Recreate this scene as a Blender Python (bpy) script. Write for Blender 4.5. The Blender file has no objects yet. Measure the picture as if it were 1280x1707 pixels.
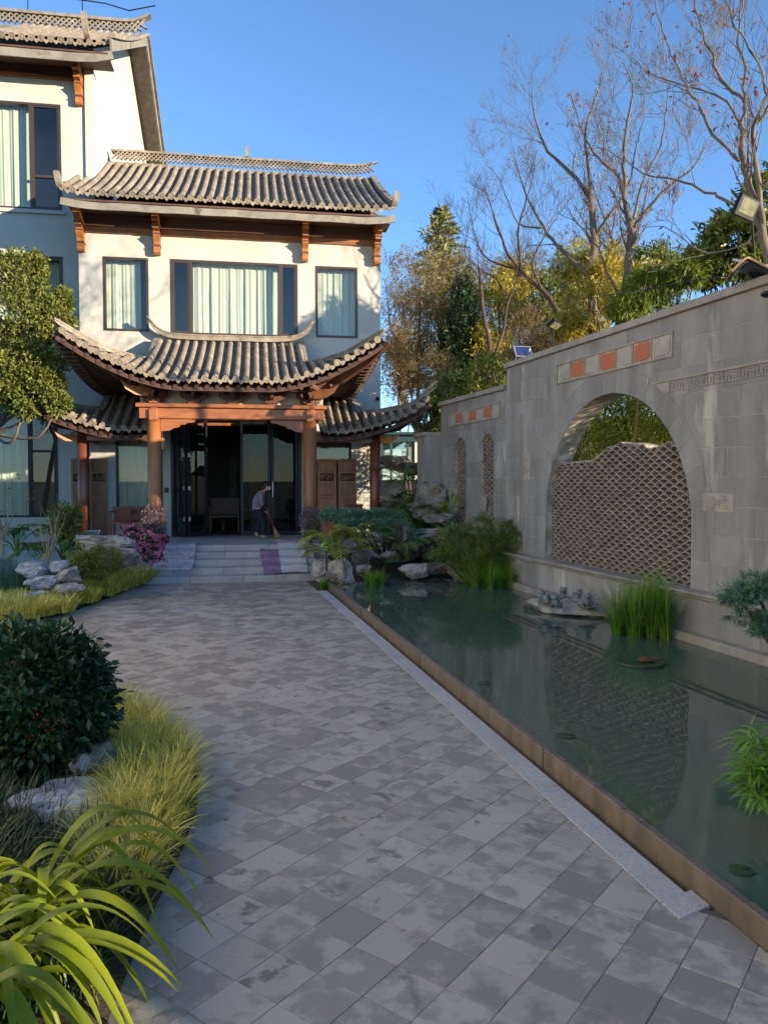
import bpy, bmesh, math, random
import numpy as np
from mathutils import Vector, Matrix, noise as mnoise

# ------------------------------------------------------------------ camera, sky, sun, exposure
SC = bpy.context.scene
F_PX, CAM_H, PITCH = 1285.0, 2.0, math.radians(-2.39)
_cd = bpy.data.cameras.new('camera'); _cam = bpy.data.objects.new('camera', _cd)
SC.collection.objects.link(_cam); SC.camera = _cam
_cd.sensor_fit = 'VERTICAL'; _cd.sensor_height = 36.0; _cd.lens = 36.0 * F_PX / 1707.0
_cd.clip_start = 0.05; _cd.clip_end = 3000
_cam.location = (0, 0, CAM_H); _cam.rotation_euler = (math.pi/2 + PITCH, 0, 0)

SUN_AZ = math.radians(119.5)      # clockwise from +Y (away from camera) towards +X
SUN_EL = math.radians(8.5)
_w = bpy.data.worlds.new('World'); SC.world = _w; _w.use_nodes = True
_nt = _w.node_tree; _nt.nodes.clear()
_out = _nt.nodes.new('ShaderNodeOutputWorld'); _bg = _nt.nodes.new('ShaderNodeBackground')
_sky = _nt.nodes.new('ShaderNodeTexSky'); _sky.sky_type = 'NISHITA'; _sky.sun_disc = False
_sky.sun_elevation = SUN_EL; _sky.sun_rotation = SUN_AZ
_sky.altitude = 1900; _sky.air_density = 1.0; _sky.dust_density = 0.0; _sky.ozone_density = 3.3
_bg.inputs['Strength'].default_value = 0.15
_nt.links.new(_sky.outputs[0], _bg.inputs[0]); _nt.links.new(_bg.outputs[0], _out.inputs[0])
_sd = bpy.data.lights.new('sun', 'SUN'); _sun = bpy.data.objects.new('sun', _sd); SC.collection.objects.link(_sun)
_sd.energy = 4.0; _sd.angle = math.radians(0.5); _sd.color = (1.0, 0.85, 0.64)
SUN_DIR = Vector((math.sin(SUN_AZ)*math.cos(SUN_EL), math.cos(SUN_AZ)*math.cos(SUN_EL), math.sin(SUN_EL)))
_sun.rotation_euler = SUN_DIR.to_track_quat('Z', 'Y').to_euler()
_sun.location = (30, -12, 20)
SC.view_settings.view_transform = 'Standard'; SC.view_settings.look = 'None'
SC.view_settings.gamma = 1.0; SC.view_settings.exposure = 1.44
SC.view_settings.use_curve_mapping = False
SC.cycles.max_bounces = 8; SC.cycles.transparent_max_bounces = 12
SC.cycles.caustics_reflective = False; SC.cycles.caustics_refractive = False

# ------------------------------------------------------------------ geometry helpers
COL = SC.collection
def ray(px, py):
    x = (px-640)/F_PX; z = (853.5-py)/F_PX; c, s = math.cos(PITCH), math.sin(PITCH)
    return Vector((x, c - z*s, s + z*c))
def atz(px, py, z):
    r = ray(px, py); t = (z-CAM_H)/r.z; return Vector((r.x*t, r.y*t, z))
def aty(px, py, Y):
    r = ray(px, py); t = Y/r.y; return Vector((r.x*t, Y, CAM_H + r.z*t))
class Frame:
    def __init__(s, o, deg):
        s.o = Vector((o[0], o[1], 0)); s.a = math.radians(deg); s.c = math.cos(s.a); s.s = math.sin(s.a)
    def loc(s, p):
        dx, dy = p[0]-s.o.x, p[1]-s.o.y; return Vector((dx*s.c+dy*s.s, -dx*s.s+dy*s.c, p[2]))
    def wld(s, p): return Vector((s.o.x+p[0]*s.c-p[1]*s.s, s.o.y+p[0]*s.s+p[1]*s.c, p[2]))
    def at(s, px, py, v):
        r = ray(px, py); den = -r.x*s.s+r.y*s.c; num = -v-(s.o.x*s.s-s.o.y*s.c)
        t = num/den; return s.loc((r.x*t, r.y*t, CAM_H+r.z*t))
WORLD = Frame((0, 0), 0)
HS = Frame((-3.85, 19.29), 9.3)            # house: x along the facade, -y towards the court
WL = Frame((3.90, 7.76), -73.93)           # stone wall: x along the wall towards the camera, +y into the wall

def setp(o, label=None, cat=None, group=None, kind=None):
    if label: o['label'] = label
    if cat: o['category'] = cat
    if group: o['group'] = group
    if kind: o['kind'] = kind
    return o
def thing(name, label, cat, base=(0, 0, 0), frame=WORLD, group=None):
    o = bpy.data.objects.new(name, None); COL.objects.link(o); o.empty_display_size = 0.2
    o.location = frame.wld(base); o.rotation_euler = (0, 0, frame.a)
    o['bx'], o['by'], o['bz'] = float(base[0]), float(base[1]), float(base[2])
    o['kind'] = 'thing'
    return setp(o, label, cat, group)
def link(o, parent=None):
    COL.objects.link(o)
    if parent is not None:
        o.parent = parent
        if 'bx' in parent: o.location = Vector(o.location) - Vector((parent['bx'], parent['by'], parent['bz']))
    return o
def place(name, mesh, parent, mat4=None, loc=None):
    o = bpy.data.objects.new(name, mesh)
    if mat4 is not None:
        o.matrix_basis = mat4
    if loc is not None: o.location = loc
    return link(o, parent)
def axes(o, x, y, z):
    return Matrix(((x[0], y[0], z[0], o[0]), (x[1], y[1], z[1], o[1]), (x[2], y[2], z[2], o[2]), (0, 0, 0, 1)))

class MB:
    def __init__(s): s.v = []; s.f = []; s.m = []; s.cm = 0
    def add(s, vs, fs):
        n = len(s.v); s.v.extend([tuple(q) for q in vs]); s.f.extend([tuple(i+n for i in f) for f in fs]); s.m.extend([s.cm]*len(fs)); return s
    def box(s, x0, x1, y0, y1, z0, z1):
        return s.add([(x0,y0,z0),(x1,y0,z0),(x1,y1,z0),(x0,y1,z0),(x0,y0,z1),(x1,y0,z1),(x1,y1,z1),(x0,y1,z1)],
                     [(0,3,2,1),(4,5,6,7),(0,1,5,4),(1,2,6,5),(2,3,7,6),(3,0,4,7)])
    def cbox(s, x0, x1, y0, y1, z0, z1, c=0.01):     # box with every edge chamfered
        P = []; idx = {}
        X, Y, Z = (x0, x1), (y0, y1), (z0, z1); sg = (1, -1)
        for i in (0, 1):
            for j in (0, 1):
                for k in (0, 1):
                    p = (X[i], Y[j], Z[k]); a = (sg[i]*c, sg[j]*c, sg[k]*c)
                    for ax in range(3):       # vertex lying on face of axis ax
                        q = [p[t] + (0 if t == ax else a[t]) for t in range(3)]
                        idx[(i, j, k, ax)] = len(P); P.append(q)
        Fc = []
        def o(l, n):
            a, b, d = [Vector(P[t]) for t in l[:3]]
            return l if (b-a).cross(d-b).dot(Vector(n)) > 0 else l[::-1]
        for e in (0, 1):
            d = 1 if e else -1
            Fc.append(o([idx[(e,0,0,0)],idx[(e,1,0,0)],idx[(e,1,1,0)],idx[(e,0,1,0)]], (d,0,0)))
            Fc.append(o([idx[(0,e,0,1)],idx[(1,e,0,1)],idx[(1,e,1,1)],idx[(0,e,1,1)]], (0,d,0)))
            Fc.append(o([idx[(0,0,e,2)],idx[(1,0,e,2)],idx[(1,1,e,2)],idx[(0,1,e,2)]], (0,0,d)))
        for a in (0, 1):
            for b in (0, 1):
                da, db = (1 if a else -1), (1 if b else -1)
                Fc.append(o([idx[(a,b,0,0)],idx[(a,b,1,0)],idx[(a,b,1,1)],idx[(a,b,0,1)]], (da,db,0)))
                Fc.append(o([idx[(a,0,b,0)],idx[(a,1,b,0)],idx[(a,1,b,2)],idx[(a,0,b,2)]], (da,0,db)))
                Fc.append(o([idx[(0,a,b,1)],idx[(1,a,b,1)],idx[(1,a,b,2)],idx[(0,a,b,2)]], (0,da,db)))
                for g in (0, 1):
                    Fc.append(o([idx[(a,b,g,0)],idx[(a,b,g,1)],idx[(a,b,g,2)]], (da,db,1 if g else -1)))
        return s.add(P, Fc)
    def prism(s, poly, O, U, V, N, depth):           # polygon in (U,V), extruded from O to O+N*depth
        O, U, V, N = Vector(O), Vector(U), Vector(V), Vector(N); n = len(poly)
        a = [O+U*p[0]+V*p[1] for p in poly]; b = [q+N*depth for q in a]
        fl = U.cross(V).dot(N) > 0
        fs = []
        area = sum(poly[i][0]*poly[(i+1)%n][1]-poly[(i+1)%n][0]*poly[i][1] for i in range(n))
        if area < 0: fl = not fl
        fs.append(tuple(range(n))[::-1] if fl else tuple(range(n)))
        fs.append(tuple(range(n, 2*n)) if fl else tuple(range(n, 2*n))[::-1])
        for i in range(n):
            j = (i+1) % n
            fs.append((i, j, n+j, n+i) if fl else (j, i, n+i, n+j))
        return s.add(a+b, fs)
    def panel(s, poly, O, U, V, N, depth, c):        # like prism (no back face) with a chamfered front edge
        O, U, V, N = Vector(O), Vector(U), Vector(V), Vector(N)
        n = len(poly)
        area = sum(poly[i][0]*poly[(i+1)%n][1]-poly[(i+1)%n][0]*poly[i][1] for i in range(n))
        if area < 0: poly = poly[::-1]
        ins = []
        for i in range(n):
            p0, p1, p2 = Vector(poly[i-1]), Vector(poly[i]), Vector(poly[(i+1) % n])
            e1 = (p1-p0); e2 = (p2-p1)
            if e1.length < 1e-6 or e2.length < 1e-6: ins.append(p1.copy()); continue
            e1.normalize(); e2.normalize()
            n1 = Vector((-e1.y, e1.x)); n2 = Vector((-e2.y, e2.x)); b = n1+n2
            d = b.dot(n1)
            ins.append(p1 + (b*(c/max(d, 0.35)) if b.length > 1e-4 else n1*c))
        a = [O+U*p[0]+V*p[1] for p in poly]; m = [q+N*(depth-c) for q in a]
        t = [O+U*p[0]+V*p[1]+N*depth for p in ins]
        fl = U.cross(V).dot(N) > 0; fs = []
        fs.append(tuple(range(2*n, 3*n)) if fl else tuple(range(2*n, 3*n))[::-1])
        for k in (0, 1):
            for i in range(n):
                j = (i+1) % n; q = (k*n+i, k*n+j, (k+1)*n+j, (k+1)*n+i)
                fs.append(q if fl else q[::-1])
        return s.add(a+m+t, fs)
    def tube(s, pts, rad, n=6, cap=True):
        pts = [Vector(p) for p in pts]
        if not hasattr(rad, '__len__'): rad = [rad]*len(pts)
        base = len(s.v); up = Vector((0, 0, 1)); prev = None
        for i, p in enumerate(pts):
            d = (pts[min(i+1, len(pts)-1)] - pts[max(i-1, 0)])
            if d.length < 1e-9: d = Vector((0, 0, 1))
            d.normalize()
            if prev is None:
                a = d.cross(up)
                if a.length < 0.05: a = d.cross(Vector((1, 0, 0)))
            else:
                a = prev - d*prev.dot(d)
            a.normalize(); prev = a; b = d.cross(a)
            for k in range(n):
                t = 2*math.pi*k/n; s.v.append(tuple(p + (a*math.cos(t)+b*math.sin(t))*rad[i]))
        for i in range(len(pts)-1):
            for k in range(n):
                q = (base+i*n+k, base+i*n+(k+1) % n, base+(i+1)*n+(k+1) % n, base+(i+1)*n+k)
                s.f.append(q[::-1]); s.m.append(s.cm)
        if cap:
            s.f.append(tuple(base+k for k in range(n))); s.m.append(s.cm)
            L = base+(len(pts)-1)*n; s.f.append(tuple(L+k for k in range(n))[::-1]); s.m.append(s.cm)
        return s
    def lathe(s, prof, c=(0, 0, 0), n=16):           # prof: (r,z) list
        base = len(s.v); m = len(prof)
        for k in range(n):
            t = 2*math.pi*k/n
            for r, z in prof: s.v.append((c[0]+r*math.cos(t), c[1]+r*math.sin(t), c[2]+z))
        for k in range(n):
            k2 = (k+1) % n
            for i in range(m-1):
                s.f.append((base+k*m+i, base+k2*m+i, base+k2*m+i+1, base+k*m+i+1)); s.m.append(s.cm)
        s.f.append(tuple(base+k*m+m-1 for k in range(n))); s.m.append(s.cm)
        s.f.append(tuple(base+k*m for k in range(n))[::-1]); s.m.append(s.cm)
        return s
    def ell(s, c, r, n=10, m=7, rot=None):           # ellipsoid
        base = len(s.v)
        for j in range(m+1):
            ph = math.pi*j/m
            for k in range(n):
                t = 2*math.pi*k/n
                p = Vector((r[0]*math.sin(ph)*math.cos(t), r[1]*math.sin(ph)*math.sin(t), r[2]*math.cos(ph)))
                if rot is not None: p = rot @ p
                s.v.append((c[0]+p.x, c[1]+p.y, c[2]+p.z))
        for j in range(m):
            for k in range(n):
                k2 = (k+1) % n
                s.f.append((base+j*n+k, base+(j+1)*n+k, base+(j+1)*n+k2, base+j*n+k2)); s.m.append(s.cm)
        return s
    def sweep(s, pts, w, h, side=None):              # rectangular section along pts: w across (list ok), h up (list ok)
        pts = [Vector(p) for p in pts]; n = len(pts)
        if not hasattr(w, '__len__'): w = [w]*n
        if not hasattr(h, '__len__'): h = [h]*n
        base = len(s.v)
        for i, p in enumerate(pts):
            d = (pts[min(i+1, n-1)]-pts[max(i-1, 0)]).normalized()
            a = Vector(side) if side is not None else d.cross(Vector((0, 0, 1)))
            a.normalize(); u = a.cross(d).normalized()
            for q in ((-1, 0), (1, 0), (1, 1), (-1, 1)): s.v.append(tuple(p + a*(w[i]/2*q[0]) + u*(h[i]*q[1])))
        for i in range(n-1):
            for k in range(4):
                k2 = (k+1) % 4
                s.f.append((base+i*4+k, base+i*4+k2, base+(i+1)*4+k2, base+(i+1)*4+k)[::-1]); s.m.append(s.cm)
        s.f.append((base, base+1, base+2, base+3)); s.m.append(s.cm)
        L = base+(n-1)*4; s.f.append((L+3, L+2, L+1, L)); s.m.append(s.cm)
        return s
    def mesh(s, name, mats, smooth=False):
        me = bpy.data.meshes.new(name); me.from_pydata(s.v, [], s.f)
        if not isinstance(mats, (list, tuple)): mats = [mats]
        for m in mats: me.materials.append(m)
        if len(mats) > 1: me.polygons.foreach_set('material_index', s.m)
        if smooth: me.polygons.foreach_set('use_smooth', [True]*len(s.f))
        me.update(); return me
    def build(s, name, mats, parent=None, smooth=False, frame=None, kind=None, loc=None):
        o = bpy.data.objects.new(name, s.mesh(name, mats, smooth))
        if loc is not None: o.location = loc
        if parent is None and frame is not None:
            o.location = frame.o; o.rotation_euler = (0, 0, frame.a)
        link(o, parent)
        if kind: o['kind'] = kind
        return o
def npmesh(name, V, Fq, mat, smooth=False):           # V (n,3), Fq (m,k) arrays
    me = bpy.data.meshes.new(name); k = Fq.shape[1]; m = Fq.shape[0]
    me.vertices.add(len(V)); me.vertices.foreach_set('co', np.ascontiguousarray(V, dtype=np.float32).ravel())
    me.loops.add(m*k); me.loops.foreach_set('vertex_index', np.ascontiguousarray(Fq, dtype=np.int32).ravel())
    me.polygons.add(m); me.polygons.foreach_set('loop_start', np.arange(0, m*k, k, dtype=np.int32))
    me.polygons.foreach_set('loop_total', np.full(m, k, dtype=np.int32))
    if smooth: me.polygons.foreach_set('use_smooth', np.ones(m, dtype=bool))
    me.materials.append(mat); me.update(calc_edges=True); return me
def rect_holes(mb, x0, x1, z0, z1, holes, y0, y1):
    xs = sorted({x0, x1, *[h[0] for h in holes], *[h[1] for h in holes]}); zs = sorted({z0, z1, *[h[2] for h in holes], *[h[3] for h in holes]})
    xs = [x for x in xs if x0 <= x <= x1]; zs = [z for z in zs if z0 <= z <= z1]
    for i in range(len(xs)-1):
        run = None
        for k in range(len(zs)-1):
            cx, cz = (xs[i]+xs[i+1])/2, (zs[k]+zs[k+1])/2
            ins = any(h[0] < cx < h[1] and h[2] < cz < h[3] for h in holes)
            if not ins:
                if run is None: run = [zs[k], zs[k+1]]
                else: run[1] = zs[k+1]
            if (ins or k == len(zs)-2) and run is not None:
                mb.box(xs[i], xs[i+1], y0, y1, run[0], run[1]); run = None
    return mb
def catmull(pts, n):
    P = [Vector(p) for p in pts]; out = []
    for i in range(len(P)-1):
        p0, p1, p2, p3 = P[max(i-1, 0)], P[i], P[i+1], P[min(i+2, len(P)-1)]
        for k in range(n):
            t = k/n
            out.append(0.5*((2*p1)+(p2-p0)*t+(2*p0-5*p1+4*p2-p3)*t*t+(3*p1-p0-3*p2+p3)*t**3))
    out.append(P[-1]); return out
def interp(x, xs, ys): return float(np.interp(x, xs, ys))

# ------------------------------------------------------------------ materials
def sr(r, g, b):
    f = lambda c: (c/255/12.92) if c/255 <= 0.04045 else ((c/255+0.055)/1.055)**2.4
    return (f(r), f(g), f(b), 1.0)
def mat(name, c1, c2=None, scale=4.0, detail=5.0, lo=0.35, hi=0.65, rough=0.7, bump=0.0, bscale=None, stretch=(1, 1, 1),
        c3=None, scale3=1.0, lo3=0.5, hi3=0.62, island=0.0, obj=0.0, trans=0.0, tcol=None, metal=0.0, spec=0.5, ao=0.0, dist=0.0, rough2=None, coat=0.0, local=False, cell=False):
    m = bpy.data.materials.new(name); m.use_nodes = True; nt = m.node_tree; N = nt.nodes; L = nt.links
    N.clear(); out = N.new('ShaderNodeOutputMaterial'); b = N.new('ShaderNodeBsdfPrincipled')
    b.inputs['Roughness'].default_value = rough; b.inputs['Metallic'].default_value = metal
    b.inputs['Specular IOR Level'].default_value = spec; b.inputs['Coat Weight'].default_value = coat
    if local:
        g = N.new('ShaderNodeTexCoord'); pos = g.outputs['Object']
    else:
        g = N.new('ShaderNodeNewGeometry'); pos = g.outputs['Position']
    mp = N.new('ShaderNodeMapping'); mp.inputs['Scale'].default_value = stretch; L.new(pos, mp.inputs[0])
    vec = mp.outputs[0]
    if cell:                    # break the pattern from piece to piece
        gi = N.new('ShaderNodeNewGeometry'); oi = N.new('ShaderNodeObjectInfo'); ad = N.new('ShaderNodeMath'); ad.operation = 'ADD'
        L.new(gi.outputs['Random Per Island'], ad.inputs[0]); L.new(oi.outputs['Random'], ad.inputs[1])
        vm = N.new('ShaderNodeVectorMath'); vm.operation = 'SCALE'; vm.inputs[0].default_value = (37, 53, 11); L.new(ad.outputs[0], vm.inputs['Scale'])
        va = N.new('ShaderNodeVectorMath'); va.operation = 'ADD'; L.new(vec, va.inputs[0]); L.new(vm.outputs[0], va.inputs[1]); vec = va.outputs[0]
    def nz(sc, det, di=0.0):
        n = N.new('ShaderNodeTexNoise'); n.inputs['Scale'].default_value = sc; n.inputs['Detail'].default_value = det
        n.inputs['Roughness'].default_value = 0.62; n.inputs['Distortion'].default_value = di; L.new(vec, n.inputs['Vector']); return n.outputs[0]
    def ramp(x, a, c):
        r = N.new('ShaderNodeMapRange'); r.inputs[1].default_value = a; r.inputs[2].default_value = c; r.clamp = True; L.new(x, r.inputs[0]); return r.outputs[0]
    def mix(f, a, c, mode='MIX'):
        x = N.new('ShaderNodeMix'); x.data_type = 'RGBA'; x.blend_type = mode
        for sock, v in ((x.inputs[0], f), (x.inputs[6], a), (x.inputs[7], c)):
            if hasattr(v, 'is_output'): L.new(v, sock)
            elif isinstance(v, (int, float)): sock.default_value = v
            else: sock.default_value = v
        return x.outputs[2]
    col = c1
    if c2 is not None:
        src = nz(scale, detail, dist)
        if cell:                # some pieces mostly pale, some mostly dark, some mixed
            m7 = N.new('ShaderNodeMath'); m7.operation = 'MULTIPLY'; m7.inputs[1].default_value = 7.31; L.new(ad.outputs[0], m7.inputs[0])
            f7 = N.new('ShaderNodeMath'); f7.operation = 'FRACT'; L.new(m7.outputs[0], f7.inputs[0])
            s7 = N.new('ShaderNodeMapRange'); s7.inputs[3].default_value = -.10; s7.inputs[4].default_value = .12; L.new(f7.outputs[0], s7.inputs[0])
            a7 = N.new('ShaderNodeMath'); a7.operation = 'ADD'; L.new(src, a7.inputs[0]); L.new(s7.outputs[0], a7.inputs[1]); src = a7.outputs[0]
        fac = ramp(src, lo, hi); col = mix(fac, c1, c2)
        if rough2 is not None:
            r2 = N.new('ShaderNodeMapRange'); L.new(fac, r2.inputs[0]); r2.inputs[3].default_value = rough; r2.inputs[4].default_value = rough2
            L.new(r2.outputs[0], b.inputs['Roughness'])
    if c3 is not None: col = mix(ramp(nz(scale3, 6.0, 0.4), lo3, hi3), col, c3)
    if island or obj:
        src = None
        gi = N.new('ShaderNodeNewGeometry'); oi = N.new('ShaderNodeObjectInfo')
        ad = N.new('ShaderNodeMath'); ad.operation = 'ADD'; L.new(gi.outputs['Random Per Island'], ad.inputs[0]); L.new(oi.outputs['Random'], ad.inputs[1])
        fr = N.new('ShaderNodeMath'); fr.operation = 'FRACT'; L.new(ad.outputs[0], fr.inputs[0])
        amt = max(island, obj)
        v = N.new('ShaderNodeMapRange'); L.new(fr.outputs[0], v.inputs[0]); v.inputs[3].default_value = 1-amt; v.inputs[4].default_value = 1+amt
        h = N.new('ShaderNodeHueSaturation'); L.new(v.outputs[0], h.inputs['Value'])
        hv = N.new('ShaderNodeMapRange'); L.new(fr.outputs[0], hv.inputs[0]); hv.inputs[3].default_value = 0.5+amt*0.03; hv.inputs[4].default_value = 0.5-amt*0.03
        L.new(hv.outputs[0], h.inputs['Hue'])
        if hasattr(col, 'is_output'): L.new(col, h.inputs['Color'])
        else: h.inputs['Color'].default_value = col
        col = h.outputs[0]
    if hasattr(col, 'is_output'): L.new(col, b.inputs['Base Color'])
    else: b.inputs['Base Color'].default_value = col
    if bump:
        bp = N.new('ShaderNodeBump'); bp.inputs['Strength'].default_value = min(1.0, bump); bp.inputs['Distance'].default_value = 0.02*max(1, bump)
        L.new(nz(bscale or scale*3, 8.0), bp.inputs['Height']); L.new(bp.outputs[0], b.inputs['Normal'])
    sh = b.outputs[0]
    if trans:
        t = N.new('ShaderNodeBsdfTranslucent')
        if tcol is not None: t.inputs[0].default_value = tcol
        elif hasattr(col, 'is_output'): L.new(col, t.inputs[0])
        else: t.inputs[0].default_value = col
        ms = N.new('ShaderNodeMixShader'); ms.inputs[0].default_value = trans; L.new(sh, ms.inputs[1]); L.new(t.outputs[0], ms.inputs[2]); sh = ms.outputs[0]
    L.new(sh, out.inputs[0]); return m
def glass(name, tint=(1, 1, 1, 1), f0=0.06, gloss=1.0):
    m = bpy.data.materials.new(name); m.use_nodes = True; nt = m.node_tree; N = nt.nodes; L = nt.links; N.clear()
    out = N.new('ShaderNodeOutputMaterial'); t = N.new('ShaderNodeBsdfTransparent'); t.inputs[0].default_value = tint
    g = N.new('ShaderNodeBsdfGlossy'); g.inputs['Roughness'].default_value = 0.0
    fr = N.new('ShaderNodeLayerWeight'); fr.inputs[0].default_value = 0.5
    mr = N.new('ShaderNodeMapRange'); pw = N.new('ShaderNodeMath'); pw.operation = 'POWER'; pw.inputs[1].default_value = 3.0; L.new(fr.outputs['Facing'], pw.inputs[0]); L.new(pw.outputs[0], mr.inputs[0]); mr.inputs[3].default_value = f0; mr.inputs[4].default_value = gloss
    ms = N.new('ShaderNodeMixShader'); L.new(mr.outputs[0], ms.inputs[0]); L.new(t.outputs[0], ms.inputs[1]); L.new(g.outputs[0], ms.inputs[2])
    L.new(ms.outputs[0], out.inputs[0]); return m
M = {}
M['plaster'] = mat('plaster', sr(196, 191, 181), sr(184, 179, 168), 1.2, 5, .3, .7, .85, .15, 30, stretch=(1, 1, .35), c3=sr(168, 161, 149), scale3=.9, lo3=.56, hi3=.75)
M['whitewash'] = mat('whitewash', sr(236, 230, 216), sr(226, 219, 204), 1.2, 5, .3, .7, .85, .12, 30)
M['rooftile'] = mat('rooftile', sr(148, 135, 117), sr(116, 105, 93), 7, 6, .35, .68, .9, .4, 40, c3=sr(166, 153, 131), scale3=3.0, lo3=.52, hi3=.7, obj=.16)
M['pantile'] = mat('pantile', sr(134, 124, 114), sr(102, 95, 89), 6, 6, .35, .68, .9, .4, 40, island=.2)
M['ridge'] = mat('ridge', sr(150, 138, 120), sr(112, 103, 93), 5, 6, .35, .68, .92, .4, 30, c3=sr(172, 160, 142), scale3=2.0, lo3=.55, hi3=.7)
M['fascia'] = mat('fascia', sr(142, 134, 123), sr(110, 104, 96), 3, 6, .4, .7, .9, .3, 25, c3=sr(88, 82, 72), scale3=1.7, lo3=.58, hi3=.68)
M['wood'] = mat('wood', sr(164, 108, 60), sr(134, 82, 44), 3, 5, .3, .7, .45, .15, 40, stretch=(1, 1, .25), obj=.08, coat=.15)
M['woodbeam'] = mat('woodbeam', sr(160, 98, 54), sr(130, 74, 40), 3, 5, .3, .7, .45, .15, 40, stretch=(.3, 1, 2), coat=.15)
M['woodred'] = mat('woodred', sr(128, 66, 42), sr(98, 50, 34), 3, 5, .3, .7, .4, .12, 40, stretch=(1, 1, .25), coat=.2)
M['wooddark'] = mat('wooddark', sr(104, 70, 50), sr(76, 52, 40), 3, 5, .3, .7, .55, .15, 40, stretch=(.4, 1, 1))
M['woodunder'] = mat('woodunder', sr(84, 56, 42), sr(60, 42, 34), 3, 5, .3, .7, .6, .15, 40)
M['woodband'] = mat('woodband', sr(98, 62, 44), sr(76, 50, 38), 3, 5, .3, .7, .5, .12, 40, stretch=(.3, 1, 1))
M['bracket'] = mat('bracket', sr(186, 122, 66), sr(140, 82, 42), 6, 5, .3, .7, .5, .3, 40)
M['carved'] = mat('carved', sr(168, 120, 86), sr(136, 94, 66), 5, 5, .3, .7, .6, .3, 60, stretch=(1, 1, .3), obj=.1)
M['carvedark'] = mat('carvedark', sr(70, 48, 38), sr(40, 28, 24), 40, 5, .4, .6, .7, 1.0, 60)
M['frame'] = mat('window_frame', sr(74, 62, 54), None, rough=.4, metal=.3)
M['doorframe'] = mat('door_frame', sr(26, 28, 36), None, rough=.35, metal=.4)
M['steel'] = mat('steel', sr(205, 205, 205), None, rough=.3, metal=.8)
M['curtain'] = mat('curtain', sr(202, 212, 194), sr(216, 222, 204), 2, 3, rough=.9, trans=.25, stretch=(1, 1, .2))
M['curtain2'] = mat('curtain_brown', sr(150, 128, 104), sr(120, 100, 80), 2, 3, rough=.9, trans=.2, stretch=(1, 1, .2))
M['glass'] = glass('window_glass', (.94, .95, .92, 1), .08)
M['glassdoor'] = glass('door_glass', (.72, .78, .80, 1), .03, .8)
M['room'] = mat('room_wall', sr(120, 112, 104), None, rough=.9)
M['granite'] = mat('granite', sr(196, 190, 184), sr(172, 166, 160), 2.5, 5, .3, .7, .75, .15, 200, c3=sr(120, 120, 126), scale3=150, lo3=.55, hi3=.6, obj=.05)
M['granitestep'] = mat('granite_step', sr(188, 182, 178), sr(160, 156, 154), 2.5, 6, .3, .7, .7, .15, 150, c3=sr(112, 114, 122), scale3=90, lo3=.56, hi3=.62, obj=.07)
M['weir'] = mat('weir_stone', sr(130, 115, 98), sr(92, 81, 70), 6, 7, .3, .7, .6, .3, 30, stretch=(1, 1, .35), c3=sr(180, 164, 142), scale3=5, lo3=.62, hi3=.72, obj=.08)
M['stone'] = mat('stone_block', sr(162, 157, 152), sr(134, 130, 126), 2.4, 10, .36, .64, .92, .6, 90, stretch=(1, 1, .22), c3=sr(194, 186, 174), scale3=2.6, lo3=.58, hi3=.70, obj=.12)
M['stonetrim'] = mat('stone_trim', sr(176, 166, 154), sr(146, 137, 128), 2.6, 9, .34, .66, .92, .5, 90, stretch=(1, 1, .35), c3=sr(140, 122, 102), scale3=1.6, lo3=.6, hi3=.75, obj=.05)
M['stonepale'] = mat('stone_pale', sr(182, 171, 158), sr(162, 152, 141), 6, 6, .35, .65, .9, .3, 70, obj=.05)
M['mortar'] = mat('mortar', sr(196, 184, 168), sr(150, 140, 130), 6, 6, .4, .6, .95)
M['terracotta'] = mat('terracotta_panel', sr(192, 116, 84), sr(178, 102, 72), 5, 5, .3, .7, .8, .15, 50, obj=.05)
M['screentile'] = mat('screen_tile', sr(182, 166, 150), sr(146, 132, 120), 8, 6, .35, .65, .92, .3, 60, obj=.14)
M['soil'] = mat('soil', sr(70, 58, 46), sr(46, 38, 30), 9, 7, .3, .7, .95, .8, 40)
M['ground'] = mat('ground', sr(96, 92, 78), sr(72, 74, 52), .8, 7, .3, .7, .95, .4, 10)
M['hill'] = mat('hill_soil', sr(92, 80, 52), sr(58, 60, 34), .9, 8, .3, .7, .95, .8, 6)
M['rock'] = mat('rock', sr(186, 178, 168), sr(126, 120, 114), 4.0, 10, .40, .60, .92, 1.6, 16, c3=sr(150, 120, 92), scale3=1.9, lo3=.56, hi3=.7)
M['rockblue'] = mat('rock_blue', sr(196, 196, 196), sr(138, 140, 144), 4.5, 10, .40, .60, .92, 1.6, 16, c3=sr(176, 154, 128), scale3=2.1, lo3=.6, hi3=.72)
M['rockdark'] = mat('rock_dark', sr(152, 143, 132), sr(98, 92, 86), 3.4, 10, .40, .60, .92, 1.6, 14, c3=sr(146, 116, 86), scale3=1.6, lo3=.58, hi3=.7)
M['bark'] = mat('bark', sr(124, 112, 98), sr(88, 78, 70), 8, 7, .3, .7, .9, .6, 30, stretch=(1, 1, .3))
M['barkdark'] = mat('bark_dark', sr(96, 78, 66), sr(66, 54, 48), 8, 7, .3, .7, .9, .6, 30, stretch=(1, 1, .3))
M['barkpale'] = mat('bark_pale', sr(170, 150, 124), sr(128, 112, 92), 9, 7, .3, .7, .9, .5, 30)
def leaf(name, c, isl=.35, rough=.5, trans=.3, spec=.4, c2=None, sc=1.5):
    return mat(name, c, c2, sc, 4, .35, .65, rough, island=isl, trans=trans, spec=spec)
M['l_olive'] = leaf('leaf_olive', sr(108, 120, 54), c2=sr(130, 132, 64))
M['l_dark'] = leaf('leaf_dark', sr(58, 84, 48), rough=.38, trans=.15, c2=sr(46, 68, 42))
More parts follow.
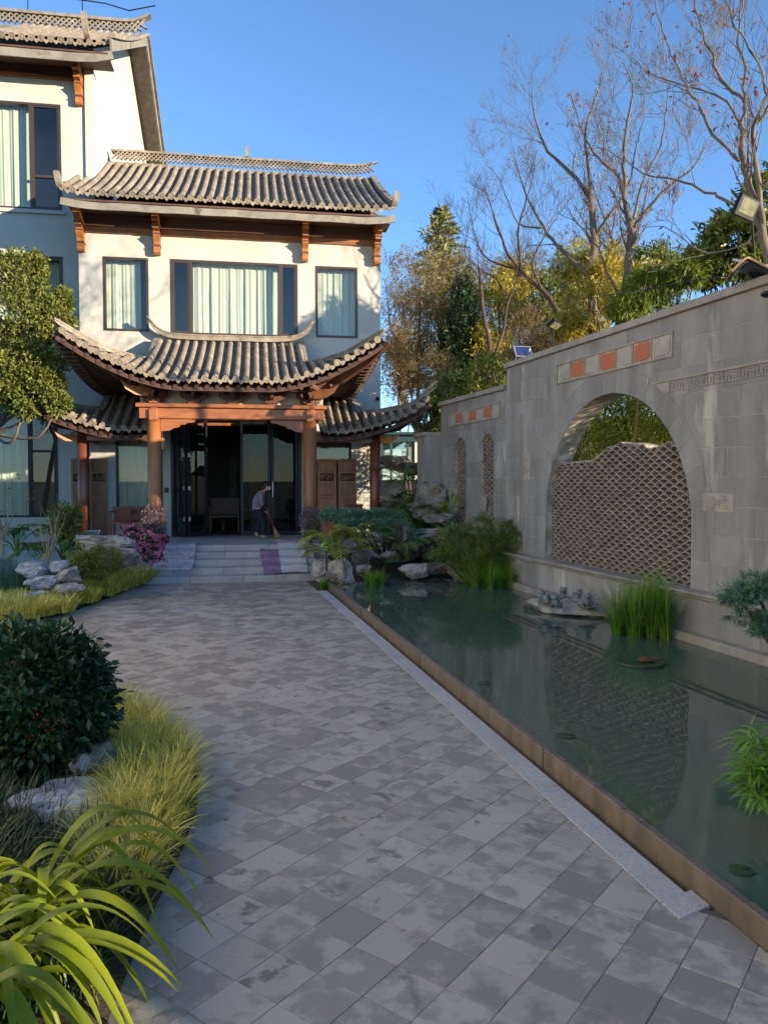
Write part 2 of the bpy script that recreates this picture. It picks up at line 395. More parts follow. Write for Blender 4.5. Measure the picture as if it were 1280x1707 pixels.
M['l_ever'] = leaf('leaf_evergreen', sr(104, 120, 56), c2=sr(134, 136, 66), rough=.35, trans=.2)
M['l_yellow'] = leaf('leaf_yellow', sr(186, 168, 62), c2=sr(154, 146, 62))
M['l_brown'] = leaf('leaf_brown', sr(150, 128, 88), c2=sr(124, 104, 74))
M['l_tan'] = leaf('leaf_tan', sr(168, 148, 88), c2=sr(142, 130, 76))
M['l_orange'] = leaf('leaf_orange', sr(168, 92, 46), c2=sr(150, 84, 56))
M['l_conifer'] = leaf('leaf_conifer', sr(150, 146, 84), c2=sr(116, 124, 74), trans=.1)
M['l_blue'] = leaf('leaf_blue_pine', sr(112, 146, 116), c2=sr(86, 120, 96), trans=.1)
M['l_fern'] = leaf('leaf_fern', sr(84, 116, 58), c2=sr(112, 136, 60), trans=.25)
M['l_philo'] = leaf('leaf_philodendron', sr(124, 146, 60), c2=sr(166, 166, 66), trans=.25, rough=.35, isl=.3)
M['l_bamboo'] = leaf('leaf_bamboo', sr(140, 148, 52), c2=sr(108, 126, 50))
M['l_papyrus'] = leaf('leaf_papyrus', sr(132, 156, 74), c2=sr(102, 130, 64), trans=.2)
M['grassgreen'] = leaf('grass_green', sr(130, 168, 56), c2=sr(98, 138, 48), trans=.3)
M['grassyellow'] = leaf('grass_yellow', sr(224, 213, 108), c2=sr(184, 182, 82), trans=.3, isl=.5, sc=3)
M['strap'] = leaf('leaf_strap', sr(160, 168, 38), c2=sr(126, 146, 46), trans=.55, rough=.36, isl=.2, spec=.5)
M['pink'] = leaf('petal_pink', sr(238, 156, 186), c2=sr(220, 118, 158), trans=.3)
M['mauve'] = leaf('petal_mauve', sr(150, 126, 130), c2=sr(126, 104, 108), trans=.15, isl=.25)
M['berry'] = mat('berry', sr(150, 40, 30), sr(110, 30, 26), 20, 3, rough=.35)
def water():
    m = bpy.data.materials.new('water'); m.use_nodes = True; nt = m.node_tree; N = nt.nodes; L = nt.links; N.clear()
    out = N.new('ShaderNodeOutputMaterial'); b = N.new('ShaderNodeBsdfPrincipled')
    b.inputs['Roughness'].default_value = .015; b.inputs['IOR'].default_value = 1.5; b.inputs['Specular IOR Level'].default_value = .5
    g = N.new('ShaderNodeNewGeometry'); n = N.new('ShaderNodeTexNoise'); n.inputs['Scale'].default_value = .7; n.inputs['Detail'].default_value = 6; L.new(g.outputs['Position'], n.inputs['Vector'])
    x = N.new('ShaderNodeMix'); x.data_type = 'RGBA'; L.new(n.outputs[0], x.inputs[0]); x.inputs[6].default_value = sr(66, 84, 72); x.inputs[7].default_value = sr(82, 102, 86); L.new(x.outputs[2], b.inputs['Base Color'])
    n2 = N.new('ShaderNodeTexNoise'); n2.inputs['Scale'].default_value = 4.0; n2.inputs['Detail'].default_value = 3; L.new(g.outputs['Position'], n2.inputs['Vector'])
    bp = N.new('ShaderNodeBump'); bp.inputs['Strength'].default_value = .05; bp.inputs['Distance'].default_value = .02; L.new(n2.outputs[0], bp.inputs['Height']); L.new(bp.outputs[0], b.inputs['Normal'])
    L.new(b.outputs[0], out.inputs[0]); return m
M['water'] = water()
def paving_mat():
    m = mat('paving_tile', sr(147, 137, 128), sr(177, 166, 154), 6.0, 4.0, .44, .57, .46, .2, 160, c3=sr(128, 119, 111), scale3=4.0, lo3=.62, hi3=.67, obj=.10, dist=.2, rough2=.72, cell=True)
    return m
M['paving'] = paving_mat()
M['joint'] = mat('paving_joint', sr(104, 97, 92), sr(80, 75, 72), 20, 4, rough=.95)
# ================================================================== SETTING: ground, paving, pond
def proj(p):
    x, y, z = p[0], p[1], p[2]-CAM_H; c, s = math.cos(PITCH), math.sin(PITCH)
    yy = y*c+z*s; zz = -y*s+z*c
    if yy < .05: return (-9999, -9999)
    return (640+F_PX*x/yy, 853.5-F_PX*zz/yy)
def inside(p, poly):
    r = False; n = len(poly)
    for i in range(n):
        a, b = poly[i], poly[i-1]
        if (a[1] > p[1]) != (b[1] > p[1]) and p[0] < (b[0]-a[0])*(p[1]-a[1])/(b[1]-a[1])+a[0]: r = not r
    return r
def clip(poly, a, n):        # keep the side where (p-a).n >= 0
    out = []
    for i in range(len(poly)):
        p, q = poly[i-1], poly[i]; dp = (p[0]-a[0])*n[0]+(p[1]-a[1])*n[1]; dq = (q[0]-a[0])*n[0]+(q[1]-a[1])*n[1]
        if dp*dq < 0:
            t = dp/(dp-dq); out.append((p[0]+(q[0]-p[0])*t, p[1]+(q[1]-p[1])*t))
        if dq >= 0: out.append(q)
    return out
g = MB(); g.add([(-900, -900, -.22), (900, -900, -.22), (900, 900, -.22), (-900, 900, -.22)], [(0, 1, 2, 3)])
g.build('ground', M['ground'], kind='structure')

K0, K1 = Vector((-1.19, 13.82)), Vector((1.31, 3.57))          # kerb, court side
KD = (K1-K0).normalized(); KN = Vector((KD.y, -KD.x))           # KN points away from the pond
if KN.x > 0: KN = -KN
WE0, WE1 = Vector((-0.905, 13.6)), Vector((1.63, 3.19)); WD = (WE1-WE0).normalized(); WNf = Vector((WD.y, -WD.x))
if WNf.x > 0: WNf = -WNf
def weir_at(y): return WE0.x + (WE1.x-WE0.x)*(y-WE0.y)/(WE1.y-WE0.y)
E2 = lambda px, py: (lambda q: (q.x, q.y))(atz(px, py, 0))
far_edge = [E2(*p) for p in ((-160, 1052), (0, 1042), (60, 1035), (110, 1024), (160, 1005), (205, 988), (258, 966))]
near_edge = [E2(*p) for p in ((-160, 1056), (0, 1066), (70, 1085), (130, 1108), (178, 1160), (235, 1195), (292, 1240), (332, 1290), (328, 1350), (308, 1410), (275, 1480), (245, 1540), (205, 1640), (180, 1707))] + [(-.55, 1.2), (-.5, -1)]
court = near_edge + [(weir_at(-1), -1), (weir_at(3.5), 3.5), (K1.x, K1.y), (K0.x, K0.y), (-1.3, 15.9), (-6.2, 15.0)] + far_edge[::-1]
pav = MB(); pav.add([(p[0], p[1], -.004) for p in court], [tuple(range(len(court)))])
PAV = pav.build('paving', M['joint'], kind='structure')
if PAV.data.polygons[0].normal.z < 0: PAV.data.flip_normals()
TS = .232; ang = math.radians(36.8); TA = Vector((math.sin(ang), math.cos(ang))); TB = Vector((math.cos(ang), -math.sin(ang)))
T0 = Vector(atz(530, 1622, 0)[:2])
rng = random.Random(3)
def tile_poly(c, h): return [(c.x+TA.x*a*h+TB.x*b*h, c.y+TA.y*a*h+TB.y*b*h) for a, b in ((-1, -1), (-1, 1), (1, 1), (1, -1))]
tiles = []
for i in range(-40, 80):
    for j in range(-60, 60):
        c = T0 + TA*(TS*(i+.5)) + TB*(TS*(j+.5))
        if not (-1 < c.y < 16.5 and -7 < c.x < 3): continue
        pts = tile_poly(c, TS*.5)
        if any(inside(p, court) for p in pts + [tuple(c)]):
            px = proj((c.x, c.y, 0))
            if -120 < px[0] < 1400 and px[1] < 1850: tiles.append((c.length, c))
tiles.sort(key=lambda t: t[0])
full = MB(); h = TS*.5-.0011
full.panel([(-h, -h), (h, -h), (h, h), (-h, h)], (0, 0, -.03), (1, 0, 0), (0, 1, 0), (0, 0, 1), .03, .0015)
tile_me = full.mesh('tile', M['paving'])
far_t = MB(); nobj = 0
lim_a, lim_n = (K0, KN)
for d, c in tiles:
    pl = tile_poly(c, h)
    cut = False
    if c.y > 3.45:
        q = clip(pl, tuple(K0+KN*.004), tuple(KN)); cut = len(q) != 4 or any((Vector(a)-Vector(b)).length > 1e-5 for a, b in zip(q, pl))
    else:
        q = clip(pl, tuple(WE0+WNf*.01), tuple(WNf)); cut = len(q) != 4 or any((Vector(a)-Vector(b)).length > 1e-5 for a, b in zip(q, pl))
    if cut:
        if len(q) < 3: continue
        ar = abs(sum(q[i-1][0]*q[i][1]-q[i][0]*q[i-1][1] for i in range(len(q))))/2
        if ar < .001: continue
    dz = rng.uniform(-.0012, .0012); tx, ty = rng.uniform(-.003, .003), rng.uniform(-.003, .003)
    if nobj < 300 and c.y > 1.3:
        nobj += 1
        if not cut:
            mtx = Matrix.Translation((c.x, c.y, dz)) @ Matrix.Rotation(math.pi/2-ang, 4, 'Z') @ Matrix.Rotation(tx, 4, 'X') @ Matrix.Rotation(ty, 4, 'Y')
            place('tile', tile_me, PAV, mtx)
        else:
            mb = MB(); mb.panel(q, (0, 0, -.03+dz), (1, 0, 0), (0, 1, 0), (0, 0, 1), .03, .002); mb.build('tile', M['paving'], PAV)
    else:
        far_t.panel(q if cut else pl, (0, 0, -.03+dz), (1, 0, 0), (0, 1, 0), (0, 0, 1), .03, .002)
far_t.build('far_tiles', M['paving'], PAV, kind='stuff')

# planting beds (soil)
def bed(name, poly, z=.05):
    mb = MB(); n = len(poly); cx = sum(p[0] for p in poly)/n; cy = sum(p[1] for p in poly)/n
    v = [(p[0], p[1], -.1) for p in poly]+[(p[0], p[1], .012) for p in poly]+[(p[0]+(cx-p[0])*.12, p[1]+(cy-p[1])*.12, z) for p in poly]
    f = [tuple(range(2*n, 3*n))]
    for k in (0, 1):
        for i in range(n): j = (i+1) % n; f.append((k*n+i, k*n+j, (k+1)*n+j, (k+1)*n+i))
    mb.add(v, f); o = mb.build(name, M['soil'], kind='structure')
    bm = bmesh.new(); bm.from_mesh(o.data); bmesh.ops.recalc_face_normals(bm, faces=bm.faces); bm.to_mesh(o.data); bm.free(); return o
bed('planting_bed', far_edge + [(-4.6, 15.4), (-6.0, 17.2), (-12, 16.5), (-12, far_edge[0][1])], .10)
bed('planting_bed', near_edge + [(-4, -1), (-9, near_edge[0][1])], .07)

# kerb of granite strips
kt = thing('kerb', 'pale granite kerb strip along the pond gutter', 'kerb', (K1.x, K1.y, 0))
KW = .165; klen = (K1-K0).length; n = 8
for i in range(n):
    a = K0+KD*(klen*i/n+.003); b = K0+KD*(klen*(i+1)/n-.003); nn = -KN*KW
    mb = MB(); mb.panel([tuple(a), tuple(b), tuple(b+nn), tuple(a+nn)], (0, 0, -.14), (1, 0, 0), (0, 1, 0), (0, 0, 1), .1445, .003); mb.build('kerb_stone', M['granite'], kt)
a = K1+KD*.004
q = [tuple(a), tuple(a+KD*.14+KN*.0), tuple(Vector((weir_at(a.y-.02), a.y-.02))+WNf*.012), tuple(Vector((weir_at(a.y+.12), a.y+.12))+WNf*.012)]
mb = MB(); mb.panel(q, (0, 0, -.14), (1, 0, 0), (0, 1, 0), (0, 0, 1), .1435, .003); mb.build('kerb_stone', M['granite'], kt)
# weir wall that holds the water
wt = thing('pond_edge', 'brown water-stained stone edge wall of the pond', 'pond edge', (WE1.x, WE1.y, -.2))
wa = WE0 - WD*.6; wl = 15.2; n = 15
for i in range(n):
    a = wa+WD*(wl*i/n+.002); b = wa+WD*(wl*(i+1)/n-.002); t = -WNf*.055
    j = (i % 3-1)*.003
    mb = MB(); mb.panel([tuple(a+WNf*j), tuple(b+WNf*j), tuple(b+t), tuple(a+t)], (0, 0, -.21), (1, 0, 0), (0, 1, 0), (0, 0, 1), .33+(i % 2)*.004, .006); mb.build('edge_slab', M['weir'], wt)
# water sheet
wf = [WL.wld((u, .06, 0)) for u in (-12, 10)]
a0 = wa-WNf*.03; a1 = wa+WD*wl-WNf*.03
wb = MB(); wb.add([(a0.x, a0.y, .098), (a1.x, a1.y, .098), (wf[1].x, wf[1].y, .098), (wf[0].x, wf[0].y, .098)], [(0, 1, 2, 3)])
wb.build('pond_water', M['water'], kind='structure')

# ================================================================== STONE WALL
WT = thing('stone_wall', 'long grey stone garden wall with arched opening beside the pond', 'wall', (-6, .3, 0), WL)
FY, TH = .25, .35                 # front of the cladding, wall thickness
Z0, ZT, ZT2, US = .69, 4.05, 3.67, -6.76
UF, UN = -10.25, 4.0
OPEN = [(-3.385, 1.845, 1.385), (-9.065, .335, 2.565), (-7.64, .31, 2.59)]      # centre, radius, springing height
# opening invented in the unseen wall beside the camera to light strap leaves
SUN_GAP = []
def ztop(u): return ZT if u > US else ZT2
def za(u, ring=0.0):
    for k, (uc, R, zs) in enumerate(OPEN):
        r = R + (ring if k == 0 else 0)
        if abs(u-uc) < r-1e-9: return zs+math.sqrt(max(0, r*r-(u-uc)**2))
    return None
core = MB()
us = {UF, US, UN}
for uc, R, zs in OPEN:
    for k in range(33): us.add(uc-R*math.cos(math.pi*k/32))
us = sorted(us)
cy0, cy1 = FY+.003, FY+TH
for i in range(len(us)-1):
    u0, u1 = us[i], us[i+1]; um = (u0+u1)/2; zt = ztop(um)
    o = [q for q in OPEN if abs(um-q[0]) < q[1]]
    if not o:
        core.add([(u0, cy0, 0), (u1, cy0, 0), (u1, cy0, zt), (u0, cy0, zt)], [(0, 1, 2, 3)]); core.add([(u0, cy1, 0), (u1, cy1, 0), (u1, cy1, zt), (u0, cy1, zt)], [(3, 2, 1, 0)])
    else:
        uc, R, zs = o[0]; f = lambda u: zs+math.sqrt(max(0, R*R-(u-uc)**2)); a, b = f(u0), f(u1)
        for y, rv in ((cy0, 0), (cy1, 1)):
            fc = (0, 1, 2, 3) if not rv else (3, 2, 1, 0)
            core.add([(u0, y, a), (u1, y, b), (u1, y, zt), (u0, y, zt)], [fc]); core.add([(u0, y, 0), (u1, y, 0), (u1, y, Z0), (u0, y, Z0)], [fc])
        core.add([(u0, FY+.004, a), (u1, FY+.004, b), (u1, cy1, b), (u0, cy1, a)], [(0, 3, 2, 1)])       # soffit of the arch
        core.add([(u0, cy0, Z0), (u1, cy0, Z0), (u1, cy1, Z0), (u0, cy1, Z0)], [(0, 1, 2, 3)])
for uc, R, zs in OPEN:
    for sg in (-1, 1):
        u = uc+sg*R; q = [(u, FY+.004, Z0), (u, cy1, Z0), (u, cy1, zs), (u, FY+.004, zs)]
        core.add(q, [(0, 1, 2, 3) if sg < 0 else (3, 2, 1, 0)])
core.add([(UF, cy0, 0), (UF, cy1, 0), (UF, cy1, ZT2), (UF, cy0, ZT2)], [(3, 2, 1, 0)])
core.add([(UN, cy0, 0), (UN, cy1, 0), (UN, cy1, ZT), (UN, cy0, ZT)], [(0, 1, 2, 3)])
core.add([(US, cy0, ZT2), (US, cy1, ZT2), (US, cy1, ZT), (US, cy0, ZT)], [(3, 2, 1, 0)])
core.build('wall_core', M['mortar'], WT)
# cladding blocks
RW = .33
rng = random.Random(11)
def clad(u0, u1, z0, z1):
    g = .0034; u0 += g; u1 -= g; z0 += g; z1 -= g
    hit = [k for k, (uc, R, zs) in enumerate(OPEN) if u1 > uc-(R+(RW if k == 0 else 0)) and u0 < uc+(R+(RW if k == 0 else 0)) and z0 < zs+R+(RW if k == 0 else 0)]
    if not hit: return [[(u0, z0), (u1, z0), (u1, z1), (u0, z1)]]
    k = hit[0]; uc, R, zs = OPEN[k]; r = R+(RW if k == 0 else .0)+g
    out = []
    for s in (-1, 1):                          # left and right of the opening's axis
        a, b = (max(u0, -99), min(u1, uc)) if s < 0 else (max(u0, uc), u1)
        if b-a < 1e-4: continue
        def f(u):
            d = abs(u-uc)
            return None if d >= r else zs+math.sqrt(r*r-d*d)
        bot, N = [], 40
        for i in range(N+1):
            u = a+(b-a)*i/N; z = f(u)
            if z is None: bot.append((u, z0))
            elif z < z1-.004: bot.append((u, max(z0, z)))
        e = uc+s*r
        if a < e < b:
            if zs < z1-.004: bot += [(e, max(z0, zs))]
            bot += [(e, z0)]
        if len(bot) < 2: continue
        if s < 0: bot.sort(key=lambda p: (p[0], p[1]))
        else: bot.sort(key=lambda p: (p[0], -p[1]))
        # simplify straight runs
        sp = [bot[0]]
        for i in range(1, len(bot)-1):
            if abs(bot[i][1]-sp[-1][1]) < 1e-6 and abs(bot[i+1][1]-bot[i][1]) < 1e-6: continue
            if (Vector(bot[i])-Vector(sp[-1])).length > 1e-4: sp.append(bot[i])
        sp.append(bot[-1])
        if sp[-1][0]-sp[0][0] < .02: continue
        out.append(sp+[(sp[-1][0], z1), (sp[0][0], z1)])
    if len(out) == 2 and abs(out[0][-2][0]-out[1][-1][0]) < .01:      # joined over the crown
        A, B = out; out = [A[:-2]+B[:-2]+[(B[-2][0], z1), (A[-1][0], z1)]]
        m = []
        for p in out[0]:
            if not m or (Vector(p)-Vector(m[-1])).length > 1e-4: m.append(p)
        out = [m]
    return out
nc = 10; ch = (ZT-Z0)/nc
nblk = 0
for r in range(nc):
    z0, z1 = Z0+r*ch, Z0+(r+1)*ch
    u = UF - rng.uniform(0, .6)
    while u < 4.0:
        L = rng.choice([.62, .78, .95, 1.1]); a, b = max(u, UF), min(u+L, 4.0); u += L
        if b-a < .15: continue
        segs = [(a, b)]
        if a < US < b: segs = [(a, US), (US, b)]
        for (p, q) in segs:
            zz = min(z1, ZT2) if q <= US+1e-6 else z1
            if zz-z0 < .05 or q-p < .05: continue
            for poly in clad(p, q, z0, zz):
                mb = MB(); d = rng.uniform(-.002, .0025)
                mb.panel(poly, (0, FY+.031, 0), (1, 0, 0), (0, 0, 1), (0, -1, 0), .033+d*.6, .002); mb.build('stone_block', M['stone'], WT); nblk += 1
P_ = WL.loc((-1.15, 2.5, .36)); sd = WL.loc(WL.o+SUN_DIR); t_ = (FY-P_.y)/sd.y; wu, wz = P_.x+sd.x*t_, .36+SUN_DIR.z*t_
mb = MB(); rect_holes(mb, 4.0, 13.0, 0, ZT, [(wu-.62, wu+.40, wz-.45, wz+.34)], FY, FY+TH); mb.build('near_stretch', M['stone'], WT)  # hole placed on the sun line so a beam reaches the strap leaves
# voussoirs and jamb stones of the big arch
uc, R, zs = OPEN[0]
def ringpt(r, t):            # t: length parameter: 0..1 jamb left, 1..2 arc, 2..3 jamb right
    if t <= 1: return (uc-r, Z0+(zs-Z0)*t)
    if t >= 2: return (uc+r, zs+(Z0-zs)*(t-2))
    a = math.pi*(2-t); return (uc+r*math.cos(a), zs+r*math.sin(a))
cuts = [0, .5, 1] + [1+i/17 for i in range(1, 17)] + [2, 2.5, 3]
for i in range(len(cuts)-1):
    t0, t1 = cuts[i]+.0004*(1 if i else 0), cuts[i+1]-.0004; k = 5
    inn = [ringpt(R, t0+(t1-t0)*j/k) for j in range(k+1)]; ou = [ringpt(R+RW, t0+(t1-t0)*j/k) for j in range(k+1)]
    if cuts[i+1] <= 1 or cuts[i] >= 2: inn, ou = [inn[0], inn[-1]], [ou[0], ou[-1]]
    mb = MB(); mb.panel(inn+ou[::-1], (0, FY+.031, 0), (1, 0, 0), (0, 0, 1), (0, -1, 0), .0335, .0012); mb.build('arch_stone', M['stone'], WT)
# plinth, ledge, foot, coping
for nm, y0, y1, z0, z1, seg, mt in (('plinth_slab', .13, .30, .0, .618, 1.25, 'stone'), ('ledge_slab', .03, .285, .655, .69, 1.6, 'stonetrim'), ('ledge_moulding', .075, .29, .615, .654, 2.4, 'stonetrim'), ('foot_slab', 0.0, .2, -.1, .2, 1.4, 'stonetrim')):
    u = UF
    while u < 6:
        e = min(u+seg, 6)
        mb = MB(); mb.cbox(u+.002, e-.002, y0, y1, z0, z1, .008); mb.build(nm, M[mt], WT); u = e
u = UF-.06
for (a, b, z) in ((UF-.06, US-.05, ZT2), (US-.05, 13.0, ZT)):
    u = a
    while u < b-.01:
        e = min(u+1.5, b)
        mb = MB(); mb.cbox(u+.002, e-.002, FY-.06, FY+TH+.06, z+.001, z+.095, .008)
        if e < 5 or True: mb.build('coping_slab', M['stonetrim'], WT)
        u = e
# rows of inset panels
def inset_row(u0, u1, z0, z1, n):
    y = FY-.004
    mb = MB()
    for (a, b, c, d) in ((u0-.03, u1+.03, z1, z1+.025), (u0-.03, u1+.03, z0-.025, z0), (u0-.03, u0, z0, z1), (u1, u1+.03, z0, z1)): mb.box(a, b, y-.02, y+.01, c, d)
    for i in range(1, n): x = u0+(u1-u0)*i/n; mb.box(x-.012, x+.012, y-.016, y+.01, z0, z1)
    mb.build('panel_frame', M['stonetrim'], WT)
    mb = MB(); mb.box(u0, u1, y-.0015, y+.01, z0, z1); mb.build('panel_recess', M['mortar'], WT)
    w = (u1-u0)/n
    for i in range(n):
        a, b = u0+w*i+.03, u0+w*(i+1)-.03; c, d = z0+.022, z1-.022; r = .045; pl = []
        for (cx, cz, t0) in ((b-r, d-r, 0), (a+r, d-r, 1), (a+r, c+r, 2), (b-r, c+r, 3)):
            for k in range(4): t = math.pi/2*(t0+k/3); pl.append((cx+r*math.cos(t), cz+r*math.sin(t)))
        mb = MB(); mb.panel(pl, (0, y+.002, 0), (1, 0, 0), (0, 0, 1), (0, -1, 0), .012, .005)
        o = mb.build('orange_panel' if i % 2 else 'grey_panel', M['terracotta'] if i % 2 else M['stonepale'], WT)
        if i % 2: o['label'] = 'orange terracotta inset panel'
inset_row(-4.85, -1.96, 3.56, 3.83, 7)
inset_row(-9.68, -7.06, 3.20, 3.44, 7)
# key-pattern frieze
mb = MB(); y = FY-.004
mb.box(-2.32, 4, y-.022, y+.01, 3.235, 3.262); mb.build('frieze_moulding', M['stonetrim'], WT)
mb = MB(); z0, hgt, bw = 3.105, .115, .012
def bar(x0, x1, a, b): mb.box(x0, x1, y-.012, y+.01, z0+a, z0+b)
u = -2.0; W = .27
while u < 3.5:
    bar(u, u+W, 0, bw); bar(u, u+W*.62, hgt-bw, hgt)
    bar(u, u+bw, 0, hgt*.68); bar(u+bw, u+W*.42, hgt*.68-bw, hgt*.68); bar(u+W*.42-bw, u+W*.42, hgt*.32, hgt*.68-bw); bar(u+W*.2, u+W*.42-bw, hgt*.32, hgt*.32+bw)
    bar(u+W*.62-bw, u+W*.62, hgt*.25, hgt-bw); bar(u+W*.62, u+W*.86, hgt*.25, hgt*.25+bw); bar(u+W*.86-bw, u+W*.86, hgt*.25+bw, hgt*.72); bar(u+W*.74, u+W, hgt*.72, hgt*.72+bw)
    u += W
mb.build('key_frieze', M['stonetrim'], WT)
mb = MB(); mb.prism([(-2.30, 3.235), (-2.0, 3.235), (-2.0, 3.10), (-2.08, 3.09)], (0, y+.01, 0), (1, 0, 0), (0, 0, 1), (0, -1, 0), .014); mb.build('frieze_end', M['stonepale'], WT)
# carved plaques with curling clouds
def plaque(u0, u1, z0, z1, seed, k):
    r = random.Random(seed)
    mb = MB(); mb.panel([(u0, z0), (u1, z0), (u1, z1), (u0, z1)], (0, FY+.01, 0), (1, 0, 0), (0, 0, 1), (0, -1, 0), .018, .004); o = mb.build('carved_plaque', M['stonepale'], WT)
    mb = MB()
    for i in range(k):
        cx, cz = r.uniform(u0+.05, u1-.05), r.uniform(z0+.04, z1-.04); R0 = r.uniform(.03, .055); ph = r.uniform(0, 6); sg = r.choice((-1, 1))
        pts = []
        for j in range(18):
            t = j/17; rr = R0*(1-.8*t); a = ph+sg*t*9
            pts.append((min(u1-.01, max(u0+.01, cx+rr*math.cos(a)*1.3)), FY-.01, min(z1-.01, max(z0+.01, cz+rr*math.sin(a)))))
        mb.tube(pts, .009, 5)
    mb.build('relief', M['stonepale'], o)
plaque(-1.33, -.83, 1.63, 1.84, 4, 16)
q0, q1 = WL.at(872, 800, -FY), WL.at(882, 760, -FY)
plaque(q0.x, q1.x+.03, q0.z, q1.z+.05, 5, 12)
q = WL.at(868, 690, -FY)
mb = MB()
mb.box(q.x, q.x+.02, FY-.014, FY+.01, .95, q.z); mb.box(q.x+.02, q.x+.11, FY-.014, FY+.01, q.z-.02, q.z); mb.box(q.x+.09, q.x+.11, FY-.014, FY+.01, .95, q.z-.02)
mb.build('slot_moulding', M['stonetrim'], WT)

# tile screens (each curved tile a piece)
def arc_tile_mesh(w, rise, th, dep, mt, name='screen_tile', n=7):
    mb = MB(); R_ = (w*w/4+rise*rise)/(2*rise); c = rise-R_; a0 = math.asin(min(1, (w/2)/R_)); v = []; f = []
    for k in range(n+1):
        a = -a0+2*a0*k/n
        for (rr, y) in ((R_, 0), (R_-th, 0), (R_, dep), (R_-th, dep)): v.append((rr*math.sin(a), y, c+rr*math.cos(a)))
    for k in range(n):
        b = 4*k; f += [(b, b+1, b+5, b+4), (b, b+4, b+6, b+2), (b+1, b+3, b+7, b+5)]
    f += [(0, 2, 3, 1), (4*n, 4*n+1, 4*n+3, 4*n+2)]
    mb.add(v, f); return mb.mesh(name, mt)
TW, TP = .2, .051
tme = arc_tile_mesh(TW*1.02, .062, .013, .16, M['screentile'])
prof_px = [(905, 782), (920, 774), (985, 768), (1005, 752), (1030, 740), (1055, 739), (1072, 743), (1084, 755), (1100, 742), (1118, 740), (1140, 752), (1155, 775)]
PU, PZ = zip(*[(lambda q: (q.x, q.z))(WL.at(x, y_, -(FY+.10))) for x, y_ in prof_px])
def screen(uc, R, zs, topf, dep_f, near_list, label):
    sp = place('tile_screen', None, WT); sp.empty_display_size = .1
    out = []
    nrow = int((zs+R-Z0)/TP)+1
    for j in range(nrow):
        z = Z0+j*TP; off = 0 if j % 2 else .5
        k0 = int(-R/TW)-2
        for k in range(k0, -k0+1):
            u = uc+(k+off)*TW
            rr = R-.012
            lim = rr if z < zs else math.sqrt(max(0, rr*rr-(z+.03-zs)**2))
            if abs(u-uc) > lim+TW*.35: continue
            if z > topf(u)-.03: continue
            uu = max(uc-lim+TW*.30, min(uc+lim-TW*.30, u)); sc = 1.0
            if abs(uu-u) > .001: sc = max(.35, (lim-abs(u-uc)+TW/2)/TW); uu = uc+math.copysign(lim-TW*sc/2, u-uc)
            out.append((uu, dep_f(uu, z), z, sc))
    return sp, out
def dep1(u, z):
    ridge = .045*math.exp(-((u+2.15)/.42)**2)*max(0, min(1, (z-1.0)/1.2)) + .03*math.exp(-((u+3.2)/.5)**2)*max(0, min(1, (z-.8)/1.4))
    return FY+.105-ridge
sp, A = screen(*OPEN[0], lambda u: interp(u, PU, PZ), dep1, None, '')
A.sort(key=lambda t: -t[0]); rest = MB()
def bake(mbx, me, m4):
    vs = [m4 @ v.co for v in me.vertices]; mbx.add(vs, [tuple(p.vertices) for p in me.polygons])
for i, (u, y_, z, sc) in enumerate(A):
    m4 = Matrix.Translation((u, y_, z)) @ Matrix.Diagonal((sc, 1, 1, 1))
    if i < 300: place('screen_tile', tme, sp, m4)
    else: bake(rest, tme, m4)
spn = []
for k in (1, 2):
    s2, B_ = screen(*OPEN[k], lambda u: 9, lambda u, z: FY+.05, None, '')
    for (u, y_, z, sc) in B_: bake(rest, tme, Matrix.Translation((u, y_, z)) @ Matrix.Diagonal((sc, 1, 1, 1)))
    bpy.data.objects.remove(s2)
rest.build('far_screen_tiles', M['screentile'], WT, kind='stuff')
# mortar capping on the wavy top of the screen
mb = MB(); pts = []
for i in range(40):
    u = uc-R+.02+(2*R-.04)*i/39; pts.append((u, FY+.22, interp(u, PU, PZ)+.012))
mb.sweep(pts, .2, .025, side=(0, 1, 0)); mb.build('screen_cap', M['screentile'], WT)
bk = []
for i in range(40): u = uc-R+.01+(2*R-.02)*i/39; bk.append((u, interp(u, PU, PZ)-.02))
mb = MB(); mb.prism([(uc-R+.01, Z0+.002), (uc+R-.01, Z0+.002)]+bk[::-1], (0, FY+.262, 0), (1, 0, 0), (0, 0, 1), (0, 1, 0), .05); mb.build('screen_backing', M['screentile'], WT)
for k in (1, 2):
    u_, r_, z_ = OPEN[k]; mb = MB(); mb.box(u_-r_-.05, u_+r_+.05, FY+.25, FY+.27, Z0, z_+r_+.05); mb.build('screen_backing', M['screentile'], WT)
# dark stone end pier beyond the wall, and its cap
pt = thing('end_pier', 'dark grey stone pier with pale cap at far end of the wall', 'pier', (-10.9, .4, 0), WL)
a = HS  # pier is square to the wall
mb = MB(); mb.box(-10.85, -10.27, -.12, .5, 0, 3.0); mb.build('pier_body', M['stone'], pt)
mb = MB(); mb.cbox(-10.92, -10.262, -.18, .56, 3.0, 3.09, .01); mb.build('pier_cap', M['stonepale'], pt)
mb = MB()
mb.box(-10.78, -10.34, -.128, -.10, 2.3, 2.9); mb.build('pier_panel', M['stone'], pt)
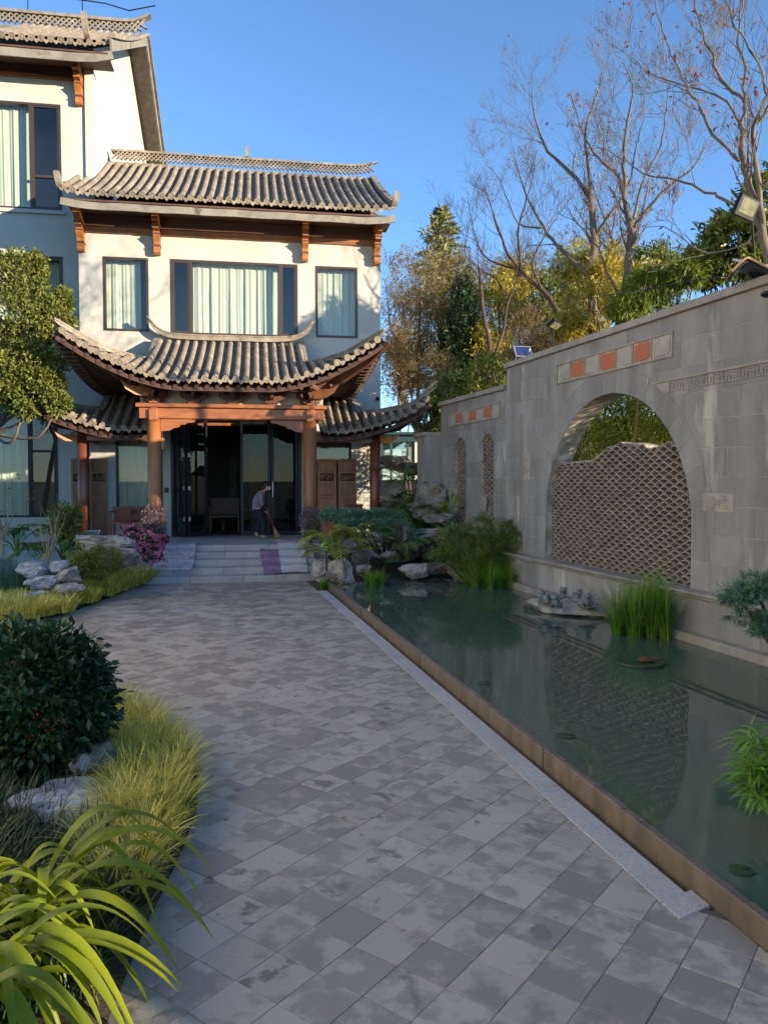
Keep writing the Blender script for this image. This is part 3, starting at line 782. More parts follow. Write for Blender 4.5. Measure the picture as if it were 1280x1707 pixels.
# ================================================================== HOUSE (frame HS: u along facade, y=-v, z up)
def hp(u, v, z): return (u, -v, z)
def half_tile(L, r, mt, name='roof_tile', cap=False, n=8, taper=.965, th=.0):
    mb = MB(); v = []; f = []
    ss = [(0, r), (.12*L, r*1.0), (.12*L, r*.97), (L, r*taper)]
    for (x, rr) in ss:
        for k in range(n+1):
            a = math.pi*k/n; v.append((rr*math.cos(a), x, rr*math.sin(a)*1.05))
    for i in range(len(ss)-1):
        for k in range(n): b = i*(n+1)+k; f.append((b, b+1, b+n+2, b+n+1)[::-1])
    f.append(tuple(range(n+1)))
    mb.add(v, f)
    if cap:                                  # round eave end with rim and boss
        m = 14
        for (y0, y1, r0, r1) in ((-.028, 0, r*1.12, r*1.12), (-.028, -.028, r*.86, r*1.12), (-.02, -.028, r*.80, r*.86)):
            ring = [(r0*math.cos(2*math.pi*k/m), y0, r0*math.sin(2*math.pi*k/m)) for k in range(m)]+[(r1*math.cos(2*math.pi*k/m), y1, r1*math.sin(2*math.pi*k/m)) for k in range(m)]
            mb.add(ring, [(k, (k+1) % m, m+(k+1) % m, m+k) for k in range(m)])
        mb.add([(r*.80*math.cos(2*math.pi*k/m), -.02, r*.80*math.sin(2*math.pi*k/m)) for k in range(m)], [tuple(range(m))])
        mb.ell((0, -.02, 0), (r*.42, .012, r*.42), 8, 4)
    me = mb.mesh(name, mt); 
    bm = bmesh.new(); bm.from_mesh(me); bmesh.ops.recalc_face_normals(bm, faces=bm.faces[:]); bm.to_mesh(me); bm.free()
    return me
def drip_mesh(w, mt):
    mb = MB(); n = 8; pl = []
    for k in range(n+1): t = -1+2*k/n; pl.append((t*w/2, -.035*(1-t*t)))
    low = [(w*.42, -.03), (w*.25, -.085), (0, -.125), (-w*.25, -.085), (-w*.42, -.03)]
    mb.prism(pl+low, (0, 0, 0), (1, 0, 0), (0, 0, 1), (0, -1, 0), .018); return mb.mesh('drip_tile', mt)
def roof_cover(root, S, cols, nt, r, tq=None, drips=True, pan_n=12):
    """S(u,q): q=0 eave..1 top; cols: list of u; nt(u): number of cover tiles up the column"""
    me = half_tile(1.0, r, M['rooftile']); mc = half_tile(1.0, r, M['rooftile'], 'eave_tile', True)
    for ci, u in enumerate(cols):
        n = max(1, nt(u))
        for j in range(n):
            p0, p1 = Vector(S(u, j/n)), Vector(S(u, (j+1)/n)); d = p1-p0; L = d.length; d.normalize()
            x = Vector((1, 0, 0)); x = (x-d*x.dot(d)).normalized(); z = x.cross(d)
            p0 = p0 + z*(.012*(j % 2)*0 + .02)
            if j == 0:
                sc = Matrix.Diagonal((1, 1, 1, 1))
                o = place('eave_tile', mc, root, axes(p0, x, d, z) @ Matrix.Diagonal((1, L*1.04, 1, 1)))
            else: o = place('roof_tile', me, root, axes(p0, x, d, z) @ Matrix.Diagonal((1, L*1.06, 1, 1)))
    pan = MB()
    for ci in range(len(cols)-1):
        u0, u1 = cols[ci], cols[ci+1]; um = (u0+u1)/2
        n = max(2, int(pan_n*nt(um)/max(1, max(nt(c) for c in cols))))
        for j in range(n):
            q0, q1 = j/n, (j+1)/n; v = []
            for (q, dz) in ((q0, .03), (q1, .004)):
                for k in range(5):
                    t = k/4; uu = u0+(u1-u0)*t; p = Vector(S(uu, q)); v.append((p.x, p.y, p.z+dz-.05*(1-(2*t-1)**2)+.02))
            for k in range(5): p = v[k]; v.append((p[0], p[1], p[2]-.03))
            f = [(k, k+1, 6+k, 5+k) for k in range(4)]+[(10+k, 11+k, k+1, k) for k in range(4)]
            pan.add(v, f)
    pan.build('pan_tiles', M['pantile'], root, kind='stuff')
    if drips:
        dm = drip_mesh((cols[1]-cols[0])*.8, M['rooftile'])
        for ci in range(len(cols)-1):
            um = (cols[ci]+cols[ci+1])/2; p = S(um, 0)
            place('drip_tile', dm, root, loc=(p[0], p[1]+.005, p[2]+.03))
def lattice(mb, x0, x1, y, z0, z1, cell, th, dep, zoff=None):
    """pierced ridge: two families of slanting bars between rails"""
    zo = zoff or (lambda x: 0)
    h = z1-z0; n = int((x1-x0)/cell)+1
    for i in range(-2, n+1):
        for sg in (1, -1):
            a = x0+i*cell; b = a+sg*h
            if sg < 0: a += h; b = a-h
            if min(a, b) < x0-1e-6 or max(a, b) > x1+1e-6: continue
            d = Vector((b-a, 0, h)).normalized(); nn = Vector((-d.z, 0, d.x))*th/2
            k = 3
            for j in range(k):
                A = Vector((a+(b-a)*j/k, 0, z0+h*j/k)); B = Vector((a+(b-a)*(j+1)/k, 0, z0+h*(j+1)/k))
                A.z += zo(A.x); B.z += zo(B.x); yo = y+(0 if sg > 0 else .012)
                vs = [A-nn, B-nn, B+nn, A+nn]
                mb.add([(q.x, yo, q.z) for q in vs]+[(q.x, yo+dep, q.z) for q in vs], [(0, 1, 2, 3), (7, 6, 5, 4), (0, 4, 5, 1), (2, 6, 7, 3)])
def window_unit(root, u0, u1, z0, z1, v, mull=(), trans=(), curt=True, curt_mat='curtain', fr='frame', cur_rng=None, seed=1, gl='glass'):
    y = -v; w = .055
    win = MB(); win.box(u0, u1, y-.015, y+.10, z0, z0+w); win.box(u0, u1, y-.015, y+.10, z1-w, z1); win.box(u0, u0+w, y-.015, y+.10, z0+w, z1-w); win.box(u1-w, u1, y-.015, y+.10, z0+w, z1-w)
    W = win.build('window', M[fr], root)
    f = MB(); has = False
    for m in mull: f.box(m-.035, m+.035, y-.012, y+.09, z0+w, z1-w); has = True
    for (a, b, z) in trans: f.box(a, b, y-.008, y+.085, z-.03, z+.03); has = True
    if has: f.build('mullion', M[fr], W)
    edges = [u0+w]+[m for m in mull]+[u1-w]
    for i in range(len(edges)-1):
        a, b = edges[i]+(.035 if i else 0), edges[i+1]-(.035 if i < len(edges)-2 else 0)
        p = MB(); t = random.Random(seed+i).uniform(-.004, .004)
        p.add([(a, y+.03+t, z0+w), (b, y+.03-t, z0+w), (b, y+.03-t, z1-w), (a, y+.03+t, z1-w)], [(0, 1, 2, 3)]); p.build('pane', M[gl], W)
        if mull and i != len(edges)//2-1 and len(edges) > 2 and (b-a) < 1.2:      # opening casement: inner sash frame
            s = MB(); k = .035
            s.box(a, b, y+.0, y+.06, z0+w, z0+w+k); s.box(a, b, y+.0, y+.06, z1-w-k, z1-w); s.box(a, a+k, y+.0, y+.06, z0+w+k, z1-w-k); s.box(b-k, b, y+.0, y+.06, z0+w+k, z1-w-k); s.build('sash', M[fr], W)
    if curt:
        c = MB(); r = random.Random(seed); a, b = cur_rng or (u0+.02, u1-.02); n = int((b-a)/.02)
        ph = r.uniform(0, 6); v_ = []
        for k in range(n+1):
            x = a+(b-a)*k/n
            d = .016*math.sin(x*34+ph+2.1*math.sin(x*4.3+ph))+.010*math.sin(x*67+ph*2+1.7*math.sin(x*7))+.012*math.sin(x*15+ph)
            v_ += [(x, y+.24+d*.6, z1+.02), (x, y+.25+d, (z0+z1)/2), (x+.01*math.sin(x*9), y+.25+d*1.15, z0-.05)]
        c.add(v_, [q for k in range(n) for q in ((3*k, 3*k+3, 3*k+4, 3*k+1), (3*k+1, 3*k+4, 3*k+5, 3*k+2))])
        c.build('curtain', M[curt_mat], W, smooth=True)
    b = MB()                                  # shallow dark room behind
    y0, y1 = y+.12, y+1.3
    b.add([(u0-.1, y1, z0-.1), (u1+.1, y1, z0-.1), (u1+.1, y1, z1+.1), (u0-.1, y1, z1+.1), (u0-.1, y0+.16, z0-.1), (u1+.1, y0+.16, z0-.1), (u1+.1, y0+.16, z1+.1), (u0-.1, y0+.16, z1+.1)],
          [(0, 1, 2, 3), (4, 5, 1, 0), (2, 6, 7, 3), (4, 0, 3, 7), (1, 5, 6, 2)]); b.build('room_recess', M['room'], W)
    return W

# ---------------- main block
UL, UR = -3.51, 3.81
H = thing('house', 'white plastered two-storey house with grey tiled roof and three upper windows', 'house', (.15, 0, 0), HS)
DOOR = (-1.42, 1.77, .6, 3.56)
WU = [(-2.95, -1.90, 5.61, 7.38), (-1.38, 1.71, 5.57, 7.39), (2.16, 3.22, 5.60, 7.38)]
WG = [(-2.72, -1.62, 1.05, 3.0), (2.02, 3.05, 1.0, 2.95)]
hw = MB(); rect_holes(hw, UL, UR, 0, 8.6, [DOOR]+WU+WG, 0, .22)
hw.box(UL, UL+.22, .22, 9.0, 0, 8.6); hw.box(UR-.22, UR, .22, 9.0, 0, 8.6)
# gable above the right side wall
hw.prism([(.0, 8.6), (5.6, 8.6), (2.8, 10.75)], (UR-.2, 0, 0), (0, 1, 0), (0, 0, 1), (1, 0, 0), .19)
hw.box(UL+.22, UR-.22, 8.78, 9.0, 0, 8.6)
hw.build('wall', M['plaster'], H)
fl = MB(); fl.box(UL+.22, UR-.22, .22, 8.78, 4.2, 4.4); fl.build('upper_floor', M['room'], H)
window_unit(H, *WU[0], 0, seed=3, cur_rng=(-2.93, -2.12))
window_unit(H, *WU[1], 0, mull=(-.90, 1.27), seed=5, cur_rng=(-.86, 1.22))
window_unit(H, *WU[2], 0, seed=8)
window_unit(H, *WG[0], 0, seed=9, fr='doorframe')
window_unit(H, *WG[1], 0, seed=12, fr='doorframe', curt_mat='curtain2')
# band under the eaves and its moulding
b = MB(); b.box(UL-.02, UR-.02, -.05, .0, 8.06, 8.62); b.build('eave_board', M['woodband'], H)
b = MB(); b.box(UL-.02, UR-.02, -.085, .0, 7.97, 8.058); b.box(UL-.02, UR-.02, -.065, .0, 7.93, 7.969); b.build('board_moulding', M['wood'], H)
# soffit
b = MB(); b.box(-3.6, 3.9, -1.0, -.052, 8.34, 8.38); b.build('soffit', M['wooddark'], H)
prof = [(0, 7.45), (.15, 7.45), (.19, 7.49), (.19, 7.62), (.15, 7.645), (.19, 7.67), (.20, 7.74), (.30, 7.86), (.30, 7.92), (.27, 7.93), (.27, 7.96), (.42, 8.0), (.42, 8.08), (.39, 8.09), (.39, 8.12), (.58, 8.15), (.58, 8.23), (.55, 8.24), (.8, 8.27), (.8, 8.345), (0, 8.345)]
for u in (-3.43, -1.67, 1.89, 3.70):
    b = MB(); b.prism([(-p[0], p[1]) for p in prof], (u-.075, 0, 0), (0, 1, 0), (0, 0, 1), (1, 0, 0), .15)
    br = b.build('eave_bracket', M['bracket'], H)
    for (q, d, z) in ((.09, .205, 7.625), (.088, .32, 7.885), (.088, .44, 8.045)): b = MB(); b.box(u-q, u+q, -d, -.0, z, z+.032); b.build('bracket_band', M['wooddark'], br)
# main roof
EV, EZ, RV, RZ = 1.02, 8.52, -2.55, 10.56
def S_main(u, q):
    top = 1.0
    if u < -3.22: q = q*.46
    return (u, -(EV+(RV-EV)*q), EZ+(RZ-EZ)*(.86*q+.14*q*q)+.07*max(0, (abs(u-.15)-3.2)/.6)**2*(1-q))
RF = MB(); nn = 20
v = []
for i in range(nn+1):
    q = i/nn
    for u in (-3.2, 3.95): p = S_main(u, q); v.append((p[0], p[1], p[2]-.03))
RF.add(v, [(2*i, 2*i+1, 2*i+3, 2*i+2) for i in range(nn)])
v2 = [(-3.2, -RV+.05, RZ-.05), (3.95, -RV+.05, RZ-.05), (3.95, 6.1, 8.4), (-3.2, 6.1, 8.4)]; RF.add(v2, [(0, 1, 2, 3)])
p0, p1 = S_main(-3.6, 0), S_main(-3.6, 1); RF.add([(-3.66, p0[1], p0[2]-.03), (-3.19, p0[1], p0[2]-.03), (-3.19, p1[1], p1[2]-.03), (-3.66, p1[1], p1[2]-.03)], [(0, 1, 2, 3)])
ROOF = RF.build('roof', M['pantile'], H)
cols = [-3.62+.2172*i for i in range(37)]
cols = [c for c in cols if c < 3.99]
roof_cover(ROOF, S_main, cols, lambda u: 5 if u < -3.22 else 9, .066, pan_n=20)
b = MB(); pts = [(-3.66+7.66*i/24, -EV+.03, 8.315+.03*math.sin(i*1.7)*.2+.07*max(0, (abs(-3.66+7.66*i/24-.15)-3.2)/.6)**2) for i in range(25)]
b.sweep(pts, .04, .16, side=(0, 1, 0)); b.build('fascia', M['fascia'], ROOF)
# pierced ridge with upturned end
rz = lambda x: .15*max(0, (x-3.2)/.9)**2.0
b = MB(); lattice(b, -3.15, 4.05, -RV-.12, RZ+.11, RZ+.37, .115, .022, .09, rz); b.build('ridge_lattice', M['ridge'], ROOF)
for (zz, hh, ww, nm) in ((RZ+.02, .09, .28, 'ridge_base'), (RZ+.37, .055, .26, 'ridge_cap')):
    b = MB(); e = 4.05 if nm == 'ridge_base' else 4.14; n = 30
    pts = [(-3.15+(e+3.15)*i/n, -RV, zz+(rz(-3.15+(e+3.15)*i/n) if nm == 'ridge_cap' else rz(-3.15+(e+3.15)*i/n)*.35)) for i in range(n+1)]
    b.sweep(pts, [ww*(1 if i < n-3 else 1-.22*(i-n+3)) for i in range(n+1)], [hh*(1 if i < n-3 else 1-.2*(i-n+3)) for i in range(n+1)], side=(0, 1, 0)); b.build(nm, M['ridge'], ROOF)
b = MB(); x = .45; b.box(x-.05, x+.05, -RV-.06, -RV+.06, RZ+.425, RZ+.46); b.prism([(-.035, 0), (.04, 0), (.05, .08), (.03, .17), (.06, .24), (.0, .3), (-.03, .22), (-.05, .1)], (x, -RV-.03, RZ+.46), (1, 0, 0), (0, 0, 1), (0, 1, 0), .06); b.build('ridge_finial', M['ridge'], ROOF)
# verge trim right, eave horns
b = MB(); b.sweep([tuple(Vector(S_main(3.97, q/12))+Vector((0.02, 0, .06))) for q in range(13)], .15, .08, side=(1, 0, 0)); b.build('verge_ridge', M['ridge'], ROOF)
for sx, ux in ((-1, -3.64), (1, 3.96)):
    b = MB(); pts = [(ux, -EV+.5, EZ+.40), (ux, -EV+.25, EZ+.22), (ux+sx*.02, -EV+.05, EZ+.16), (ux+sx*.05, -EV-.05, EZ+.26), (ux+sx*.08, -EV-.08, EZ+.42)]
    b.sweep(catmull(pts, 4), [.13]*16+[.05], [.10]*12+[.09, .08, .07, .06, .03], side=(1, 0, 0)); b.build('eave_horn', M['ridge'], ROOF)
b = MB(); b.box(3.72, 3.9, -.985, -.3, 8.2, 8.3); b.build('eave_return', M['fascia'], ROOF)
# small camera on the wall
b = MB(); q = HS.at(630, 665, 0); b.ell((q.x-.02, -.08, q.z), (.05, .06, .05)); b.tube([(q.x-.02, 0, q.z+.03), (q.x-.02, -.06, q.z+.02)], .015); b.build('security_camera', M['doorframe'], H)
b = MB(); q = HS.at(278, 817, 0); b.box(q.x-.05, q.x+.05, -.02, 0, q.z-.06, q.z+.06); b.build('switch_plate', M['doorframe'], H)

# ---------------- folding door
df = MB(); a, b_, z0, z1 = DOOR
df.box(a, a+.07, -.04, .14, z0, z1); df.box(b_-.07, b_, -.04, .14, z0, z1); df.box(a+.07, b_-.07, -.04, .14, z1-.09, z1); df.box(a+.07, b_-.07, -.03, .14, z0, z0+.03)
DF = df.build('door_frame', M['doorframe'], H)
def door_leaf(p0, p1, handle=None, hinge=()):
    p0, p1 = Vector((p0[0], -p0[1], 0)), Vector((p1[0], -p1[1], 0)); d = (p1-p0); L = d.length; d.normalize(); nrm = Vector((d.y, -d.x, 0))
    m4 = axes(p0, d, -nrm, (0, 0, 1))
    w = .062; t = .055; za_, zb = .635, 3.46
    mb = MB(); mb.box(0, w, -t/2, t/2, za_, zb); mb.box(L-w, L, -t/2, t/2, za_, zb); mb.box(w, L-w, -t/2, t/2, za_, za_+.08); mb.box(w, L-w, -t/2, t/2, zb-.07, zb)
    o = place('door_leaf', mb.mesh('door_leaf', M['doorframe']), H, m4)
    mb = MB(); mb.add([(w, 0, za_+.08), (L-w, 0, za_+.08), (L-w, 0, zb-.07), (w, 0, zb-.07)], [(0, 1, 2, 3)]); mb.build('pane', M['glassdoor'], o)
    if handle is not None:
        mb = MB(); mb.tube([(handle, -.04, 1.55), (handle, -.075, 1.58), (handle, -.075, 1.95), (handle, -.04, 1.98)], .013, 6); mb.build('handle', M['steel'], o)
    for hx in hinge:
        mb = MB()
        for hz in (1.0, 1.75, 2.55): mb.box(hx-.012, hx+.03, -.05, .04, hz, hz+.1)
        mb.build('hinge', M['steel'], o)
door_leaf((-1.34, .02), (-1.02, .50), hinge=(.53,)); door_leaf((-.99, .50), (-.55, .03), hinge=(0.02,))
door_leaf((.27, .02), (1.0, .02)); door_leaf((1.03, .02), (1.69, .02), handle=.03)
q = MB(); q.box(a+.07, b_-.07, .15, .20, 3.36, 3.46); q.build('door_lintel', M['woodbeam'], H)
# room inside
rm = MB(); y0, y1 = .24, 7.6; q0, q1 = HS.at(381, 800, -7.6), HS.at(396, 722, -7.6); q2, q3 = HS.at(381, 832, -7.6), HS.at(396, 760, -7.6)
hz = [(q0.x, q1.x, HS.at(384, 746, -7.6).z, q1.z), (q2.x, q3.x, q2.z, q3.z)]
rect_holes(rm, UL+.23, UR-.23, .59, 4.19, hz, y1, y1+.1)
rm.box(UL+.22, UL+.3, y0, y1, .59, 4.19); rm.box(UR-.3, UR-.22, y0, y1, .59, 4.19)
rm.build('hall_wall', M['room'], H)
rm = MB(); rm.box(UL+.3, UR-.3, -.02, y1, .5, .6); rm.build('hall_floor', M['wooddark'], H)
cu = MB(); 
for (a, b_) in ((.45, 1.15), (-.95, -.75)):
    n = 40; v = []
    for k in range(n+1): x = a+(b_-a)*k/n; d = .05*math.sin(x*34)+.02*math.sin(x*61); v += [(x, 4.0+d, 3.6), (x, 4.0+d, .7)]
    cu.add(v, [(2*k, 2*k+2, 2*k+3, 2*k+1) for k in range(n)])
cu.build('hall_curtain', M['curtain2'], H)

# ---------------- three-storey wing on the left
G = thing('house_wing', 'tall white wing with third-floor window left of the main house', 'house', (-6, .9, 0), HS)
WV = -.9; WU1 = -3.27; WUL = -9.5
gw = MB(); wins = [(-6.4, -4.07, 8.69, 11.29), (-6.4, -4.08, 4.9, 7.57), (-6.6, -4.28, 1.06, 3.66)]
rect_holes(gw, WUL, WU1-.22, 0, 12.6, wins, .9, 1.12)
gw.box(WU1-.22, WU1, .9, 1.12, 0, 12.6)
gw.box(WU1-.22, WU1, 1.12, 12.9, 0, 12.6); gw.prism([(.95, 12.6), (12.9, 12.6), (12.9, 12.9), (6.9, 16.1), (.95, 12.75)], (WU1-.22, 0, 0), (0, 1, 0), (0, 0, 1), (1, 0, 0), .21)
gw.box(WU1-.21, WU1+.0, .83, .899, 8.6, 12.4)       # corner pilaster
gw.build('wall', M['plaster'], G)
window_unit(G, *wins[0], WV, mull=(-4.78,), trans=((-4.745, -4.12, 9.52),), seed=21, cur_rng=(-6.38, -4.85))
window_unit(G, *wins[1], WV, mull=(-4.55,), seed=25)
window_unit(G, *wins[2], WV, mull=(-4.95,), trans=((-4.915, -4.33, 2.72),), seed=28, fr='doorframe', cur_rng=(-6.58, -5.0))
b = MB(); b.box(-6.5, -3.99, .84, .9, 8.60, 8.69); b.build('window_sill', M['plaster'], G)
b = MB(); b.box(WUL, WU1-.25, .85, .9, 11.95, 12.5); b.build('eave_board', M['woodband'], G)
b = MB(); b.box(WUL, WU1-.25, .83, .9, 11.88, 11.948); b.build('board_moulding', M['wood'], G)
for u in (-3.61, -7.0):
    b = MB(); b.prism([(.9-p[0]*.9, p[1]+3.83) for p in prof], (u-.075, 0, 0), (0, 1, 0), (0, 0, 1), (1, 0, 0), .15); br = b.build('eave_bracket', M['bracket'], G)
    for (q, d, z) in ((.09, .71, 11.455), (.088, .61, 11.715)): b = MB(); b.box(u-q, u+q, d, .9, z, z+.032); b.build('bracket_band', M['wooddark'], br)
b = MB(); b.box(WUL, WU1+.5, .02, .83, 12.16, 12.2); b.build('soffit', M['wooddark'], G)
WE, WZ, WR, WRZ = -.02, 12.38, -6.2, 16.0
def S_wing(u, q): return (u, -(WE+(WR-WE)*q), WZ+(WRZ-WZ)*(.88*q+.12*q*q)+.12*max(0, (u+3.4)/.7)**2*(1-q))
RF = MB(); v = []
for i in range(nn+1):
    for u in (WUL, WU1+.6): p = S_wing(u, i/nn); v.append((p[0], p[1], p[2]-.03))
RF.add(v, [(2*i, 2*i+1, 2*i+3, 2*i+2) for i in range(nn)]); RF.add([(WUL, 6.2, 15.97), (WU1+.6, 6.2, 15.97), (WU1+.6, 13.3, 12.3), (WUL, 13.3, 12.3)], [(0, 1, 2, 3)])
WRF = RF.build('roof', M['pantile'], G)
cols = [WU1+.52-.2172*i for i in range(17)][::-1]
roof_cover(WRF, S_wing, cols, lambda u: 12, .066, pan_n=14)
b = MB(); pts = [(WUL+(WU1+.58-WUL)*i/16, -WE+.03, 12.14+.12*max(0, (WUL+(WU1+.58-WUL)*i/16+3.4)/.7)**2) for i in range(17)]; b.sweep(pts, .04, .2, side=(0, 1, 0))
b.sweep([(WU1+.58, .03, 12.24), (WU1+.58, 1.3, 12.95), (WU1+.58, 6.2, 15.72), (WU1+.58, 13.2, 12.1)], .05, .26, side=(1, 0, 0)); b.build('fascia', M['fascia'], WRF)
b = MB(); b.sweep([tuple(Vector(S_wing(WU1+.6, q/12))+Vector((0.0, 0, .05))) for q in range(13)]+[(WU1+.6, 13.2, 12.45)], .16, .09, side=(1, 0, 0)); b.build('verge_ridge', M['ridge'], WRF)
rz2 = lambda x: .28*max(0, (x+3.4)/.9)**2
b = MB(); lattice(b, WUL, WU1+.6, 6.12, 16.05, 16.42, .17, .035, .12, rz2); b.build('ridge_lattice', M['ridge'], WRF)
for (zz, hh, nm, e) in ((15.92, .13, 'ridge_base', WU1+.6), (16.42, .09, 'ridge_cap', WU1+.72)):
    b = MB(); n = 24; pts = [(WUL+(e-WUL)*i/n, 6.2, zz+(rz2(WUL+(e-WUL)*i/n) if nm == 'ridge_cap' else .4*rz2(WUL+(e-WUL)*i/n))) for i in range(n+1)]
    b.sweep(pts, .26, [hh*(1 if i < n-2 else 1-.25*(i-n+2)) for i in range(n+1)], side=(0, 1, 0)); b.build(nm, M['ridge'], WRF)
b = MB(); pts = [(WU1+.05, .55, 12.78), (WU1+.05, .2, 12.6), (WU1+.03, .0, 12.62), (WU1+.0, -.06, 12.85), (WU1-.02, -.08, 13.05)]; b.sweep(catmull(pts, 4), .13, [.12]*13+[.1, .09, .07, .03], side=(1, 0, 0)); b.build('eave_horn', M['ridge'], WRF)
b = MB(); b.tube([(WUL, 6.2, 17.0), (-5.5, 6.2, 16.98), (-3.9, 6.2, 16.9), (-3.2, 6.2, 16.75), (-2.4, 6.2, 16.98)], .02, 5)
for u in (-8, -6.2, -4.6): b.tube([(u, 6.2, 16.45), (u, 6.2, 16.98)], .015, 5)
b.build('lightning_wire', M['doorframe'], WRF)
# ================================================================== TERRACE AND STEPS
TZ = .6
TR = thing('terrace', 'grey granite terrace with five steps in front of the house door', 'terrace', (.1, -2.8, 0), HS)
xs = [-4.3, -3.1, -1.92, -.98, -.02, .94, 1.87, 3.0, 4.3]
for i in range(len(xs)-1):
    for (y0, y1) in ((-2.80, -1.85), (-1.85, -.9), (-.9, .0)):
        b = MB(); b.cbox(xs[i]+.002, xs[i+1]-.002, y0+.002, y1-.002, .0 if y0 < -2.7 else .4, TZ-((i*7+int(-y0*3)) % 3)*.0008, .006); b.build('terrace_slab', M['granitestep'], TR)
tread = .39
for k in range(4):
    z1 = .48-.12*k; y1 = -2.80-tread*k; y0 = y1-tread
    xs2 = [-1.92, -.62 if k % 2 else -.98, .40 if k % 2 else .0, 1.05, 1.87]
    for i in range(len(xs2)-1):
        b = MB(); b.cbox(xs2[i]+.002, xs2[i+1]-.002, y0-.02, y1-.001, -.1, z1-(i % 2)*.001, .008); b.build('step_stone', M['granitestep'], TR)

# ================================================================== PORCHES
def column(root, u, v, z0, z1, r, mt, base=True):
    mb = MB(); mb.lathe([(r, z0), (r*1.01, z0+.8), (r*.97, z1)], (u, -v, 0), 20); c = mb.build('column', M[mt], root, smooth=True)
    if base:
        mb = MB(); mb.lathe([(r*1.35, z0-.16), (r*1.5, z0-.12), (r*1.55, z0-.05), (r*1.3, z0+.01), (r*.5, z0+.012)], (u, -v, 0), 20); mb.build('column_base', M['granite'], c, smooth=True)
    return c
def dougong(mb, u, v, z, s=1.0, diag=0):
    R_ = Matrix.Rotation(diag, 3, 'Z')
    def bx(x0, x1, y0, y1, z0, z1):
        t = MB().box(x0*s, x1*s, y0*s, y1*s, z0*s, z1*s); mb.add([(R_ @ Vector(q)) + Vector((u, -v, z)) for q in t.v], t.f)
    def arm(L, ax, z0, off=0):
        pl = [(-L, .06), (-L, .11), (L, .11), (L, .06), (L-.07, .015), (L-.13, 0), (-L+.13, 0), (-L+.07, .015)]
        t = MB()
        if ax == 'x': t.prism(pl, (0, off-.035, z0), (1, 0, 0), (0, 0, 1), (0, 1, 0), .07)
        else: t.prism(pl, (-.035, off, z0), (0, 1, 0), (0, 0, 1), (1, 0, 0), .07)
        mb.add([(R_ @ (Vector(q)*s)) + Vector((u, -v, z)) for q in t.v], t.f)
    bx(-.11, .11, -.11, .11, 0, .04); bx(-.14, .14, -.14, .14, .04, .10)
    arm(.30, 'x', .10); arm(.34, 'y', .10)
    for x in (-.24, .24): bx(x-.06, x+.06, -.06, .06, .215, .27)
    for y in (-.28, 0, .28): bx(-.06, .06, y-.06, y+.06, .212, .27)
    arm(.42, 'x', .27); arm(.30, 'x', .27, -.28); arm(.55, 'y', .275)
    for x in (-.36, .36): bx(x-.06, x+.06, -.06, .06, .385, .43)
    for x in (-.24, 0, .24): bx(x-.06, x+.06, -.34, -.22, .385, .43)
def porch_roof(root, S, cols, nt, r, hipdefs, eave_u, pan_n):
    RF = MB(); us = np.linspace(eave_u[0], eave_u[1], 60); n = 12; v = []
    for u in us:
        for i in range(n+1): p = S(u, i/n); v.append((p[0], p[1], p[2]-.025))
    RF.add(v, [((n+1)*a+i, (n+1)*(a+1)+i, (n+1)*(a+1)+i+1, (n+1)*a+i+1) for a in range(59) for i in range(n)])
    o = RF.build('roof', M['pantile'], root)
    roof_cover(o, S, cols, nt, r, pan_n=pan_n)
    us2 = np.linspace(eave_u[0], eave_u[1], 50)
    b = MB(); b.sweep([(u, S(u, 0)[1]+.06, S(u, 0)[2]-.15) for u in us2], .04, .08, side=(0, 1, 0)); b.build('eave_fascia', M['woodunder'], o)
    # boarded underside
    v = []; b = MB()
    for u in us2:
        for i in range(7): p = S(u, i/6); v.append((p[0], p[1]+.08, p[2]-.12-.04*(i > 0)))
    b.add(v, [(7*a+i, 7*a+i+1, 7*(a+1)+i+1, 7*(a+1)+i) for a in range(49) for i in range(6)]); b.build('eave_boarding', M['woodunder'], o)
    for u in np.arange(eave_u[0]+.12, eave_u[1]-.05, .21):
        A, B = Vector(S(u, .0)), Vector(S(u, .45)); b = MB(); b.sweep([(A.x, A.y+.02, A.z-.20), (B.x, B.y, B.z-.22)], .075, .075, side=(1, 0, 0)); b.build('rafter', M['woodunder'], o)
    for pts, w0, h0 in hipdefs:
        P = catmull(pts, 5); m = len(P)
        b = MB(); b.sweep([tuple(p) for p in P], [w0*(1 if i > 4 else .45+.14*i) for i in range(m)], [h0*(1 if i > 5 else .35+.13*i) for i in range(m)]); hr = b.build('hip_ridge', M['ridge'], o)
        b = MB(); b.sweep([tuple(p+Vector((0, 0, h0*(1 if i > 5 else .35+.13*i)))) for i, p in enumerate(P)], [w0*1.25*(1 if i > 4 else .45+.14*i) for i in range(m)], .03); b.build('ridge_cap', M['ridge'], hr)
    return o

# ---- entrance porch
PC = .15
PT = thing('entrance_porch', 'timber entrance porch with upswept grey tiled roof above the steps', 'porch', (PC, -2.6, TZ), HS)
U0 = .05; HWD = 3.25; GC = 1.74
def e_z(d): return 4.05+.95*(max(0, abs(d)-.9)/2.35)**1.75
def S_porch(u, q):
    d = u-U0; ve = 3.42+.16*(abs(d)/HWD)**3; ze = e_z(d)
    if abs(d) <= GC:
        vt, zt = .12, 5.36
        v_ = ve+(vt-ve)*q; z = ze+(zt-ze)*(.72*q+.28*q*q)
    else:
        f = min(1, (abs(d)-GC)/(HWD-GC)); vt = 1.7+(ve-.06-1.7)*f; zt = 4.66+.38*max(0, (f-.35)/.65)**2
        zt = max(zt, ze+.03); v_ = ve+(vt-ve)*q; z = ze+(zt-ze)*(.85*q+.15*q*q)
    return (u, -v_, z)
cols = [U0-HWD+.10+.2*0 for _ in range(0)]
nc_ = 30; cols = [U0-HWD+.12+(2*HWD-.24)*i/nc_ for i in range(nc_+1)]
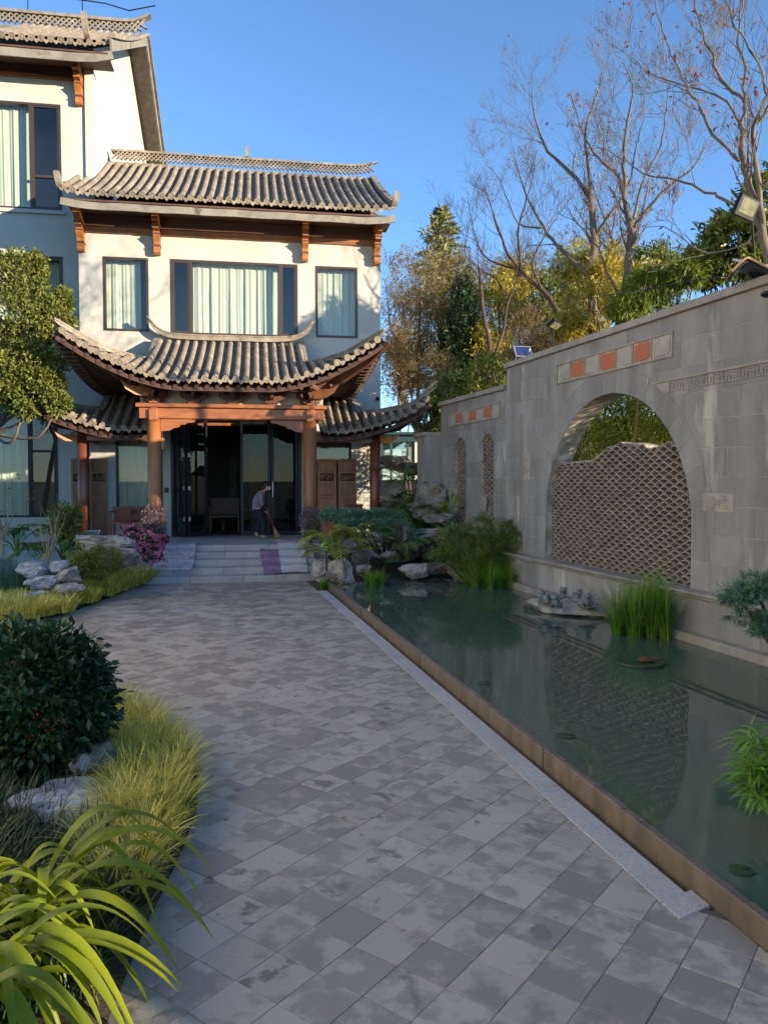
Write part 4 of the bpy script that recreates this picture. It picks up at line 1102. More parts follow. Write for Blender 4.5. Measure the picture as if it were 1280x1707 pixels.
def nt_p(u):
    d = abs(u-U0)
    return 8 if d <= GC else max(1, int(round(5*(1-(d-GC)/(HWD-GC))))) 
hips = []
for sg in (-1, 1):
    L_ = [(1.66, 1.5, 4.70), (1.85, 1.75, 4.68), (2.2, 2.25, 4.70), (2.6, 2.75, 4.78), (2.95, 3.2, 4.94), (3.2, 3.5, 5.07), (3.28, 3.6, 5.16)]
    hips.append(([(U0+sg*a, -b_, c-.05) for a, b_, c in L_[::-1]], .10, .075))
    hips.append(([(U0+sg*a, -b_, c) for a, b_, c in ((1.72, 1.62, 4.56), (1.74, 1.3, 4.74), (1.74, .8, 5.0), (1.74, .2, 5.30))], .12, .10))
hips.append(([(U0-1.98, -.22, 5.90), (U0-1.86, -.22, 5.70), (U0-1.68, -.22, 5.53), (U0-1.4, -.22, 5.43), (U0-.8, -.22, 5.40), (U0, -.22, 5.40), (U0+.5, -.22, 5.40)], .13, .10))
hips.append(([(U0+2.08, -.22, 5.94), (U0+1.96, -.22, 5.74), (U0+1.8, -.22, 5.56), (U0+1.5, -.22, 5.44), (U0+.9, -.22, 5.40), (U0+.505, -.22, 5.40)], .13, .10))
PR = porch_roof(PT, S_porch, cols, nt_p, .063, hips, (U0-HWD+.02, U0+HWD-.02), 20)
CU = (-1.48, 1.83); CV = 2.6
for u in CU: column(PT, u, CV, TZ+.12, 3.62, .145, 'wood')
b = MB(); b.cbox(CU[0]-.3, CU[1]+.3, -CV-.10, -CV+.10, 3.30, 3.53, .015); b.build('beam', M['woodbeam'], PT)
b = MB(); b.cbox(CU[0]-.36, CU[1]+.36, -CV-.17, -CV+.17, 3.535, 3.62, .012); b.build('beam_plate', M['woodbeam'], PT)
for u in CU:
    b = MB(); b.cbox(u-.09, u+.09, -CV-.17, -CV+1.0, 3.26, 3.50, .012); b.build('cross_beam', M['woodbeam'], PT)
    b = MB(); b.cbox(u-.08, u+.08, -CV-.185, -CV+.185, 3.625, 3.66, .005); b.build('column_cap', M['woodbeam'], PT)
for u in CU:
    for y in (-.1,):
        b = MB(); b.cbox(u-.07, u+.07, -CV+.99, -.02, 3.28, 3.46, .01); b.build('tie_beam', M['woodbeam'], PT)
for sg, u in ((1, CU[0]+.14), (-1, CU[1]-.14)):
    pl = [(0, 3.29), (.72, 3.29), (.72, 3.25), (.66, 3.22), (.56, 3.22), (.50, 3.18), (.42, 3.18), (.36, 3.12), (.26, 3.10), (.18, 3.05), (0, 3.03)]
    b = MB(); b.prism([(sg*p[0], p[1]) for p in pl], (u, -CV-.05, 0), (1, 0, 0), (0, 0, 1), (0, 1, 0), .1); b.build('corner_bracket', M['woodbeam'], PT)
b = MB(); b.cbox(CU[0]-.55, CU[1]+.55, -CV-.07, -CV+.07, 4.06, 4.22, .01); b.build('eave_purlin', M['woodband'], PT)
b = MB(); b.box(CU[0]-.3, CU[1]+.3, -CV+.16, -CV+.19, 3.62, 4.2); b.build('infill_board', M['plaster'], PT)
for i, u in enumerate((CU[0], CU[0]+.83, (CU[0]+CU[1])/2, CU[1]-.83, CU[1])):
    b = MB(); dougong(b, u, CV, 3.622, .98); 
    if i in (0, 4): dougong(b, u, CV, 3.63, 1.1, diag=math.radians(45 if i == 0 else -45)*-1)
    b.build('bracket_set', M['woodband'], PT)
for sg, u in ((-1, CU[0]), (1, CU[1])):             # corner hip beams reaching out to the tips
    b = MB(); b.sweep([(u, -CV+.3, 3.95), (u+sg*.7, -CV-.25, 4.12), (u+sg*1.25, -CV-.65, 4.48), (u+sg*1.62, -CV-.95, 4.86)], [.14, .14, .12, .08], [.16, .16, .13, .08]); b.build('hip_beam', M['woodband'], PT)
    b = MB(); b.prism([(0, 0), (.3, .02), (.5, .12), (.62, .3), (.5, .24), (.42, .2), (.25, .2), (0, .2)], (u+sg*.05, -CV-.3, 3.74), (sg*.86, -.5, 0), (0, 0, 1), (0, 1, 0), .09); b.build('carved_nose', M['bracket'], PT)
# corner soffits: boards and fanned rafters from the column head out to the upswept eave
def corner_soffit(root, sg, head, front, sidepts, inner_side):
    b = MB(); n = len(front); v = [tuple(head)]+[tuple(p) for p in front]; b.add(v, [(0, i+1, i+2) if sg > 0 else (0, i+2, i+1) for i in range(n-1)])
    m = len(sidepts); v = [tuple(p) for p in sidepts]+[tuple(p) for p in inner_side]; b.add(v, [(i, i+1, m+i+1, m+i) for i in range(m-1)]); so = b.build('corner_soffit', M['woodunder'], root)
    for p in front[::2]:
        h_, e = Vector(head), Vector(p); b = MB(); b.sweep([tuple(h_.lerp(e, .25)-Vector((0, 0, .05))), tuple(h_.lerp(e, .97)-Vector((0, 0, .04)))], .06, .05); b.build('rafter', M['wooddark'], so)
for sg in (-1, 1):
    hu = CU[0] if sg < 0 else CU[1]
    fr_ = [Vector(S_porch(U0+sg*d, 0))+Vector((0, .10, -.16)) for d in np.linspace(1.1, HWD-.03, 14)]
    k = 8; tip_ = fr_[-1]; side_ = [Vector((tip_.x-sg*.42*(i/k)**.7, tip_.y*(1-i/k)-.02, tip_.z-.78*(1-(1-i/k)**2.4))) for i in range(k+1)]; inn_ = [Vector((hu+sg*.05, -CV*(1-i/k), 4.02)) for i in range(k+1)]
    corner_soffit(PT, sg, Vector((hu, -CV+.02, 3.98)), fr_, side_, inn_)
    P_ = catmull(side_, 3)
    for i in range(1, len(P_)-1, 1):
        q = P_[i]; b = MB(); b.box(q.x-.16, q.x+.10, q.y-.03, q.y+.03, q.z-.05, q.z+.02); b.build('side_rafter', M['woodunder'], PT)
    top_ = [Vector((U0+sg*(1.74+(HWD-.1-1.74)*max(0, 1-i/k*1.9)), tip_.y*(1-i/k), max(q.z+.2, 4.72+.28*max(0, (i/k-.5)*2)))) for i, q in enumerate(side_)]
    b = MB(); v = [(q.x+sg*.1, q.y, q.z+.08) for q in side_]+[tuple(q) for q in top_]; b.add(v, [(i, i+1, k+2+i, k+1+i) for i in range(k)]); b.build('side_slope', M['pantile'], PT)
    b = MB(); b.sweep([(q.x+sg*.1, q.y, q.z+.0) for q in side_], .05, .09, side=(1, 0, 0)); b.build('side_fascia', M['woodunder'], PT)

# ---- lower side porches
def side_porch(sg, label, colu, tip, wall_u, inner_u):
    T = thing('side_porch', label, 'porch', (colu, -1.4, TZ), HS)
    A = abs(inner_u); 
    eu = lambda u: sg*(u-.15)                          # distance from the house axis
    XS = [1.5, 1.8, 2.45, 2.9, 3.3, 3.75, 4.1, 4.5]; ZS = [3.16, 3.08, 3.06, 3.13, 3.24, 3.40, 3.56, 3.86]
    bend = 2.95
    def S(u, q):
        d = eu(u); ze = interp(d, XS, ZS)+.05; ve = 2.02+.12*max(0, (d-3)/1.5)**2
        if d < bend: vt, zt = .03, 4.16-.0*(d)
        else:
            f = min(1, (d-bend)/(4.5-bend)); vt = 1.25+(ve-.06-1.25)*f; zt = max(ze+.03, 3.58+.34*f**2.2)
        return (u, -(ve+(vt-ve)*q), ze+(zt-ze)*(.8*q+.2*q*q))
    d0, d1 = A, tip; n = 12 if tip > 4.2 else 11
    cols = sorted([.15+sg*(d0+.08+(d1-d0-.16)*i/n) for i in range(n+1)])
    nt = lambda u: 5 if eu(u) < bend else max(1, int(round(3*(1-(eu(u)-bend)/(4.5-bend)))))
    P3 = lambda d, v, z: (.15+sg*d, -v, z)
    hips = [([P3(tip+.12, 2.26, interp(tip, XS, ZS)+.36), P3(tip, 2.14, interp(tip, XS, ZS)+.2), P3(4.1, 1.93, 3.70), P3(3.7, 1.68, 3.62), P3(3.3, 1.42, 3.56), P3(3.0, 1.2, 3.56)], .11, .08),
            ([P3(2.97, 1.25, 3.50), P3(2.95, .9, 3.66), P3(2.94, .5, 3.88), P3(2.94, .04, 4.14)], .13, .10),
            ([P3(d0+.02, 2.05, 3.14), P3(d0+.02, 1.4, 3.36), P3(d0+.02, .9, 3.6)], .12, .07)]
    eaves = sorted([.15+sg*(d0), .15+sg*d1])
    R_ = porch_roof(T, S, cols, nt, .064, hips, eaves, 12)
    fr_ = [Vector(S(.15+sg*d, 0))+Vector((0, .08, -.15)) for d in np.linspace(2.7, tip-.03, 10)]; k = 5; tp = fr_[-1]
    side_ = [Vector((tp.x-sg*.45*(i/k)**.6, tp.y*(1-i/k), tp.z-.35*(1-(1-i/k)**2))) for i in range(k+1)]; inn_ = [Vector((colu+sg*.05, -1.4+1.4*i/k, 3.08)) for i in range(k+1)]
    corner_soffit(T, sg, Vector((colu, -1.38, 3.04)), fr_, side_, inn_)
    column(T, colu, 1.4, TZ+.15, 3.12, .13, 'woodred')
    b = MB(); a, c = sorted([colu-sg*.05, inner_u+sg*.05]); b.cbox(a-.3*(sg < 0), c+.3*(sg > 0), -1.48, -1.32, 2.88, 3.06, .012); b.build('beam', M['woodbeam'], T)
    b = MB(); b.cbox(colu-.07, colu+.07, -1.319, -.01, 2.86, 3.04, .01); b.build('tie_beam', M['wooddark'], T)
    b = MB(); dougong(b, colu, 1.4, 3.0, .6); b.build('bracket_set', M['woodband'], T)
    b = MB(); b.sweep([(colu, -1.2, 3.08), (colu+sg*.5, -1.65, 3.15), (colu+sg*.85, -1.95, 3.4)], [.12, .11, .06], [.13, .11, .06]); b.build('hip_beam', M['woodband'], T)
    b = MB(); b.prism([(0, 0), (.25, .0), (.42, .1), (.5, .24), (.4, .18), (.3, .15), (0, .15)], (colu+sg*.1, -1.5, 2.86), (sg*.9, -.42, 0), (0, 0, 1), (0, 1, 0), .08); b.build('carved_nose', M['bracket'], T)
    return T
side_porch(-1, 'small tiled side porch on the left, beside the round leafy tree', -3.18, 4.42, -2.74, -1.60)
side_porch(1, 'small tiled side porch on the right, beside the rockery', 3.46, 4.5, 2.84, 1.98)

# carved wooden screen panels leaning by the wall
def carved_panel(name, px0, px1, py0, py1, v, label, tilt=0.0):
    a, c = HS.at(px0, py1, v), HS.at(px1, py0, v); u0, u1, z0, z1 = a.x, c.x, TZ, c.z
    T = thing(name, label, 'wooden panel', ((u0+u1)/2, -v, TZ), HS); y = -v; w = (u1-u0)
    b = MB(); s = .05
    b.box(u0, u0+s, y-.02, y+.02, z0, z1); b.box(u1-s, u1, y-.02, y+.02, z0, z1)
    zr = [z0, z0+.06, z0+.95, z0+1.02, z0+1.30, z0+1.37, z1-.36, z1-.30, z1-.06, z1]
    for i in range(0, len(zr), 2): b.box(u0+s, u1-s, y-.02, y+.02, zr[i], zr[i+1])
    b.build('panel_frame', M['carved'], T)
    for i in (1, 3, 7):
        b = MB(); b.panel([(u0+s, zr[i]), (u1-s, zr[i]), (u1-s, zr[i+1]), (u0+s, zr[i+1])], (0, y+.012, 0), (1, 0, 0), (0, 0, 1), (0, -1, 0), .018, .012); b.build('panel_board', M['carved'], T)
    b = MB(); b.box(u0+s, u1-s, y-.002, y+.012, zr[5], zr[6]); b.build('carved_ground', M['carvedark'], T)
    b = MB(); r = random.Random(px0)
    for k in range(26):
        cx, cz = r.uniform(u0+s+.03, u1-s-.03), r.uniform(zr[5]+.04, zr[6]-.04); R0 = r.uniform(.02, .045); ph = r.uniform(0, 6)
        b.tube([(cx+R0*math.cos(ph+t*.6)*(1-t/12), y-.008, cz+R0*math.sin(ph+t*.6)*(1-t/12)) for t in range(10)], .008, 4)
    b.build('carving', M['carved'], T)
carved_panel('carved_panel', 121, 152, 764, 890, .9, 'carved wooden door panel half hidden behind the left red column')
carved_panel('carved_panel', 153, 180, 764, 890, .5, 'carved wooden door panel right of the left red column, beside the curtains')
carved_panel('carved_panel', 530, 560, 765, 848, .55, 'left one of two carved wooden panels between the right porch columns')
carved_panel('carved_panel', 564, 594, 765, 848, .5, 'right one of two carved wooden panels between the right porch columns')
# fretwork strip beside the right porch column
b = MB(); 
for k in range(16): z = 1.0+.11*k; b.box(1.92, 2.02, -.34, -.30, z, z+.03); b.box(1.92+.05*(k % 2), 1.95+.05*(k % 2), -.34, -.30, z+.03, z+.11)
FT = thing('fretwork_strip', 'narrow dark fretwork strip next to right porch column', 'fretwork', (1.95, -.3, TZ), HS); b.build('fret', M['carved'], FT)
b = MB(); b.box(1.90, 1.92, -.35, -.29, .6, 2.8); b.box(2.02, 2.04, -.35, -.29, .6, 2.8); b.build('stile', M['woodred'], FT)

# rugs on the steps
def step_z(v):      # surface height of the stair at distance v from the wall
    if v <= 2.80: return TZ
    k = int((v-2.80)/tread); return .48-.12*k if k < 4 else 0
def rug(name, label, quad, mt, nu=24, nv=60, stiff=.0):
    """quad: corner (u,v) top-left, top-right, bottom-right, bottom-left; drapes down the stair"""
    V = []; rr = random.Random(len(label))
    tl, tr, br, bl = [Vector(q) for q in quad]
    for j in range(nv+1):
        for i in range(nu+1):
            s, t = i/nu, j/nv; p = (tl*(1-s)+tr*s)*(1-t)+(bl*(1-s)+br*s)*t
            hs = [step_z(p.y+d) for d in (-.10, -.05, 0, .05, .10)]; z = max(step_z(p.y-.02), sum(hs)/5)
            line = TZ-(p.y-2.75)*(.12/tread); z = z*(1-stiff)+max(z, line)*stiff if p.y > 2.75 else z
            V.append((p.x, -p.y, z+.016+.006*math.sin(p.x*9+p.y*5)))
    mb = MB(); mb.add(V, [(j*(nu+1)+i, (j+1)*(nu+1)+i, (j+1)*(nu+1)+i+1, j*(nu+1)+i+1) for j in range(nv) for i in range(nu)])
    o = mb.build(name, mt, smooth=True, frame=HS); setp(o, label, 'rug', None, 'thing')
    sm = o.modifiers.new('thick', 'SOLIDIFY'); sm.thickness = .012; sm.offset = 1
    return o
def rug_mat(name, base, c2, border, uv):   # patterned in object space
    m = mat(name, base, c2, 9, 5, .42, .58, .95, .3, 120, c3=border, scale3=4.5, lo3=.54, hi3=.6, local=True, dist=1.5); return m
M['rug1'] = rug_mat('rug_floral', sr(178, 168, 172), sr(204, 192, 190), sr(198, 136, 118), 0)
M['rug2'] = mat('rug_mauve', sr(150, 118, 140), sr(132, 102, 126), 6, 5, rough=.95, bump=.3, bscale=120, local=True)
M['rug2b'] = mat('rug_mauve_border', sr(178, 150, 168), sr(160, 130, 152), 30, 3, rough=.95, local=True)
M['rug3'] = mat('rug_pale', sr(206, 200, 196), sr(184, 178, 178), 5, 5, rough=.95, bump=.2, bscale=120, stretch=(.4, 3, 1), local=True)
L2 = lambda px, py, z: (lambda q: (q.x, -q.y))(HS.loc(atz(px, py, z)))
def step_uv(px, py):
    for _ in range(12):
        z = globals().setdefault('_z', .3); q = HS.loc(atz(px, py, z)); z2 = max(0, min(TZ, TZ-(-q.y-2.6)*(.12/tread))); globals()['_z'] = z*.5+z2*.5
    return (q.x, -q.y)
rug('patterned_rug', 'faded blue and pink patterned rug spread over left side of the steps', [step_uv(*p) for p in ((284, 906), (331, 906), (322, 954), (252, 954))], M['rug1'], stiff=.75)
rug('mauve_rug', 'narrow mauve rug lying down the steps between patterned rug and pale runner', [step_uv(*p) for p in ((433, 912), (463, 913), (470, 960), (441, 964))], M['rug2'], stiff=.4)
rug('pale_runner', 'pale grey-white runner mat on the right side of the steps', [step_uv(*p) for p in ((461, 902), (504, 901), (514, 955), (468, 957))], M['rug3'], stiff=.15)

# ---------------- side building on the left of the court (unseen, inferred; height and nearness set to bounce sunlight)
SB = thing('side_building', 'unseen white plastered side building left of the court, sized to bounce sunlight', 'house', (-7.3, 2, 0)); XB = -7.3
b = MB(); hl = [(y, y+1.3, z, z+1.7) for y in (-5, 0, 5) for z in (1.0, 5.0)]
t = MB(); rect_holes(t, -9.0, 10.8, 0, 9.4, hl, 0, .25); b.add([(XB-y, x, z) for x, y, z in t.v], t.f); b.build('wall', M['whitewash'], SB)
for (y0, y1, z0, z1) in hl:
    t = MB(); t.box(XB-.16, XB-.1, y0, y1, z0, z0+.06); t.box(XB-.16, XB-.1, y0, y1, z1-.06, z1); t.box(XB-.16, XB-.1, y0, y0+.06, z0, z1); t.box(XB-.16, XB-.1, y1-.06, y1, z0, z1); w_ = t.build('window', M['frame'], SB)
    t = MB(); t.add([(XB-.14, y0, z0), (XB-.14, y1, z0), (XB-.14, y1, z1), (XB-.14, y0, z1)], [(0, 1, 2, 3)]); t.build('curtain', M['curtain'], w_)
b = MB(); b.prism([(XB+.6, 9.3), (XB-5, 12.3), (XB-5, 12.1), (XB+.6, 9.1)], (0, -9.3, 0), (1, 0, 0), (0, 0, 1), (0, 1, 0), 20.4); b.build('roof', M['pantile'], SB)
# ================================================================== VEGETATION AND ROCKS
def nrm(a): return a/np.maximum(np.linalg.norm(a, axis=-1, keepdims=True), 1e-9)
def leaves_np(P, D, size, width, rs, fold=.25, curl=.0):
    """leaf = 4-vertex diamond folded on its midrib: P base points, D directions, size per leaf"""
    n = len(P); up = np.tile([0, 0, 1.], (n, 1)) + rs.normal(0, .6, (n, 3)); S = nrm(np.cross(D, up)); Nn = np.cross(S, D)
    sz = size[:, None] if hasattr(size, '__len__') else np.full((n, 1), size)
    w = sz*width
    mid = P+D*sz*.45
    V = np.stack([P, mid+S*w*.5+Nn*w*fold, P+D*sz+Nn*sz*curl, mid-S*w*.5+Nn*w*fold], 1).reshape(-1, 3)
    i = np.arange(n)*4
    F_ = np.concatenate([np.stack([i, i+1, i+2], 1), np.stack([i, i+2, i+3], 1)], 0)
    return V, F_
def crown(name, mat_, parent, blobs, n, size, width=.45, seed=0, droop=0., clump=40, spread=.16, shell=.55, loc=None, kind=None, outward=.8, sv=.35):
    """leafy crown: clumps scattered in the shells of several ellipsoids [(centre, radii, weight)]"""
    rs = np.random.RandomState(seed); w = np.array([b[2] if len(b) > 2 else 1. for b in blobs]); w = w/w.sum()
    nc = max(1, n//clump); bi = rs.choice(len(blobs), nc, p=w)
    C = np.array([b[0] for b in blobs], float)[bi]; R_ = np.array([b[1] for b in blobs], float)[bi]
    d = nrm(rs.normal(size=(nc, 3))); rad = shell+(1-shell)*rs.rand(nc, 1)**.7
    cc = C+d*R_*rad
    cid = np.repeat(np.arange(nc), clump); m = len(cid)
    off = rs.normal(size=(m, 3))*(R_[cid]*spread)*rs.uniform(.6, 1.3, (nc, 1))[cid]
    P = cc[cid]+off
    D = nrm(d[cid]*outward+rs.normal(0, .7, (m, 3))+np.array([0, 0, -droop]))
    sz = size*rs.uniform(1-sv, 1+sv, m)
    V, F_ = leaves_np(P, D, sz, width, rs)
    me = npmesh(name, V, F_, mat_); o = bpy.data.objects.new(name, me)
    if loc is not None: o.location = loc
    link(o, parent)
    if kind: o['kind'] = kind
    return o
def blades_np(B, ht, lean, az, wd, rs, seg=4, droop=1.4):
    """arching grass blades; B bases (n,3)"""
    n = len(B); out = np.stack([np.cos(az), np.sin(az), np.zeros(n)], 1); side = np.stack([-np.sin(az), np.cos(az), np.zeros(n)], 1)
    rows = []
    for k in range(seg+1):
        t = k/seg; th = lean*(t**.8)*droop
        # integrate direction
        z = ht*(t-.32*lean*t**2.3*1.0); r = ht*lean*(t**1.6)*.8
        p = B+out*r[:, None]+np.array([0, 0, 1.])*z[:, None]
        w = wd*(1-t)**.6
        if k < seg: rows += [p-side*w[:, None]*.5, p+side*w[:, None]*.5]
        else: rows += [p]
    V = np.stack(rows, 1); nv = V.shape[1]; V = V.reshape(-1, 3); i = np.arange(n)*nv; F3 = []
    for k in range(seg-1):
        a, b, c, d = i+2*k, i+2*k+1, i+2*k+3, i+2*k+2; F3 += [np.stack([a, b, c], 1), np.stack([a, c, d], 1)]
    k = seg-1; F3.append(np.stack([i+2*k, i+2*k+1, i+2*k+2], 1))
    return V, np.concatenate(F3, 0)
def grass_tufts(name, mat_, parent, tufts, per, ht, wd, seed=0, kind=None, lean=(.2, 1.0), rad=.05, loc=None, seg=4):
    rs = np.random.RandomState(seed); T = np.array(tufts, float); ti = np.repeat(np.arange(len(T)), per); n = len(ti)
    az = rs.uniform(0, 2*np.pi, n); rr = rad*np.sqrt(rs.rand(n)); B = T[ti, :3]+np.stack([np.cos(az)*rr, np.sin(az)*rr, np.zeros(n)], 1)
    az = az+rs.normal(0, .5, n); h = ht*rs.uniform(.6, 1.2, n)*(T[ti, 3] if T.shape[1] > 3 else 1)
    ln = rs.uniform(lean[0], lean[1], n)
    V, F_ = blades_np(B, h, ln, az, wd*rs.uniform(.6, 1.3, n), rs, seg)
    o = bpy.data.objects.new(name, npmesh(name, V, F_, mat_, False)); 
    if loc is not None: o.location = loc
    link(o, parent)
    if kind: o['kind'] = kind
    return o
def twigs(mb, start, d, L, r, depth, rg, n=4, up=.25, spread=.9, kids=(3, 5)):
    """recursive branching from a point"""
    pts = [Vector(start)]; d = Vector(d).normalized(); seg = 4 if depth else 3
    for k in range(seg):
        d = (d+Vector((rg.gauss(0, .16), rg.gauss(0, .16), rg.gauss(0, .12)+up*.25))).normalized(); pts.append(pts[-1]+d*L/seg)
    mb.tube(pts, [max(.0026, r*(1-.62*k/seg)) for k in range(seg+1)], 5 if r > .03 else (4 if r > .012 else 3), cap=False)
    ends.append(pts[-1])
    if depth <= 0: return
    for i in range(rg.randint(*kids)):
        t = rg.uniform(.3, 1.0); k = min(seg-1, int(t*seg)); p = pts[k].lerp(pts[k+1], t*seg-k)
        a = Vector((rg.gauss(0, 1), rg.gauss(0, 1), rg.gauss(0, 1))); a = (a-d*a.dot(d)).normalized()
        nd = (d*(1-.35*spread)+a*spread*rg.uniform(.5, .95)+Vector((0, 0, up))).normalized()
        twigs(mb, p, nd, L*rg.uniform(.5, .75), r*(1-.6*t)*.62, depth-1, rg, n, up, spread, kids)
ends = []
def limb_tree(name, label, limbs, seed, mt='bark', leaf_mat=None, nleaf=0, leaf_size=.1, depth=2, cat='tree', dens=1.0, group=None, tw_len=1.1, up=.3):
    """limbs: list of (pixel polyline, depth Y start, depth Y end, r0, r1); first limb is the trunk and reaches the ground"""
    rg = random.Random(seed); ends.clear()
    base = aty(*limbs[0][0][0], limbs[0][1])
    T = thing(name, label, cat, tuple(base), WORLD, group)
    tr = MB(); br = MB()
    for li, (pl, y0, y1, r0, r1) in enumerate(limbs):
        P = []
        for k, (x, y) in enumerate(pl):
            t = k/(len(pl)-1); P.append(aty(x, y, y0+(y1-y0)*t))
        P = catmull(P, 4); m = len(P)
        P = [p+Vector((rg.gauss(0, .012), rg.gauss(0, .02), 0))*(1 if 0 < i < m-1 else 0) for i, p in enumerate(P)]; r0 *= .66 if y0 > 12 else .5; r1 *= .6 if y0 > 12 else .45
        rad = [r0+(r1-r0)*i/(m-1) for i in range(m)]
        (tr if li == 0 else br).tube(P, rad, 8 if r0 > .05 else 6)
        tot = sum((P[i+1]-P[i]).length for i in range(m-1)); nk = int(tot*2.6*dens)+2
        for k in range(nk):
            t = rg.uniform(.22 if li else .55, 1.0); i = min(m-2, int(t*(m-1))); p = P[i].lerp(P[i+1], t*(m-1)-i); d = (P[i+1]-P[i]).normalized()
            a = Vector((rg.gauss(0, 1), rg.gauss(0, 1), rg.gauss(0, 1))); a = (a-d*a.dot(d)).normalized()
            nd = (d*.75+a*rg.uniform(.5, .9)+Vector((0, 0, up*.6))).normalized()
            twigs(br, p, nd, tw_len*rg.uniform(.5, 1.15)*(1.15-.4*t), max(.007, min(.03, rad[i]*.34)), depth, rg, up=up, kids=(2, 4))
    tr.build('trunk', M[mt], T, smooth=True); br.build('branches', M[mt], T, smooth=True)
    if nleaf:
        rs = np.random.RandomState(seed); E_ = np.array([tuple(e) for e in ends]); idx = rs.choice(len(E_), nleaf)
        P = E_[idx]+rs.normal(0, .05, (nleaf, 3)); D = nrm(rs.normal(0, 1, (nleaf, 3))+np.array([0, 0, -.9])); V, F_ = leaves_np(P, D, leaf_size*rs.uniform(.6, 1.3, nleaf), .42, rs)
        o = bpy.data.objects.new('leaves', npmesh('leaves', V, F_, M[leaf_mat])); link(o, T)
    return T

# ---------------- hill behind the wall
def hill_h(x, y):
    w = WL.loc((x, y, 0)); dist = w.y-.8                     # metres behind the wall
    far = max(0, min(1, (y-19.5)/16)); right = max(0, dist)
    h = .25*min(right, 6)*.35 + 3.6*far*far*(3-2*far)*min(1, max(0, (x+3.0)/5)) + .02*max(0, y-34)*min(1, max(0, (x+2)/8))*4
    n = mnoise.noise(Vector((x*.22, y*.22, 0)))
    return h*(1+.18*n)
hb = MB(); gx, gy = np.arange(-10, 70, 1.6), np.arange(4, 90, 1.6); idx = {}
for i, x in enumerate(gx):
    for j, y in enumerate(gy):
        w = WL.loc((x, y, 0)); h_ = HS.loc((x, y, 0))
        ok = (w.y > .75 and w.x < 9) or (w.x < -10.9 and h_.x > 4.4 and y > 18) or (y > 32 and x > -6)
        if ok: idx[(i, j)] = len(hb.v); hb.v.append((float(x), float(y), hill_h(x, y)-.12))
for (i, j) in list(idx):
    q = [(i, j), (i+1, j), (i+1, j+1), (i, j+1)]
    if all(k in idx for k in q): hb.f.append(tuple(idx[k] for k in q)); hb.m.append(0)
hb.build('hill', M['hill'], kind='structure', smooth=True)

# ---------------- bare trees (limbs traced as branching lines at their own distance)
def C6(*a): return [(620+x/1.939, y/1.939) for x, y in a]
limb_tree('bare_tree', 'tall bare tree with forked trunk behind the right end of the wall', [
    (C6((1330, 1010), (1290, 880), (1255, 730), (1215, 600), (1192, 500)), 11.2, 11.2, .15, .09),
    (C6((1192, 500), (1195, 400), (1200, 330), (1130, 255), (1090, 160), (1050, 60), (1030, -60)), 11.2, 12.0, .085, .02),
    (C6((1262, 740), (1240, 560), (1232, 410), (1265, 340), (1300, 240), (1330, 100)), 11.2, 10.6, .085, .03),
    (C6((1185, 520), (1100, 430), (1050, 330), (1000, 255), (960, 150), (925, 50), (900, -60)), 11.2, 12.4, .055, .012),
    (C6((1192, 400), (1120, 312), (1010, 278), (900, 240), (830, 180)), 11.2, 13.0, .04, .008),
    (C6((1225, 700), (1150, 650), (1080, 620), (980, 580), (880, 562), (800, 508), (720, 470)), 11.3, 13.4, .06, .01),
    (C6((1200, 330), (1205, 220), (1180, 130), (1195, 20), (1210, -80)), 11.2, 11.0, .05, .015),
    (C6((1232, 410), (1280, 330), (1225, 160), (1160, 60), (1140, -60)), 11.2, 10.4, .05, .012),
    (C6((1262, 740), (1180, 800), (1060, 810), (960, 740), (890, 735)), 11.2, 12.2, .035, .008)], 5, 'bark', 'l_orange', 260, .09, depth=3, dens=.75, tw_len=1.0)
limb_tree('bare_tree', 'bare pale-trunked tree behind the wall, left of the arch top', [
    (C6((705, 1200), (708, 960), (700, 890), (718, 780), (705, 640)), 18, 18, .19, .12),
    (C6((705, 640), (640, 560), (570, 490), (530, 400), (515, 300)), 18, 18.6, .08, .02),
    (C6((705, 640), (698, 520), (688, 420), (720, 320), (745, 250)), 18, 17.6, .08, .02),
    (C6((718, 770), (770, 690), (830, 600), (850, 480), (880, 380)), 18, 17.2, .07, .015),
    (C6((690, 880), (610, 805), (555, 735), (490, 610), (455, 480)), 18, 19.5, .09, .015),
    (C6((555, 735), (470, 720), (420, 600), (380, 540)), 18.9, 19.8, .04, .01)], 7, 'bark', 'l_orange', 60, .09, depth=3, dens=.65, tw_len=1.25)
limb_tree('bare_tree', 'bare tree with orange leaf remnants behind the arch', [
    (C6((800, 1200), (812, 1000), (826, 880), (836, 760), (820, 660)), 17, 17, .19, .12),
    (C6((820, 660), (795, 570), (730, 510), (680, 430), (640, 300)), 17, 17.8, .08, .015),
    (C6((820, 660), (812, 540), (820, 420), (842, 300), (810, 200)), 17, 16.4, .08, .015),
    (C6((836, 740), (900, 665), (960, 600), (1030, 545), (1080, 470)), 17, 16.2, .07, .015),
    (C6((836, 750), (870, 600), (930, 470), (950, 350), (960, 260)), 17, 17.6, .06, .012),
    (C6((812, 990), (760, 880), (730, 800), (690, 760)), 17, 17.4, .06, .012)], 9, 'bark', 'l_orange', 220, .09, depth=3, dens=.65, tw_len=1.2)
limb_tree('bare_tree', 'slanting bare tree leaning left above the solar panel', [
    (C6((640, 1180), (600, 1010), (545, 935), (480, 880)), 19, 20, .14, .09),
    (C6((480, 880), (430, 800), (395, 700), (360, 600)), 20, 20.8, .07, .015),
    (C6((480, 880), (470, 760), (500, 640), (520, 560)), 20, 19.6, .06, .012),
    (C6((545, 935), (520, 850), (560, 760), (600, 700)), 19.6, 19.2, .05, .012),
    (C6((470, 870), (380, 840), (330, 760), (310, 650)), 20.1, 21, .05, .01)], 12, 'barkdark', None, 0, depth=3, dens=.65, tw_len=1.2)
